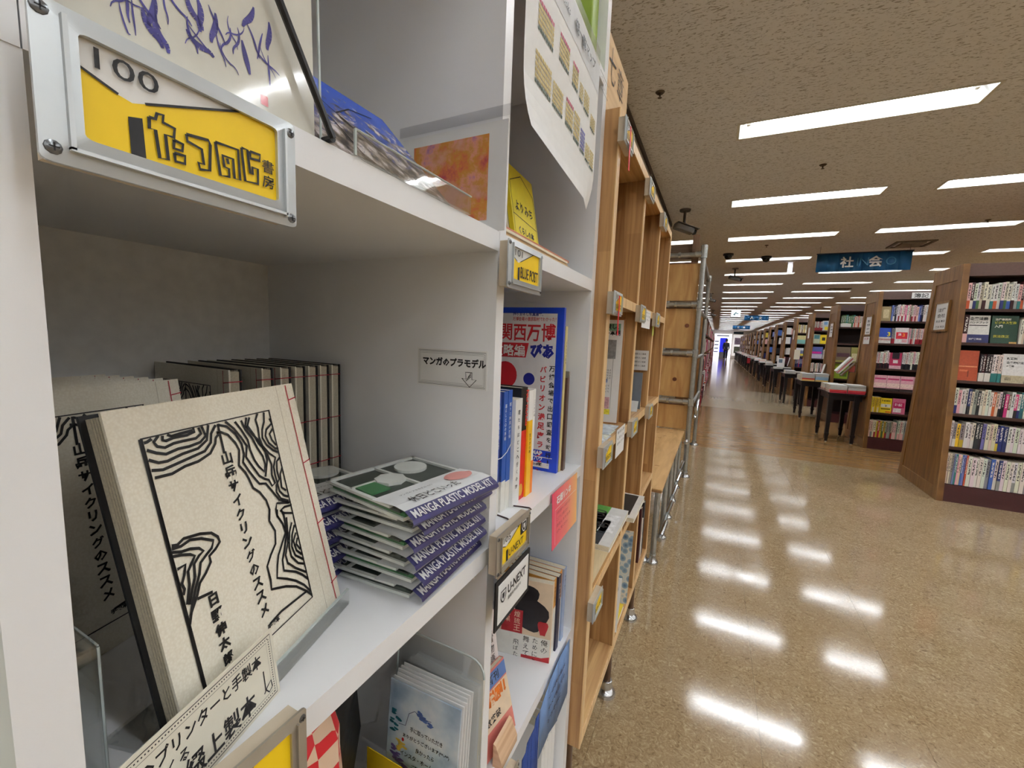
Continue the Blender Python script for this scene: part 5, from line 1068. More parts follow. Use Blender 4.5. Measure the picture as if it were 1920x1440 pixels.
for k, (cc, nm) in enumerate([((60, 16, 22), 'dark maroon'), ((226, 222, 214), 'white'), ((40, 40, 46), 'black')]):
    book_solid('hardback_book', '%s hardback in the far oak column, lowest row' % nm, (-0.205, 1.60 + 0.034 * k, 0.4405), AY, -AX, AZ, 0.03, 0.15, 0.22 - 0.06 * (k == 1), mat('hb %d' % k, cc, 0.4), None, 0.3, 'hardbacks in the far oak column', True, None)
t, c = flat_mag('yellow and brown magazine leaning under the recipe magazine', 1.16, 1.30, 0.66, -0.30, -0.20, (236, 206, 60), [('brown_photo', (120, 64, 40), (0.0, 0.0, 0.8, 0.9))], th=0.01)
o_ = MB().box((-0.31, 1.14, 0.4405), (-0.205, 1.1398 + 0.006, 0.4405 + 0.001)); 
t.location.z = 0.4405; t.location.y += 0.0

# ------------------------------------------------------------------ steel pipe rack with plywood and bench
PLY = wood('birch plywood upright', (206, 164, 104), (176, 126, 70), 'z', 'x', 0.6, 5, 0.5, 0.1, 16)
PLYH = wood('birch plywood flat', (222, 184, 130), (196, 152, 98), 'y', 'x', 0.8, 5, 0.4, 0.1, 22)
rack = thing('pipe_rack', 'galvanised pipe rack backed with plywood panels beyond the oak shelving', 'rack', (-0.18, 4.3, 0))
def post(x, y, h, r=0.0225):
    p = MB().tube([(x, y, 0.05), (x, y, h)], r, 14).build('post', STEEL, rack, smooth=True); flange(MB(), x, y, 0.05).build('floor_flange', CHROME, p, smooth=True)
    MB().lathe((x, y, h - 0.05), [(r * 1.3, 0), (r * 1.3, 0.06), (r * 0.9, 0.066)], 14).build('end_cap', mat('bright fitting', (186, 190, 190), 0.25, 0.8), p, smooth=True)
    return p
p1 = post(-0.18, 4.3, 2.19); p2 = post(-0.16, 5.75, 2.12); p3 = post(-0.62 + 0.0, 5.75, 2.12)
FIT = MC['bright fitting']
for z in (0.737, 1.205, 1.663, 2.12):
    h = MB().tube([(-0.72, 4.3, z), (-0.18, 4.3, z)], 0.0215, 12).build('cross_pipe', STEEL, rack, smooth=True)
    MB().lathe((-0.252, 4.3, z), [(0.0285, 0), (0.0285, 0.05), (0.022, 0.052)], 12, (1, 0, 0)).build('tee_fitting', FIT, h, smooth=True)
    MB().lathe((-0.18, 4.3, z - 0.036), [(0.0285, 0), (0.0285, 0.072), (0.0226, 0.074)], 12).build('tee_collar', FIT, h, smooth=True)
    MB().lathe((-0.40, 4.3, z), [(0.028, 0), (0.028, 0.022), (0.022, 0.023)], 12, (1, 0, 0)).build('pipe_clamp', FIT, h, smooth=True)
    MB().tube([(-0.18, 4.3, z - 0.045), (-0.16, 5.75, z - 0.045)], 0.016, 10).build('side_rail', STEEL, rack, smooth=True)
for k, (z0, z1) in enumerate(((0.462, 0.695), (0.775, 1.165), (1.245, 1.625), (1.70, 2.045))):
    p = MB().box((-0.72, 4.328, z0), (-0.206, 4.346, z1)).build('plywood_panel', PLY, rack)
    if k in (1, 2): MB().lathe((-0.415 + 0.07 * k, 4.3279, z0 + 0.12 + 0.05 * k), [(0.02, 0), (0.012, 0.0004), (0.004, 0.0006)], 14, (0, -1, 0)).build('knot', mat('wood knot', (110, 58, 30), 0.5), p)
    MB().box((-0.72, 4.322, z1 - 0.0), (-0.236, 4.346, z1 + 0.012)).build('panel_batten', mat('dark batten', (104, 66, 40), 0.6), rack)
MB().box((-0.95, 4.40, 2.10), (-0.265, 4.42, 2.235)).build('rear_board', wood('grey weathered board', (128, 104, 84), (98, 78, 62), 'x', 'z', 0.2, 3, 0.6, 0.1, 40), rack)
MB().box((-0.288, 4.36, 1.9), (-0.228, 4.385, 2.315)).build('upright_batten', wood('rough batten', (150, 118, 92), (120, 92, 70), 'z', 'x', 1, 5, 0.6, 0, 40), rack)
bench = MB().box((-0.60, 2.45, 0.437), (-0.213, 4.275, 0.458)).build('bench_top', PLYH, rack)
for z in (0.4405, 0.4475): MB().box((-0.60, 2.4488, z), (-0.2122, 2.45, z + 0.0035)).build('ply_layer', mat('dark ply layer', (120, 78, 46), 0.6), bench)
random.seed(21)
for k in range(14):
    y_, x_ = random.uniform(2.6, 4.1), random.uniform(-0.56, -0.25); MB().obox((x_, y_, 0.4581), (0.03, 0.004, 0), (0, 0.012, 0), (0, 0, 0.0002)).build('wood_fleck', mat('ply fleck', (160, 104, 58), 0.5), bench)
for k, y_ in enumerate((2.44, 2.80, 3.16, 3.52, 3.88)):
    for x_ in ((-0.235, -0.29) if k == 0 else (-0.225,)):
        p = MB().tube([(x_, y_ + 0.03, 0.05), (x_, y_ + 0.03, 0.436)], 0.0165, 12).build('bench_leg', STEEL, rack, smooth=True); flange(MB(), x_, y_ + 0.03, 0.032).build('floor_flange', CHROME, p, smooth=True)
    MB().tube([(-0.20, y_ + 0.05, 0.17), (-0.185, y_ + 0.16, 0.215)], 0.012, 8).build('chrome_clamp', CHROME, rack, smooth=True)
MB().tube([(-0.205, 2.45, 0.16), (-0.205, 4.25, 0.16)], 0.013, 10).build('low_rail', STEEL, rack, smooth=True)
MB().lathe((-0.20, 4.05, 0.40), [(0.005, 0), (0.022, 0.008), (0.026, 0.02), (0.02, 0.034), (0.006, 0.042)], 14, (1, 0, 0)).build('round_knob', CHROME, rack, smooth=True)
for a, b in (((-0.155, 5.0, 0.47), (-0.145, 5.5, 0.62)), ((-0.155, 5.0, 0.60), (-0.15, 5.1, 0.45))): MB().tube([a, b], 0.014, 8).build('wire_arm', CHROME, rack, smooth=True)
# cable with clamps on the rear post
MB().tube([(-0.150, 5.72, 2.1), (-0.142, 5.7, 1.95), (-0.138, 5.7, 1.85), (-0.148, 5.72, 1.75)], 0.008, 6).build('cable', mat('grey cable', (150, 140, 128), 0.5), rack, smooth=True)
# ------------------------------------------------------------------ dark bookcases along the right of the aisle
CX0, CX1, PITCH, Y0C = 1.866, 3.30, 2.09, 5.305
DW = wood('walnut stained panel', (132, 92, 46), (92, 58, 26), 'z', 'y', 0.5, 6, 0.4, 0.12, 26)
DWF = wood('walnut stained frame', (142, 104, 58), (104, 70, 34), 'z', 'y', 0.5, 6, 0.38, 0.1, 30)
DSH = mat('dark walnut shelf', (66, 40, 32), 0.5, noise=0.15, ns=20); DBASE = mat('maroon plinth', (66, 22, 22), 0.5, noise=0.1); DHEAD = mat('brown header', (84, 60, 52), 0.5, noise=0.1); DBACK = mat('dark case back', (44, 32, 32), 0.7)
HB, HT2, CH = 0.437, 0.268, 2.078
SHZ = [0.155, 0.487, 0.780, 1.070, 1.400, 1.690]
half = lambda z: HB + (HT2 - HB) * z / CH
def bookcase(first):
    t = thing('bookcase', 'x', 'bookcase', (0, 0, 0))
    tr = lambda x0, x1, z0, z1, i0, i1: MB().hexa([(x0, -half(z0) + i0, z0), (x1, -half(z0) + i0, z0), (x1, half(z0) - i0, z0), (x0, half(z0) - i0, z0), (x0, -half(z1) + i1, z1), (x1, -half(z1) + i1, z1), (x1, half(z1) - i1, z1), (x0, half(z1) - i1, z1)])
    for xa, xb, s in ((CX0, CX0 + 0.038, -1), (CX1 - 0.038, CX1, 1)):
        pn = tr(xa, xb, 0, CH, 0, 0).build('end_panel', DW, t)
        xo0, xo1 = (xa - 0.007, xa) if s < 0 else (xb, xb + 0.007)
        for sg in (-1, 1):
            m = MB(); w = 0.075
            m.hexa([(xo0, sg * half(0), 0), (xo1, sg * half(0), 0), (xo1, sg * (half(0) - w), 0), (xo0, sg * (half(0) - w), 0), (xo0, sg * half(CH), CH), (xo1, sg * half(CH), CH), (xo1, sg * (half(CH) - w), CH), (xo0, sg * (half(CH) - w), CH)]); m.build('frame_stile', DWF, pn)
        for z0, z1 in ((0.0, 0.11), (CH - 0.13, CH)):
            MB().hexa([(xo0, -half(z0) + 0.075, z0), (xo1, -half(z0) + 0.075, z0), (xo1, half(z0) - 0.075, z0), (xo0, half(z0) - 0.075, z0), (xo0, -half(z1) + 0.075, z1), (xo1, -half(z1) + 0.075, z1), (xo1, half(z1) - 0.075, z1), (xo0, half(z1) - 0.075, z1)]).build('frame_rail', DWF, pn)
    xa, xb = CX0 + 0.038, CX1 - 0.038
    MB().box((xa, -0.012, 0.15), (xb, 0.012, CH - 0.01)).build('back_board', DBACK, t)
    MB().hexa([(xa, -half(0) + 0.012, 0), (xb, -half(0) + 0.012, 0), (xb, half(0) - 0.012, 0), (xa, half(0) - 0.012, 0), (xa, -half(0.15) + 0.012, 0.15), (xb, -half(0.15) + 0.012, 0.15), (xb, half(0.15) - 0.012, 0.15), (xa, half(0.15) - 0.012, 0.15)]).build('plinth', DBASE, t)
    z0, z1 = 1.972, CH
    MB().hexa([(xa, -half(z0) + 0.006, z0), (xb, -half(z0) + 0.006, z0), (xb, half(z0) - 0.006, z0), (xa, half(z0) - 0.006, z0), (xa, -half(z1) + 0.006, z1), (xb, -half(z1) + 0.006, z1), (xb, half(z1) - 0.006, z1), (xa, half(z1) - 0.006, z1)]).build('header', DHEAD, t)
    for z in SHZ[1:]:
        for sg in (-1, 1):
            MB().box((xa, sg * 0.012, z - 0.024), (xb, sg * (half(z) - 0.004), z)).build('shelf_board', DSH, t)
    # framed section list on the aisle end
    fr = MB()
    for (a0, b0, a1, b1) in ((-0.14, 1.50, 0.14, 1.518), (-0.14, 1.762, 0.14, 1.78), (-0.14, 1.518, -0.122, 1.762), (0.122, 1.518, 0.14, 1.762)): fr.box((CX0 - 0.014, a0, b0), (CX0 - 0.0001, a1, b1))
    fo = fr.build('list_frame', DWF, t); pp = MB().box((CX0 - 0.006, -0.122, 1.518), (CX0 - 0.0001, 0.122, 1.762)).build('list_sheet', WPAPER, t)
    return t
t0 = bookcase(True)
def join_tree(root, name):
    """one light mesh of a thing, for copies too far away to show their parts"""
    mb = MB(); mats = []
    def walk(o):
        if o.type == 'MESH':
            w = world_of(o)
            if o.data.materials[0] not in mats: mats.append(o.data.materials[0])
            i = len(mb.v); mb.v += [w @ v.co for v in o.data.vertices]
            for p in o.data.polygons: mb.f.append(tuple(i + k for k in p.vertices)); mb.mi.append(mats.index(o.data.materials[0]))
        for c in o.children: walk(c)
    walk(root); m = mb.mesh(name)
    for x in mats: m.materials.append(x)
    return m
far_case = join_tree(t0, 'bookcase')
cases = []
CN = ['nearest', 'second', 'third', 'fourth', 'fifth', 'sixth', 'seventh', 'eighth', 'ninth', 'tenth', 'eleventh', 'twelfth', 'thirteenth', 'fourteenth', 'fifteenth', 'sixteenth', 'seventeenth', 'eighteenth', 'nineteenth']
for k in range(19):
    if k < 9: t = t0 if k == 0 else copy_tree(t0)
    else:
        t = bpy.data.objects.new('bookcase', far_case); COL.objects.link(t); t['category'] = 'bookcase'
    t.location = (0, Y0C + PITCH * k, 0); t['group'] = 'dark bookcases right of the aisle'
    t['label'] = 'dark walnut bookcase right of the aisle, %s from the viewer' % CN[k]; cases.append(t)
def sheet_text(k, lines, size):
    sh = [c for c in cases[k].children if c.name.startswith('list_sheet')][0]; q = MB(); yc = cases[k].location.y
    for j, s in enumerate(lines): put_text(q, s, (CX0 - 0.0065, yc, 1.70 - 0.052 * j), (0, -1, 0), (0, 0, 1), (-0.0003, 0, 0), w=size[j], h=0.036 if j < 2 else 0.022, bold=0.01, center=True)
    q.build('lettering', INK, sh)
sheet_text(0, ['法律', '会社', '民法 商法', '憲法 刑法', '資格'], [0.15, 0.15, 0.17, 0.17, 0.1]); sheet_text(1, ['簿記', '税務', '会計', '経理'], [0.13, 0.13, 0.12, 0.12]); sheet_text(2, ['資格', '就職', '公務員'], [0.13, 0.13, 0.15])
nb = thing('paper_notice', 'white printed notice below the framed list on the second bookcase', 'notice', (1.85, Y0C + PITCH, 1.4)); MB().box((CX0 - 0.009, Y0C + PITCH - 0.13, 1.385), (CX0 - 0.0075, Y0C + PITCH + 0.13, 1.485)).build('sheet', WPAPER, nb); q = MB(); put_text(q, '棚のご案内', (CX0 - 0.0095, Y0C + PITCH + 0.09, 1.44), (0, -1, 0), (0, 0, 1), (0, 0, 0), w=0.18, bold=0.02); q.build('lettering', mat('rose print ink', (190, 110, 120), 0.6), nb)
bk_ = thing('bookkeeping_sign', 'white header sign reading bookkeeping on the second bookcase', 'sign', (2.28, Y0C + PITCH - 0.27, 2.02)); yb_ = Y0C + PITCH - 0.278
MB().box((2.185, yb_ - 0.003, 1.982), (2.37, yb_, 2.056)).build('board', WPAPER, bk_); q = MB(); put_text(q, '簿記', (2.2775, yb_ - 0.0033, 2.019), (1, 0, 0), (0, 0, 1), (0, -0.0002, 0), w=0.14, h=0.056, bold=0.012, center=True); q.build('lettering', INK, bk_)
tb_ = thing('header_tab', 'small white tab sign on header of third bookcase', 'sign', (2.25, Y0C + 2 * PITCH - 0.3, 1.95)); MB().box((2.262, Y0C + 2 * PITCH - 0.33, 1.90), (2.268, Y0C + 2 * PITCH - 0.272, 2.06)).build('board', WPAPER, tb_)

# ------------------------------------------------------------------ mass of books (shared unit meshes, individual objects)
def spine_mat(c, ink):
    name = 'spine %d %d %d' % tuple(c)
    if name in MC: return MC[name]
    k = NT(name); tc = k.add('ShaderNodeTexCoord'); sp = k.add('ShaderNodeSeparateXYZ'); k.link(tc.outputs['Generated'], sp.inputs[0]); oi = k.add('ShaderNodeObjectInfo')
    def M_(op, a, b=None, c2=None):
        x = k.add('ShaderNodeMath', operation=op)
        for s, v in zip(x.inputs, (a, b, c2)):
            if v is None: continue
            if hasattr(v, 'node'): k.link(v, s)
            else: s.default_value = v
        return x.outputs[0]
    ax = M_('LESS_THAN', M_('ABSOLUTE', M_('SUBTRACT', sp.outputs[0], 0.5)), 0.24)
    z = sp.outputs[2]; inr = M_('MULTIPLY', M_('GREATER_THAN', z, 0.40), M_('LESS_THAN', z, 0.93))
    cb = k.add('ShaderNodeCombineXYZ'); k.link(M_('MULTIPLY', sp.outputs[0], 2.0), cb.inputs[0]); k.link(M_('MULTIPLY_ADD', z, 24.0, M_('MULTIPLY', oi.outputs['Random'], 50)), cb.inputs[2])
    nz = k.add('ShaderNodeTexNoise'); nz.inputs['Scale'].default_value = 1.0; nz.inputs['Detail'].default_value = 2; k.link(cb.outputs[0], nz.inputs['Vector'])
    f = M_('MULTIPLY', M_('MULTIPLY', ax, inr), M_('GREATER_THAN', nz.outputs['Fac'], 0.49))
    k.link(k.mix(f, lin(c), lin(ink)), k.b.inputs['Base Color']); k.b.inputs['Roughness'].default_value = 0.4
    MC[name] = k.m; return k.m
def unit_book():
    mb = MB(); e = 0.03
    mb.hexa([(0, 0, 0), (1, 0, 0), (1, 1, 0), (0, 1, 0), (0, 0, 1), (1, 0, 1), (1, 1, 1), (0, 1, 1)], [1, 1, 0, 0, 1, 0])
    mb.hexa([(-0.01, -0.006, 0), (1.01, -0.006, 0), (1.01, 1, 0), (-0.01, 1, 0), (-0.01, -0.006, 0.32), (1.01, -0.006, 0.32), (1.01, 1, 0.32), (-0.01, 1, 0.32)], 2)
    return mb.mesh('book')
def unit_plain():
    return MB().hexa([(0, 0, 0), (1, 0, 0), (1, 1, 0), (0, 1, 0), (0, 0, 1), (1, 0, 1), (1, 1, 1), (0, 1, 1)], [1, 1, 0, 0, 1, 0]).mesh('book')
UB, UP = unit_book(), unit_plain()
for m_ in (UB, UP):
    for x_ in (WPAPER, PAGES, BAND)[:3 if m_ is UB else 2]: m_.materials.append(x_)
def spine_book(label, x, y, z, th, d, h, c, ink, band=None, group=None, tilt=0.0, name='book'):
    o = bpy.data.objects.new(name, UB if band is not None else UP); COL.objects.link(o); o.location = (x, y, z); o.scale = (th, d, h); o.rotation_euler.y = tilt
    for i, m_ in enumerate([spine_mat(c, ink), PAGES] + ([mat('band %d %d %d' % tuple(band), band, 0.45)] if band is not None else [])):
        o.material_slots[i].link = 'OBJECT'; o.material_slots[i].material = m_
    return tag(o, label, 'book', group)
def cover_book(label, x, y, z, w, h, base, parts, group=None, th=0.018, texts=(), name='face_out_book', lean=0.10):
    """book shown cover out on a bookcase shelf, leaning back a little; parts = (name, colour, (a0,b0,a1,b1))"""
    o, u, v, n = frame_from((x, y, z + 0.001), (x + w, y, z + 0.001), (x, y + h * lean, z + h)); v = v * (h / v.length)
    t = thing(name, label, 'book', (x + w / 2, y + th / 2, z), group)
    MB().obox(o - n * th, u, v, n * th).build('volume', mat('cover %d %d %d' % tuple(base), base, 0.4, noise=0.1, ns=70), t)
    for nm, cc, (a0, b0, a1, b1) in parts: MB().obox(o + u * a0 + v * b0, u * (a1 - a0), v * (b1 - b0), n * 0.0008).build(nm, mat('cover print %d %d %d' % tuple(cc), cc, 0.45, noise=0.2, ns=90), t)
    if texts:
        for ci, (s, a, b, w_, cc) in enumerate(texts):
            q = MB(); put_text(q, s, o + u * a + v * b, u, v, n * 0.0014, w=w * w_, bold=0.03); q.build('title_lettering', mat('title ink %d %d %d' % tuple(cc), cc, 0.5), t)
    return t
CNAMES = [((238, 236, 230), 'white'), ((226, 216, 196), 'cream'), ((30, 30, 36), 'black'), ((32, 44, 110), 'navy'), ((150, 30, 44), 'crimson'), ((60, 20, 28), 'maroon'), ((206, 180, 60), 'mustard'), ((70, 110, 60), 'green'), ((120, 130, 190), 'lavender'), ((236, 190, 190), 'pink'), ((200, 90, 50), 'rust'), ((150, 152, 150), 'grey'), ((40, 120, 120), 'teal'), ((206, 60, 120), 'magenta'), ((60, 100, 180), 'blue'), ((244, 214, 50), 'yellow'), ((110, 90, 70), 'brown')]
CD = {n_: c_ for c_, n_ in CNAMES}
DARK = {'black', 'navy', 'crimson', 'maroon', 'green', 'rust', 'teal', 'blue', 'brown', 'magenta'}
def fill(case, row, x, x_end, seq, hmin, hmax, tmin=0.013, tmax=0.026, bands=(), nb=0.5, start=0, seed=0):
    """a run of upright books; returns next x and count"""
    rnd = random.Random(seed * 97 + case * 13 + row); yc = Y0C + PITCH * case; z = SHZ[row]; k = start; i = 0
    rowname = ['bottom', 'fifth', 'fourth', 'third', 'second', 'top'][row]
    while x < x_end:
        cn = seq[i % len(seq)]; i += 1; th = rnd.uniform(tmin, tmax); h = rnd.uniform(hmin, hmax); bn = bands[i % len(bands)] if bands and rnd.random() < nb else None
        c = tuple(max(0, min(255, q + rnd.choice((-8, 0, 6)))) for q in CD[cn]); ink = (236, 234, 228) if cn in DARK else (44, 42, 50)
        lab = '%s book%s, %s from left, %s shelf, %s bookcase' % (cn, ' with %s band' % bn if bn else '', ORD[k], rowname, CN[case])
        y = yc - half(z) + 0.016 + rnd.uniform(0, 0.012)
        spine_book(lab, x, y, z + 0.0005, th, 0.135, h, c, ink, CD[bn] if bn else None, 'books on the dark bookcases'); x += th + 0.0012; k += 1
    return x, k
XS = CX0 + 0.042
def fo(case, row, x, w, h, base, parts, desc, texts=(), th=0.018):
    z = SHZ[row]; yc = Y0C + PITCH * case
    cover_book(desc, x, yc - half(z) + 0.022, z, w, h, base, parts, 'face-out books on the dark bookcases', th, texts)
# nearest bookcase
fill(0, 5, XS, 2.52, ['pink', 'maroon', 'white', 'white', 'cream', 'white', 'white', 'white', 'white', 'white', 'white', 'cream', 'white', 'white', 'white'], 0.20, 0.228, 0.017, 0.024, ['teal', 'rust', 'white', 'navy', 'green', 'blue', 'maroon', 'grey'], 0.8)
x_, k_ = fill(0, 4, XS, XS + 0.02, ['maroon'], 0.235, 0.24, 0.028, 0.03, ['pink'], 1.0)
fo(0, 4, x_ + 0.004, 0.135, 0.235, (232, 232, 228), [('navy_foot', (36, 40, 92), (0, 0, 1, 0.30)), ('rule', (20, 20, 24), (0.06, 0.62, 0.9, 0.65))], 'white legal handbook with navy foot on nearest bookcase', (('企業法務', 0.06, 0.82, 0.85, (30, 30, 34)), ('ハンドブック', 0.06, 0.70, 0.85, (30, 30, 34)), ('法律実務編', 0.08, 0.10, 0.6, (232, 232, 236))))
fo(0, 4, x_ + 0.150, 0.16, 0.235, (26, 62, 44), [('gold_corner', (200, 160, 90), (0.72, 0.0, 1.0, 0.06))], 'dark green legal book with yellow lettering on nearest bookcase', (('法律事務所', 0.12, 0.82, 0.6, (226, 226, 214)), ('ビジネス契約', 0.12, 0.70, 0.8, (196, 190, 60)), ('入門', 0.12, 0.56, 0.3, (226, 226, 214)), ('民法改正', 0.10, 0.2, 0.6, (176, 170, 60))))
fill(0, 4, x_ + 0.318, 2.52, ['white', 'cream', 'grey', 'white'], 0.2, 0.235, start=k_)
fo(0, 3, XS, 0.128, 0.262, (176, 74, 40), [('strap', (226, 150, 110), (0.05, 0.45, 0.95, 0.49)), ('clasp', (120, 44, 24), (0.5, 0.12, 0.56, 0.32)), ('orange_strip', (206, 110, 70), (0.1, 0.3, 0.5, 0.36))], 'orange leather patterned book facing out on nearest bookcase')  # includes a paler orange strip printed on the cover
x_, k_ = fill(0, 3, XS + 0.133, XS + 0.19, ['black', 'maroon', 'black'], 0.225, 0.235, 0.016, 0.019, ['white'], 1.0)
x_, k_ = fill(0, 3, x_, x_ + 0.06, ['white', 'white', 'white'], 0.228, 0.236, 0.018, 0.021, ['teal'], 1.0, start=k_)
fo(0, 3, x_ + 0.006, 0.135, 0.245, (238, 238, 238), [('beige_foot', (188, 178, 150), (0, 0, 1, 0.26)), ('dark_tag', (50, 44, 40), (0.14, 0.09, 0.42, 0.2))], 'white book with beige foot facing out on nearest bookcase', (('新類別', 0.16, 0.80, 0.45, (40, 40, 44)), ('企業関係法', 0.16, 0.66, 0.75, (30, 30, 34)), ('の実務', 0.16, 0.55, 0.35, (30, 30, 34))))
fill(0, 3, x_ + 0.148, 2.52, ['navy', 'white', 'grey', 'cream'], 0.2, 0.235, start=k_)
fill(0, 2, XS, 2.52, ['white', 'pink', 'white', 'white', 'navy', 'cream', 'grey', 'black', 'white', 'cream', 'white', 'white', 'rust', 'cream', 'white', 'black', 'magenta', 'brown', 'white', 'magenta', 'white', 'teal'], 0.195, 0.225, 0.013, 0.022, ['black', 'navy', 'rust', 'white', 'green'], 0.35)
fill(0, 1, XS, 2.52, ['white', 'grey', 'yellow', 'grey', 'white', 'white', 'white', 'black', 'black', 'lavender', 'cream', 'cream', 'cream', 'navy', 'navy', 'navy', 'white', 'white', 'white', 'white', 'white', 'white'], 0.205, 0.232, 0.014, 0.026, ['green', 'yellow', 'white', 'blue', 'mustard'], 0.35)
x_, k_ = fill(0, 0, XS, XS + 0.13, ['cream', 'cream', 'grey', 'lavender', 'teal', 'pink', 'cream', 'blue', 'lavender', 'rust', 'crimson'], 0.27, 0.275, 0.009, 0.014)
fill(0, 0, x_, 2.52, ['white', 'white', 'white', 'white', 'white', 'grey', 'blue', 'white', 'navy', 'white'], 0.255, 0.268, 0.019, 0.026, ['white', 'grey'], 0.2, start=k_)
# second bookcase
fo(1, 5, XS, 0.10, 0.19, (150, 132, 92), [('label', (196, 180, 140), (0.2, 0.2, 0.8, 0.8))], 'tan boxed set on top shelf of second bookcase')
fill(1, 5, XS + 0.104, 2.42, ['lavender', 'navy', 'black', 'white', 'white', 'pink', 'white', 'pink', 'magenta', 'white', 'pink', 'brown', 'cream', 'pink', 'pink', 'pink'], 0.185, 0.215, 0.013, 0.019, ['white', 'crimson'], 0.3)
fo(1, 4, XS, 0.125, 0.20, (36, 70, 160), [('white_foot', (236, 226, 220), (0, 0, 1, 0.4)), ('red_strip', (206, 50, 50), (0, 0.18, 1, 0.3))], 'blue exam textbook with big yellow 3 on second bookcase', (('3', 0.68, 0.45, 0.25, (240, 220, 40)),))
x_, k_ = fill(1, 4, XS + 0.13, XS + 0.16, ['grey'], 0.195, 0.2, 0.012, 0.016, ['crimson'], 1.0)
fo(1, 4, x_ + 0.003, 0.135, 0.205, (232, 226, 226), [('red_panel', (196, 30, 50), (0.08, 0.3, 0.92, 0.72)), ('white_box', (240, 236, 232), (0.12, 0.08, 0.46, 0.26)), ('pink_box', (226, 170, 176), (0.54, 0.08, 0.9, 0.26))], 'red and white exam textbook facing out on second bookcase', (('3', 0.55, 0.44, 0.18, (240, 150, 40)), ('級', 0.22, 0.5, 0.25, (250, 250, 250))))
fill(1, 4, x_ + 0.142, 2.42, ['pink', 'grey', 'pink', 'white'], 0.19, 0.2, 0.012, 0.017, ['crimson'], 0.7, start=k_)
x_, k_ = fill(1, 3, XS, XS + 0.12, ['white', 'pink', 'white'], 0.19, 0.235, 0.014, 0.018, ['black', 'maroon'], 1.0)
fo(1, 3, x_ + 0.003, 0.12, 0.21, (170, 40, 80), [('tag', (236, 228, 226), (0.3, 0.35, 0.7, 0.55)), ('dark_top', (40, 24, 32), (0.2, 0.62, 0.8, 1.0)), ('pink_foot', (226, 180, 190), (0, 0, 1, 0.2))], 'crimson textbook with white tag on second bookcase')
fill(1, 3, x_ + 0.128, 2.42, ['white', 'white', 'pink', 'white'], 0.2, 0.235, 0.014, 0.018, ['black'], 0.9, start=k_)
for j in range(4): fo(1, 2, XS + 0.002 + 0.134 * j, 0.130, 0.20, (226, 170, 182), [('pale_foot', (236, 206, 196), (0, 0.22, 1, 0.5)), ('dark_stand', (50, 34, 30), (0, 0, 1, 0.16)), ('rose_strip', (196, 60, 110), (0.06, 0.72, 0.94, 0.82))], 'pink textbook facing out, %s of four on second bookcase' % ORD[j])
fill(1, 1, XS, XS + 0.085, ['yellow', 'mustard'], 0.20, 0.205, 0.013, 0.017, ['cream'], 0.5)
fo(1, 1, XS + 0.092, 0.118, 0.195, (240, 214, 40), [('white_mid', (240, 236, 226), (0.08, 0.38, 0.92, 0.6)), ('dark_rule', (60, 50, 20), (0.1, 0.24, 0.9, 0.3)), ('orange_foot', (224, 120, 30), (0.5, 0.02, 1, 0.12))], 'yellow exam textbook with black 3 on second bookcase', (('3', 0.44, 0.42, 0.12, (20, 20, 20)), ('簿記検定', 0.12, 0.76, 0.76, (60, 50, 20))))
fo(1, 1, XS + 0.218, 0.128, 0.20, (206, 110, 140), [('magenta_panel', (190, 24, 90), (0.08, 0.4, 0.92, 0.74)), ('white_patch', (240, 232, 232), (0.08, 0.1, 0.7, 0.36))], 'magenta and white exam textbook on second bookcase', (('簿記', 0.16, 0.5, 0.6, (246, 226, 236)),))
x_, k_ = fill(1, 0, XS, XS + 0.26, ['pink', 'pink', 'cream', 'cream', 'mustard', 'crimson', 'mustard', 'green', 'mustard', 'green', 'grey', 'grey', 'brown'], 0.215, 0.225, 0.014, 0.02, ['magenta', 'crimson', 'grey'], 0.5)
fill(1, 0, x_, 2.42, ['grey', 'white', 'pink', 'white', 'grey', 'white'], 0.235, 0.25, 0.016, 0.02, ['pink', 'grey'], 0.5, start=k_)
# third
fill(2, 5, XS + 0.02, XS + 0.20, ['green', 'green', 'green', 'teal'], 0.19, 0.215, 0.02, 0.028, ['white'], 0.8); fill(2, 5, XS + 0.205, 2.38, ['rust', 'cream', 'pink'], 0.18, 0.2, start=9)
fo(2, 3, XS, 0.20, 0.27, (120, 104, 84), [('pattern', (90, 60, 70), (0.05, 0.35, 0.95, 0.6)), ('lime_foot', (150, 150, 70), (0, 0, 1, 0.12))], 'large mottled brown puzzle book on third bookcase'); fo(2, 3, XS + 0.21, 0.13, 0.27, (150, 146, 80), [('cream', (210, 200, 160), (0.1, 0.1, 0.9, 0.6))], 'olive and cream book on third bookcase, fourth shelf')
fo(2, 2, XS, 0.20, 0.27, (130, 150, 40), [('lime', (170, 180, 50), (0.1, 0.4, 0.5, 0.8)), ('dark_green', (60, 90, 30), (0.4, 0.15, 0.9, 0.5))], 'large lime green puzzle book on third bookcase'); fo(2, 2, XS + 0.21, 0.12, 0.24, (140, 60, 50), [], 'rust red book on third bookcase, third shelf from bottom')
fo(2, 1, XS + 0.02, 0.12, 0.21, (206, 190, 150), [('red_panel', (150, 40, 36), (0.15, 0.1, 0.85, 0.9))], 'cream and dark red book seen under the nearest table'); fill(2, 1, XS + 0.15, 2.2, ['white', 'grey', 'black'], 0.19, 0.21)
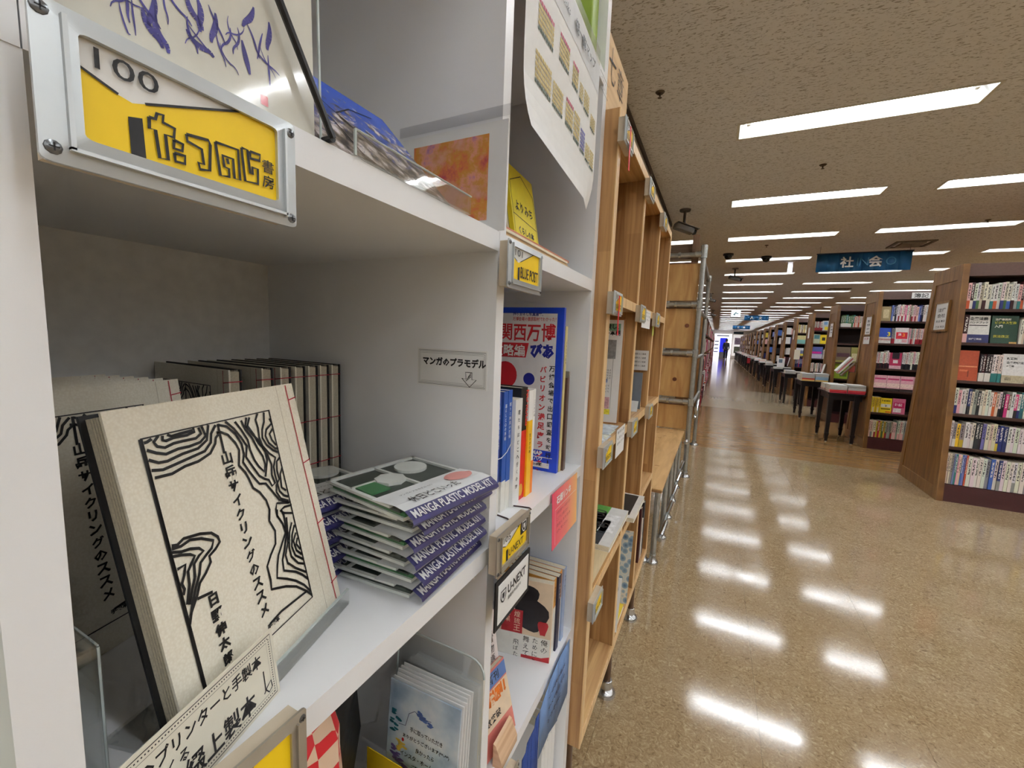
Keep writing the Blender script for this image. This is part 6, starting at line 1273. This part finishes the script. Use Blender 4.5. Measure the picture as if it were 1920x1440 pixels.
# fourth and fifth
fill(3, 5, XS, XS + 0.13, ['white', 'crimson', 'white'], 0.19, 0.2, 0.018, 0.022, ['crimson'], 0.9); fo(3, 5, XS + 0.14, 0.13, 0.215, (206, 212, 216), [('yellow_patch', (236, 220, 60), (0.3, 0.05, 0.9, 0.4)), ('blue_patch', (110, 150, 190), (0.2, 0.6, 0.7, 0.9))], 'pale grey book with yellow patch on fourth bookcase')
fo(3, 4, XS, 0.12, 0.21, (196, 206, 176), [('teal_patch', (80, 140, 150), (0.1, 0.5, 0.9, 0.9))], 'sage green book on fourth bookcase'); fo(3, 4, XS + 0.125, 0.12, 0.20, (238, 214, 40), [('dark_face', (60, 50, 30), (0.25, 0.35, 0.75, 0.7))], 'bright yellow book on fourth bookcase')
fo(3, 3, XS, 0.19, 0.26, (96, 110, 180), [('magenta_band', (206, 40, 150), (0, 0.42, 0.9, 0.6)), ('pale_foot', (206, 200, 220), (0, 0.02, 1, 0.38))], 'blue and magenta large magazine on fourth bookcase'); fill(3, 3, XS + 0.2, 2.3, ['white', 'mustard', 'pink'], 0.2, 0.24)
fill(3, 2, XS, XS + 0.2, ['white', 'pink', 'white', 'maroon'], 0.18, 0.2)
fill(4, 5, XS, XS + 0.24, ['cream', 'mustard', 'cream', 'white', 'brown'], 0.19, 0.215); fo(4, 4, XS, 0.20, 0.22, (120, 176, 170), [('sand', (206, 196, 140), (0, 0.5, 1, 1))], 'turquoise and sand picture book on fifth bookcase')
fo(4, 3, XS, 0.16, 0.22, (110, 116, 150), [('yellow_foot', (226, 200, 60), (0, 0.05, 1, 0.3)), ('white_top', (220, 220, 226), (0, 0.7, 1, 1))], 'blue and yellow magazine on fifth bookcase'); fill(4, 2, XS, XS + 0.22, ['navy', 'black', 'navy', 'crimson'], 0.22, 0.26)
pz = thing('paper_tag', 'long white paper tag hanging on the fifth bookcase', 'tag', (1.84, Y0C + 4 * PITCH - 0.3, 1.2)); MB().box((CX0 + 0.001, Y0C + 4 * PITCH - half(1.0) - 0.006, 0.98), (CX0 + 0.13, Y0C + 4 * PITCH - half(1.0) - 0.003, 1.24)).build('sheet', mat('ivory tag', (226, 218, 196), 0.6), pz)

# ------------------------------------------------------------------ tables with piles of books
TBW = mat('black lacquered table', (26, 22, 24), 0.35, noise=0.2, ns=30); TCAP = mat('white glide', (220, 216, 206), 0.5)
TX0, TX1, TLY, TZ = 1.435, 1.852, 0.70, 0.70
def table():
    t = thing('display_table', 'x', 'table', (0, 0, 0))
    MB().box((TX0, 0, TZ - 0.022), (TX1, TLY, TZ)).build('table_top', TBW, t, bevel=0.003)
    for a, b in (((TX0 + 0.03, 0.03, 0.60), (TX1 - 0.03, 0.045, TZ - 0.022)), ((TX0 + 0.03, TLY - 0.045, 0.60), (TX1 - 0.03, TLY - 0.03, TZ - 0.022)), ((TX0 + 0.03, 0.045, 0.60), (TX0 + 0.045, TLY - 0.045, TZ - 0.022)), ((TX1 - 0.045, 0.045, 0.60), (TX1 - 0.03, TLY - 0.045, TZ - 0.022))): MB().box(a, b).build('apron', TBW, t)
    for lx in (TX0 + 0.045, TX1 - 0.085):
        for ly in (0.045, TLY - 0.06):
            m = MB(); s0, s1 = 0.022, 0.014
            for z0, z1, w0, w1 in ((0.012, 0.10, 0.017, 0.020), (0.10, 0.13, 0.026, 0.026), (0.13, TZ - 0.022, 0.021, 0.031)):
                m.hexa([(lx - w0, ly - w0, z0), (lx + w0, ly - w0, z0), (lx + w0, ly + w0, z0), (lx - w0, ly + w0, z0), (lx - w1, ly - w1, z1), (lx + w1, ly - w1, z1), (lx + w1, ly + w1, z1), (lx - w1, ly + w1, z1)])
            p = m.build('leg', TBW, t); MB().lathe((lx, ly, 0), [(0.012, 0), (0.012, 0.012)], 10).build('glide', TCAP, p)
    return t
tb0 = table(); TY = []; far_table = join_tree(tb0, 'display_table')
for k in range(17):
    y = Y0C + PITCH * (k + 1) - 0.345
    if k < 6: t = tb0 if k == 0 else copy_tree(tb0)
    else:
        t = bpy.data.objects.new('display_table', far_table); COL.objects.link(t); t['category'] = 'table'
    t.location = (0, y, 0); TY.append(y)
    t['group'] = 'black display tables along the aisle'; t['label'] = 'black display table at the bookcase end, %s from the viewer' % CN[k]
PILE = ['front left', 'front right', 'rear left', 'rear right']
def pile(tk, pi, n, w, d, th, cols, y_off, x_off, zb=None):
    z = TZ; rnd = random.Random(tk * 31 + pi)
    for j in range(n):
        cc, nm = cols[j % len(cols)]
        o = bpy.data.objects.new('table_book', UFL); COL.objects.link(o); o.location = (TX0 + x_off + rnd.uniform(-0.003, 0.003), TY[tk] + y_off + rnd.uniform(-0.004, 0.004), z); o.scale = (w, d, th)
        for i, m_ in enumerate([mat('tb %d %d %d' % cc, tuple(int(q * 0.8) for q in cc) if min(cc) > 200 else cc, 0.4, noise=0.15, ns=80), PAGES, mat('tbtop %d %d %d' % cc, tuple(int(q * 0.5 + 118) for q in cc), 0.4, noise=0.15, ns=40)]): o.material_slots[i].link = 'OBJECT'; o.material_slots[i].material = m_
        tag(o, '%s book, %s up in the %s pile on %s table' % (nm, ORD[j], PILE[pi], CN[tk]), 'book', 'piled books on the display tables'); z += th + 0.001
def unit_flat():
    mb = MB(); k = 0.09
    mb.hexa([(0, 0, 0), (1, 0, 0), (1, 1, 0), (0, 1, 0), (0, 0, k), (1, 0, k), (1, 1, k), (0, 1, k)], 0)
    mb.hexa([(0.012, 0, k), (0.988, 0, k), (0.988, 0.99, k), (0.012, 0.99, k), (0.012, 0, 1 - k), (0.988, 0, 1 - k), (0.988, 0.99, 1 - k), (0.012, 0.99, 1 - k)], [1, 1, 0, 1, 1, 1])
    mb.hexa([(0, 0, 1 - k), (1, 0, 1 - k), (1, 1, 1 - k), (0, 1, 1 - k), (0, 0, 1), (1, 0, 1), (1, 1, 1), (0, 1, 1)], [0, 2, 0, 0, 0, 0]); return mb.mesh('table_book')
UFL = unit_flat()
for m_ in (WPAPER, PAGES, WPAPER): UFL.materials.append(m_)
redset = [((190, 40, 60), 'crimson'), ((206, 60, 66), 'red'), ((232, 232, 226), 'white'), ((236, 236, 230), 'white'), ((230, 234, 228), 'white')]
golds = [((226, 190, 110), 'amber'), ((196, 60, 50), 'red'), ((234, 234, 228), 'white'), ((236, 236, 234), 'white'), ((232, 236, 234), 'white')]
blues = [((226, 190, 110), 'amber'), ((150, 190, 220), 'sky blue'), ((160, 196, 222), 'sky blue'), ((236, 238, 234), 'white'), ((226, 234, 238), 'white')]
whites = [((232, 230, 222), 'white'), ((226, 222, 214), 'ivory'), ((236, 236, 234), 'white')]
pile(0, 0, 5, 0.195, 0.27, 0.021, redset, 0.012, 0.012); pile(0, 1, 5, 0.195, 0.27, 0.023, redset, 0.012, 0.214); pile(0, 2, 5, 0.195, 0.27, 0.019, redset, 0.30, 0.012); pile(0, 3, 3, 0.195, 0.27, 0.02, whites, 0.30, 0.214)
pile(1, 0, 5, 0.195, 0.27, 0.026, golds, 0.012, 0.012); pile(1, 1, 5, 0.195, 0.27, 0.028, blues, 0.012, 0.214); pile(1, 2, 4, 0.195, 0.27, 0.022, whites, 0.30, 0.012); pile(1, 3, 3, 0.195, 0.27, 0.022, whites, 0.30, 0.214)
for k in (2, 3, 4): pile(k, 0, 3 if k != 3 else 2, 0.195, 0.27, 0.024, whites, 0.012, 0.012); pile(k, 1, 2, 0.195, 0.27, 0.024, [((60, 58, 60), 'charcoal'), ((230, 228, 220), 'white')], 0.012, 0.214)
# sloping stand with two books on the nearest table
sd = thing('book_stand', 'brown wooden book stand at the rear of the nearest table', 'stand', (1.8, TY[0] + 0.5, TZ))
MB().box((1.775, TY[0] + 0.30 + 0.285, TZ + 0.0003), (1.847, TY[0] + 0.66, TZ + 0.27)).build('body', DW, sd)
for k, cc in enumerate([(226, 222, 216), (206, 120, 120), (232, 230, 226)]):
    o, u, v, n = frame_from((1.662 - 0.012 * k, TY[0] + 0.60, TZ + 0.235 + 0.012 * k), (1.662 - 0.012 * k, TY[0] + 0.60 - 0.0, TZ + 0.235 + 0.012 * k), (1.80, TY[0] + 0.60, TZ + 0.45)) if False else (V((1.655 - 0.013 * k, TY[0] + 0.585, TZ + 0.235 + 0.016 * k)), V((0.16, 0, 0.215)), V((0, 0.13, 0)), V((-0.8, 0, 0.6)))
    o_ = MB().obox(o, u, v, n * 0.018).build('sloping_book', mat('sloped %d' % k, cc, 0.45)); tag(o_, '%s book propped on the slope of the wooden stand' % ['lower white', 'middle rose', 'upper white'][k], 'book', 'books propped on the slope')
MB().obox(V((1.69, TY[0] + 0.60, TZ + 0.215)), V((0.15, 0, 0.2)), V((0, 0.10, 0)), V((0.012, 0, -0.01))).build('slope', DW, sd)
for k in (1, 3):
    t, c = paper_card('upright_card', 'white card leaning upright on the %s table' % CN[k], 'card', V((1.80, TY[k] + 0.40, TZ + 0.07)), (0.045, 0.0, 0.24), (0, 0.12, 0), V((-0.9, 0, 0.2)), 0.008, WPAPER)
t = thing('white_box', 'white boxy speaker sign on the fourth table', 'box', (1.6, TY[3] + 0.3, TZ)); MB().box((1.56, TY[3] + 0.31, TZ + 0.0005), (1.72, TY[3] + 0.52, TZ + 0.28)).build('body', WPAPER, t, bevel=0.01); MB().box((1.575, TY[3] + 0.3085, TZ + 0.16), (1.66, TY[3] + 0.31, TZ + 0.26)).build('screen', mat('slate panel', (96, 112, 126), 0.4), t)
t = thing('red_cushion', 'dark red cloth draped on a far display table', 'cloth', (1.43, TY[8] + 0.1, 0.5)); MB().box((1.40, TY[8] - 0.01, 0.42), (1.62, TY[8] - 0.002, 0.69)).build('cloth', mat('red cloth', (150, 22, 36), 0.7), t, bevel=0.01)
# the distant rest: too small to pick apart
rest = MB(); rnd = random.Random(77); pal = [WPAPER] + [mat('far book %s' % n_, c_, 0.5) for c_, n_ in CNAMES[1:]]
for k in range(5, 19):
    yc = Y0C + PITCH * k
    for row in range(1, 6):
        x = XS; z = SHZ[row]
        while x < 2.3:
            w = rnd.choice([0.03, 0.12, 0.14, 0.05]); h = rnd.uniform(0.17, 0.22)
            if rnd.random() < 0.85: rest.box((x, yc - half(z) + 0.02, z + 0.0005), (x + w, yc - half(z) + 0.12, z + h), rnd.choice([0, 0, 0, 1, 2, 3, 5, 9, 11, 8, 14, 16, 6]))
            x += w + 0.004
for k in range(5, 17):
    for xo in (0.012, 0.214):
        for yo in (0.012, 0.30):
            z = TZ
            for j in range(rnd.choice([2, 3, 4])): rest.box((TX0 + xo, TY[k] + yo, z + 0.0003), (TX0 + xo + 0.19, TY[k] + yo + 0.26, z + 0.022), rnd.choice([0, 0, 1, 0, 9, 11])); z += 0.0225
ro = rest.build('distant_books', pal); tag(ro, 'distant mass of books on the farther bookcases and tables', 'books', kind='stuff')
# ------------------------------------------------------------------ bookcases along the left, seen at a grazing angle
lc = MB(); rnd = random.Random(5)
for k in range(8):
    y = 8.4 + 3.0 * k; t = thing('low_bookcase', 'dark low wall bookcase on the left beyond the pipe rack, %s along' % ORD[k], 'bookcase', (-0.4, y + 1.5, 0), 'wall bookcases on the left')
    for yy in (y, y + 2.97): MB().box((-0.62, yy, 0), (-0.215, yy + 0.025, 1.84)).build('side_panel', DW, t)
    MB().box((-0.63, y, 0), (-0.62, y + 2.995, 1.84)).build('back_board', DBACK, t)
    for z in (0.08, 0.42, 0.77, 1.12, 1.47, 1.82): MB().box((-0.62, y + 0.025, z), (-0.225, y + 2.97, z + 0.022)).build('shelf_board', DSH, t)
    for z in (0.1025, 0.4425, 0.7925, 1.1425, 1.4925):
        yy = y + 0.05
        while yy < y + 2.9:
            w = rnd.choice([0.03, 0.05, 0.14]); d = rnd.uniform(0.0, 0.05)
            if rnd.random() < 0.88: lc.box((-0.40, yy, z), (-0.232 + d * 0.5 + 0.02, yy + w, z + rnd.uniform(0.18, 0.27)), rnd.choice([0, 0, 4, 4, 5, 5, 9, 13, 1, 2, 16, 10]))
            yy += w + 0.01
lo = lc.build('left_wall_books', pal); tag(lo, 'dense rows of red and white books on the left wall bookcases', 'books', kind='stuff')
# ------------------------------------------------------------------ ceiling fittings
CAMB = mat('grey camera housing', (96, 90, 84), 0.45, 0.2); CAMD = mat('black lens', (14, 14, 16), 0.1)
def bullet(label, x, y, ang, s=1.0):
    t = thing('security_camera', label, 'camera', (x, y, CZ), 'bullet security cameras on the ceiling')
    MB().lathe((x, y, CZ - 0.018 * s), [(0.05 * s, 0), (0.055 * s, 0.018 * s - 0.0002)], 16).build('ceiling_plate', CAMB, t, smooth=True)
    MB().tube([(x, y, CZ - 0.018 * s), (x, y, CZ - 0.15 * s)], 0.014 * s, 10).build('stem', CAMB, t, smooth=True)
    d = V((math.cos(ang), math.sin(ang), -0.28)).normalized(); c = V((x, y, CZ - 0.185 * s)); sd = d.cross(AZ).normalized(); up = sd.cross(d)
    MB().lathe((x, y, CZ - 0.16 * s), [(0.024 * s, -0.025 * s), (0.026 * s, 0.0), (0.018 * s, 0.02 * s)], 12).build('swivel', CAMB, t, smooth=True)
    b = MB().obox(c - d * 0.10 * s - sd * 0.04 * s - up * 0.03 * s, d * 0.20 * s, sd * 0.08 * s, up * 0.062 * s).build('housing', CAMB, t, bevel=0.012 * s)
    MB().obox(c - d * 0.09 * s - sd * 0.048 * s + up * 0.032 * s, d * 0.23 * s, sd * 0.096 * s, up * 0.006 * s).build('sun_hood', CAMB, b)
    MB().lathe(c + d * 0.098 * s, [(0.026 * s, 0), (0.026 * s, 0.03 * s), (0.018 * s, 0.032 * s)], 14, tuple(d)).build('lens', CAMD, b, smooth=True)
bullet('grey bullet camera hanging above the end of the oak shelving', -0.424, 4.88, 0.5, 1.05); bullet('grey bullet camera over the aisle beyond the dome cameras', 0.18, 8.8, 0.0, 1.0); bullet('small bullet camera on the left ceiling, third away', -0.265, 12.96, 0.3, 1.0); bullet('farthest small bullet camera on the left ceiling', -0.26, 19.5, 0.3, 1.0)
for lab, x, y in (('black dome camera on ceiling left of the aisle lights', 0.037, 7.40), ('black dome camera on ceiling before an aisle light', 0.575, 7.76)):
    t = thing('dome_camera', lab, 'camera', (x, y, CZ), 'dome cameras on the ceiling'); MB().lathe((x, y, CZ - 0.03), [(0.072, 0), (0.075, 0.0298)], 20).build('base_ring', mat('charcoal plastic', (40, 38, 38), 0.4), t, smooth=True)
    MB().lathe((x, y, CZ - 0.03), [(0.056, 0), (0.054, -0.02), (0.042, -0.042), (0.02, -0.055), (0.002, -0.058)], 20).build('dome', CAMD, t, smooth=True)
for lab, x, y in (('small dark sprinkler head near the first aisle light', 0.61, 4.04), ('dark ceiling detector above the oak shelving', -0.41, 2.60), ('small ceiling sprinkler right of the banner', 2.42, 6.2), ('small ceiling sprinkler before the dome cameras', 0.50, 6.9)):
    t = thing('sprinkler_head', lab, 'sprinkler', (x, y, CZ)); MB().lathe((x, y, CZ - 0.008), [(0.018, 0), (0.026, 0.0078)], 14).build('escutcheon', mat('aged brass', (86, 72, 56), 0.5, 0.4), t, smooth=True); MB().lathe((x, y, CZ - 0.03), [(0.012, 0), (0.004, 0.006), (0.006, 0.022)], 10).build('deflector', MC['aged brass'], t, smooth=True)
for lab, x, y in (('square air vent in the ceiling above the blue banner', 2.15, 7.28), ('second square air vent farther along the ceiling', 2.45, 12.3)):
    t = thing('ceiling_vent', lab, 'vent', (x, y, CZ)); vm = mat('grey vent metal', (126, 118, 106), 0.5)
    for a, b in (((-0.2, -0.2), (0.2, -0.165)), ((-0.2, 0.165), (0.2, 0.2)), ((-0.2, -0.165), (-0.165, 0.165)), ((0.165, -0.165), (0.2, 0.165))): MB().box((x + a[0], y + a[1], CZ - 0.014), (x + b[0], y + b[1], CZ - 0.0003)).build('frame', vm, t)
    MB().box((x - 0.12, y - 0.12, CZ - 0.02), (x + 0.12, y + 0.12, CZ - 0.0003)).build('diffuser_plate', mat('vent plate', (150, 142, 128), 0.5), t)
# blue section banners
BBL = mat('deep blue banner cloth', (16, 84, 130), 0.55, noise=0.06, ns=6)
def banner(label, x0, x1, y, z0, z1, words, xs_, size, faint=()):
    t = thing('section_banner', label, 'banner', ((x0 + x1) / 2, y, z0), 'blue section banners')
    m = MB(); N = 8
    for i in range(N):
        a, b = i / N, (i + 1) / N; wv = lambda s: 0.008 * math.sin(s * 7)
        m.face([(x0 + (x1 - x0) * a, y + wv(a), z0), (x0 + (x1 - x0) * b, y + wv(b), z0), (x0 + (x1 - x0) * b, y + wv(b) * 0.3, z1), (x0 + (x1 - x0) * a, y + wv(a) * 0.3, z1)])
    c = m.build('cloth', BBL, t, smooth=True); c.modifiers.new('thickness', 'SOLIDIFY').thickness = 0.002
    MB().tube([(x0 - 0.01, y, z1), (x1 + 0.01, y, z1)], 0.008, 8).build('top_rod', mat('rod', (30, 50, 74), 0.4), t)
    for x in (x0 + 0.03, x1 - 0.03): MB().tube([(x, y, z1), (x, y, CZ)], 0.0025, 6).build('hanging_wire', SCREW, t)
    q = MB()
    for ch, x in zip(words, xs_): put_text(q, ch, (x, y - 0.014, (z0 + z1) / 2), (1, 0, 0), (0, 0, 1), (0, 0, 0), h=size, bold=0.025, center=True)
    q.build('white_lettering', WPAPER, c)
    if faint:
        q = MB()
        for ch, x in faint: put_text(q, ch, (x, y - 0.012, (z0 + z1) / 2), (1, 0, 0), (0, 0, 1), (0, 0, 0), h=size * 0.7, center=True, bold=-0.01)
        q.build('faint_lettering', mat('faint blue print', (60, 122, 160), 0.6), c)
banner('blue hanging banner with white Japanese characters nearest the viewer', 1.146, 2.16, 7.2, 2.355, 2.60, '社会', (1.485, 1.79), 0.145, (('I', 1.60), ('N', 1.67), ('O', 1.95)))
banner('second blue hanging banner farther along the aisle', 0.90, 1.76, 19.6, 2.32, 2.52, '人文', (1.17, 1.47), 0.12)
banner('third dark blue banner at the far end', 0.72, 1.60, 27.5, 2.22, 2.42, '文庫', (1.0, 1.3), 0.12)
es = thing('exit_sign', 'small lit white exit sign with arrow above the aisle', 'sign', (0.5, 17.2, 2.4)); MB().box((0.36, 17.17, 2.31), (0.66, 17.22, 2.54)).build('case', mat('lit exit panel', (226, 240, 244), 0.4, emis=0.9), es); q = MB(); put_text(q, '←', (0.51, 17.168, 2.425), (1, 0, 0), (0, 0, 1), (0, 0, 0), w=0.16, bold=0.05, center=True); q.build('arrow', mat('green arrow', (60, 150, 170), 0.5), es); MB().tube([(0.51, 17.195, 2.54), (0.51, 17.195, CZ)], 0.008, 6).build('hanger', SCREW, es)
hs = thing('hanging_blade_sign', 'narrow white vertical sign hanging from the ceiling over the aisle', 'sign', (0.96, 8.25, 2.5)); MB().box((0.93, 8.23, 2.50), (0.995, 8.26, 2.68)).build('blade', mat('lit white blade', (232, 232, 240), 0.4, emis=0.35), hs); MB().box((0.90, 8.22, 2.68), (1.02, 8.27, CZ - 0.0003)).build('ceiling_mount', WPAPER, hs)
MB().lathe((0.9625, 8.245, 2.484), [(0.004, 0), (0.014, 0.008), (0.02, 0.0158)], 10).build('tip', WPAPER, hs)
# ------------------------------------------------------------------ far end of the hall
LIT = mat('backlit white panel', (236, 238, 250), 0.4, noise=0.02, emis=1.1); LITB = mat('backlit blue door', (30, 40, 190), 0.4, emis=0.7)
dp = thing('display_wall', 'backlit white display panels at the far end of the aisle', 'display', (0.5, 46.6, 0))
MB().box((-0.30, 46.5, 0.0), (0.22, 46.6, 2.35)).build('panel', LIT, dp); MB().box((0.86, 46.5, 0.0), (1.24, 46.6, 2.35)).build('panel', LIT, dp); MB().box((0.22, 46.5, 1.95), (0.86, 46.6, 2.35)).build('panel', LIT, dp)
MB().box((0.22, 46.55, 0.55), (0.86, 46.6, 1.95)).build('blue_screen', LITB, dp); MB().box((0.22, 46.55, 0.0), (0.86, 46.6, 0.55)).build('grey_counter', mat('grey counter', (110, 112, 116), 0.5), dp)
for z in (0.5, 0.85, 1.2, 1.55): MB().box((-0.25, 46.49, z), (0.12, 46.5, z + 0.12)).build('notice', mat('lilac notice', (150, 150, 190), 0.5), dp)
MB().box((-0.1, 46.49, 2.12), (1.0, 46.5, 2.22)).build('title_strip', mat('navy strip', (40, 40, 80), 0.5), dp)
pw = thing('poster_wall', 'white wall panel with two pictures at the far end', 'panel', (1.8, 46.5, 0)); MB().box((1.36, 46.45, 0.25), (2.20, 46.55, 2.3)).build('panel', mat('lit poster board', (232, 228, 226), 0.5, emis=0.45), pw); MB().box((1.5, 46.43, 1.35), (2.08, 46.45, 2.0)).build('picture', mat('mauve picture', (150, 130, 150), 0.5, noise=0.4, ns=8), pw); MB().box((1.5, 46.43, 0.5), (2.08, 46.45, 1.15)).build('picture', mat('olive picture', (96, 100, 80), 0.5, noise=0.4, ns=8), pw)
MB().box((1.36, 46.40, 2.38), (2.2, 46.45, 2.58)).build('fascia_sign', mat('dark teal sign', (30, 66, 80), 0.5), pw)
# person standing with back to the viewer
def skin(name, verts, edges, radii, m, parent, root=0):
    me = bpy.data.meshes.new(name); me.from_pydata([tuple(v) for v in verts], edges, []); o = bpy.data.objects.new(name, me); COL.objects.link(o); o.parent = parent; me.materials.append(m)
    sk = o.modifiers.new('skin', 'SKIN'); sk.use_smooth_shade = True
    if not me.skin_vertices: me.attributes
    for i, r in enumerate(radii):
        sv = me.skin_vertices[0].data[i]; sv.radius = (r, r) if not isinstance(r, tuple) else r; sv.use_root = (i == root)
    s = o.modifiers.new('sub', 'SUBSURF'); s.levels = 1; s.render_levels = 1
    return o
pr = thing('person', 'person in dark suit standing with back turned at the far end', 'person', (0.72, 41.0, 0)); pr.rotation_euler.z = 0.15
SKN = mat('skin', (196, 150, 122), 0.6); SUIT = mat('dark navy suit', (20, 22, 32), 0.7, noise=0.15); HAIRM = mat('black hair', (18, 16, 16), 0.6)
bv = [(0, 0, 0.95), (0, 0, 1.15), (0, 0.01, 1.38), (0, 0, 1.50), (0, -0.005, 1.60), (0, -0.005, 1.70), (0.17, 0, 1.42), (0.22, 0.0, 1.15), (0.22, -0.05, 0.92), (0.215, -0.06, 0.82), (-0.17, 0, 1.42), (-0.22, 0.0, 1.15), (-0.22, -0.05, 0.92), (-0.215, -0.06, 0.82), (0.09, 0, 0.88), (0.10, 0, 0.48), (0.10, 0.02, 0.08), (0.11, -0.10, 0.03), (-0.09, 0, 0.88), (-0.10, 0, 0.48), (-0.10, 0.02, 0.08), (-0.11, -0.10, 0.03)]
be = [(0, 1), (1, 2), (2, 3), (3, 4), (4, 5), (2, 6), (6, 7), (7, 8), (8, 9), (2, 10), (10, 11), (11, 12), (12, 13), (0, 14), (14, 15), (15, 16), (16, 17), (0, 18), (18, 19), (19, 20), (20, 21)]
br_ = [(0.15, 0.10), (0.14, 0.095), (0.16, 0.10), 0.055, 0.085, 0.075, 0.06, 0.045, 0.035, 0.03, 0.06, 0.045, 0.035, 0.03, 0.085, 0.06, 0.04, 0.03, 0.085, 0.06, 0.04, 0.03]
for hx, sgn in ((9, 1), (13, -1)):
    for fx, L in ((-0.03, 0.07), (-0.012, 0.085), (0.006, 0.09), (0.022, 0.08)):
        bv.append((bv[hx][0] + fx * 0.4, bv[hx][1] + fx, 0.82 - L)); be.append((hx, len(bv) - 1)); br_.append(0.009)
    bv.append((bv[hx][0] - sgn * 0.03, bv[hx][1] - 0.035, 0.78)); be.append((hx, len(bv) - 1)); br_.append(0.010)
skin('body', bv, be, br_, SKN, pr)
skin('jacket', [(0, 0, 0.86), (0, 0, 1.15), (0, 0.01, 1.38), (0, 0, 1.47), (0.18, 0, 1.42), (0.225, 0.0, 1.15), (0.22, -0.05, 0.90), (-0.18, 0, 1.42), (-0.225, 0.0, 1.15), (-0.22, -0.05, 0.90)], [(0, 1), (1, 2), (2, 3), (2, 4), (4, 5), (5, 6), (2, 7), (7, 8), (8, 9)], [(0.19, 0.13), (0.17, 0.12), (0.19, 0.125), 0.075, 0.08, 0.062, 0.052, 0.08, 0.062, 0.052], SUIT, pr, 1)
skin('trousers', [(0, 0, 0.93), (0.09, 0, 0.86), (0.10, 0, 0.48), (0.10, 0.02, 0.07), (-0.09, 0, 0.86), (-0.10, 0, 0.48), (-0.10, 0.02, 0.07)], [(0, 1), (1, 2), (2, 3), (0, 4), (4, 5), (5, 6)], [(0.16, 0.12), 0.10, 0.078, 0.065, 0.10, 0.078, 0.065], SUIT, pr, 0)
skin('hair', [(0, -0.015, 1.62), (0, -0.02, 1.68), (0, -0.012, 1.735)], [(0, 1), (1, 2)], [0.088, 0.098, 0.07], HAIRM, pr, 1)
for s in (-1, 1): MB().box((s * 0.105 - 0.045 + 0.72, 41.0 - 0.13, 0.0003), (s * 0.105 + 0.045 + 0.72, 41.0 + 0.10, 0.075)).build('shoe', mat('black shoe', (14, 14, 15), 0.35), pr, bevel=0.02)
bpy.data.scenes.remove(TSC)
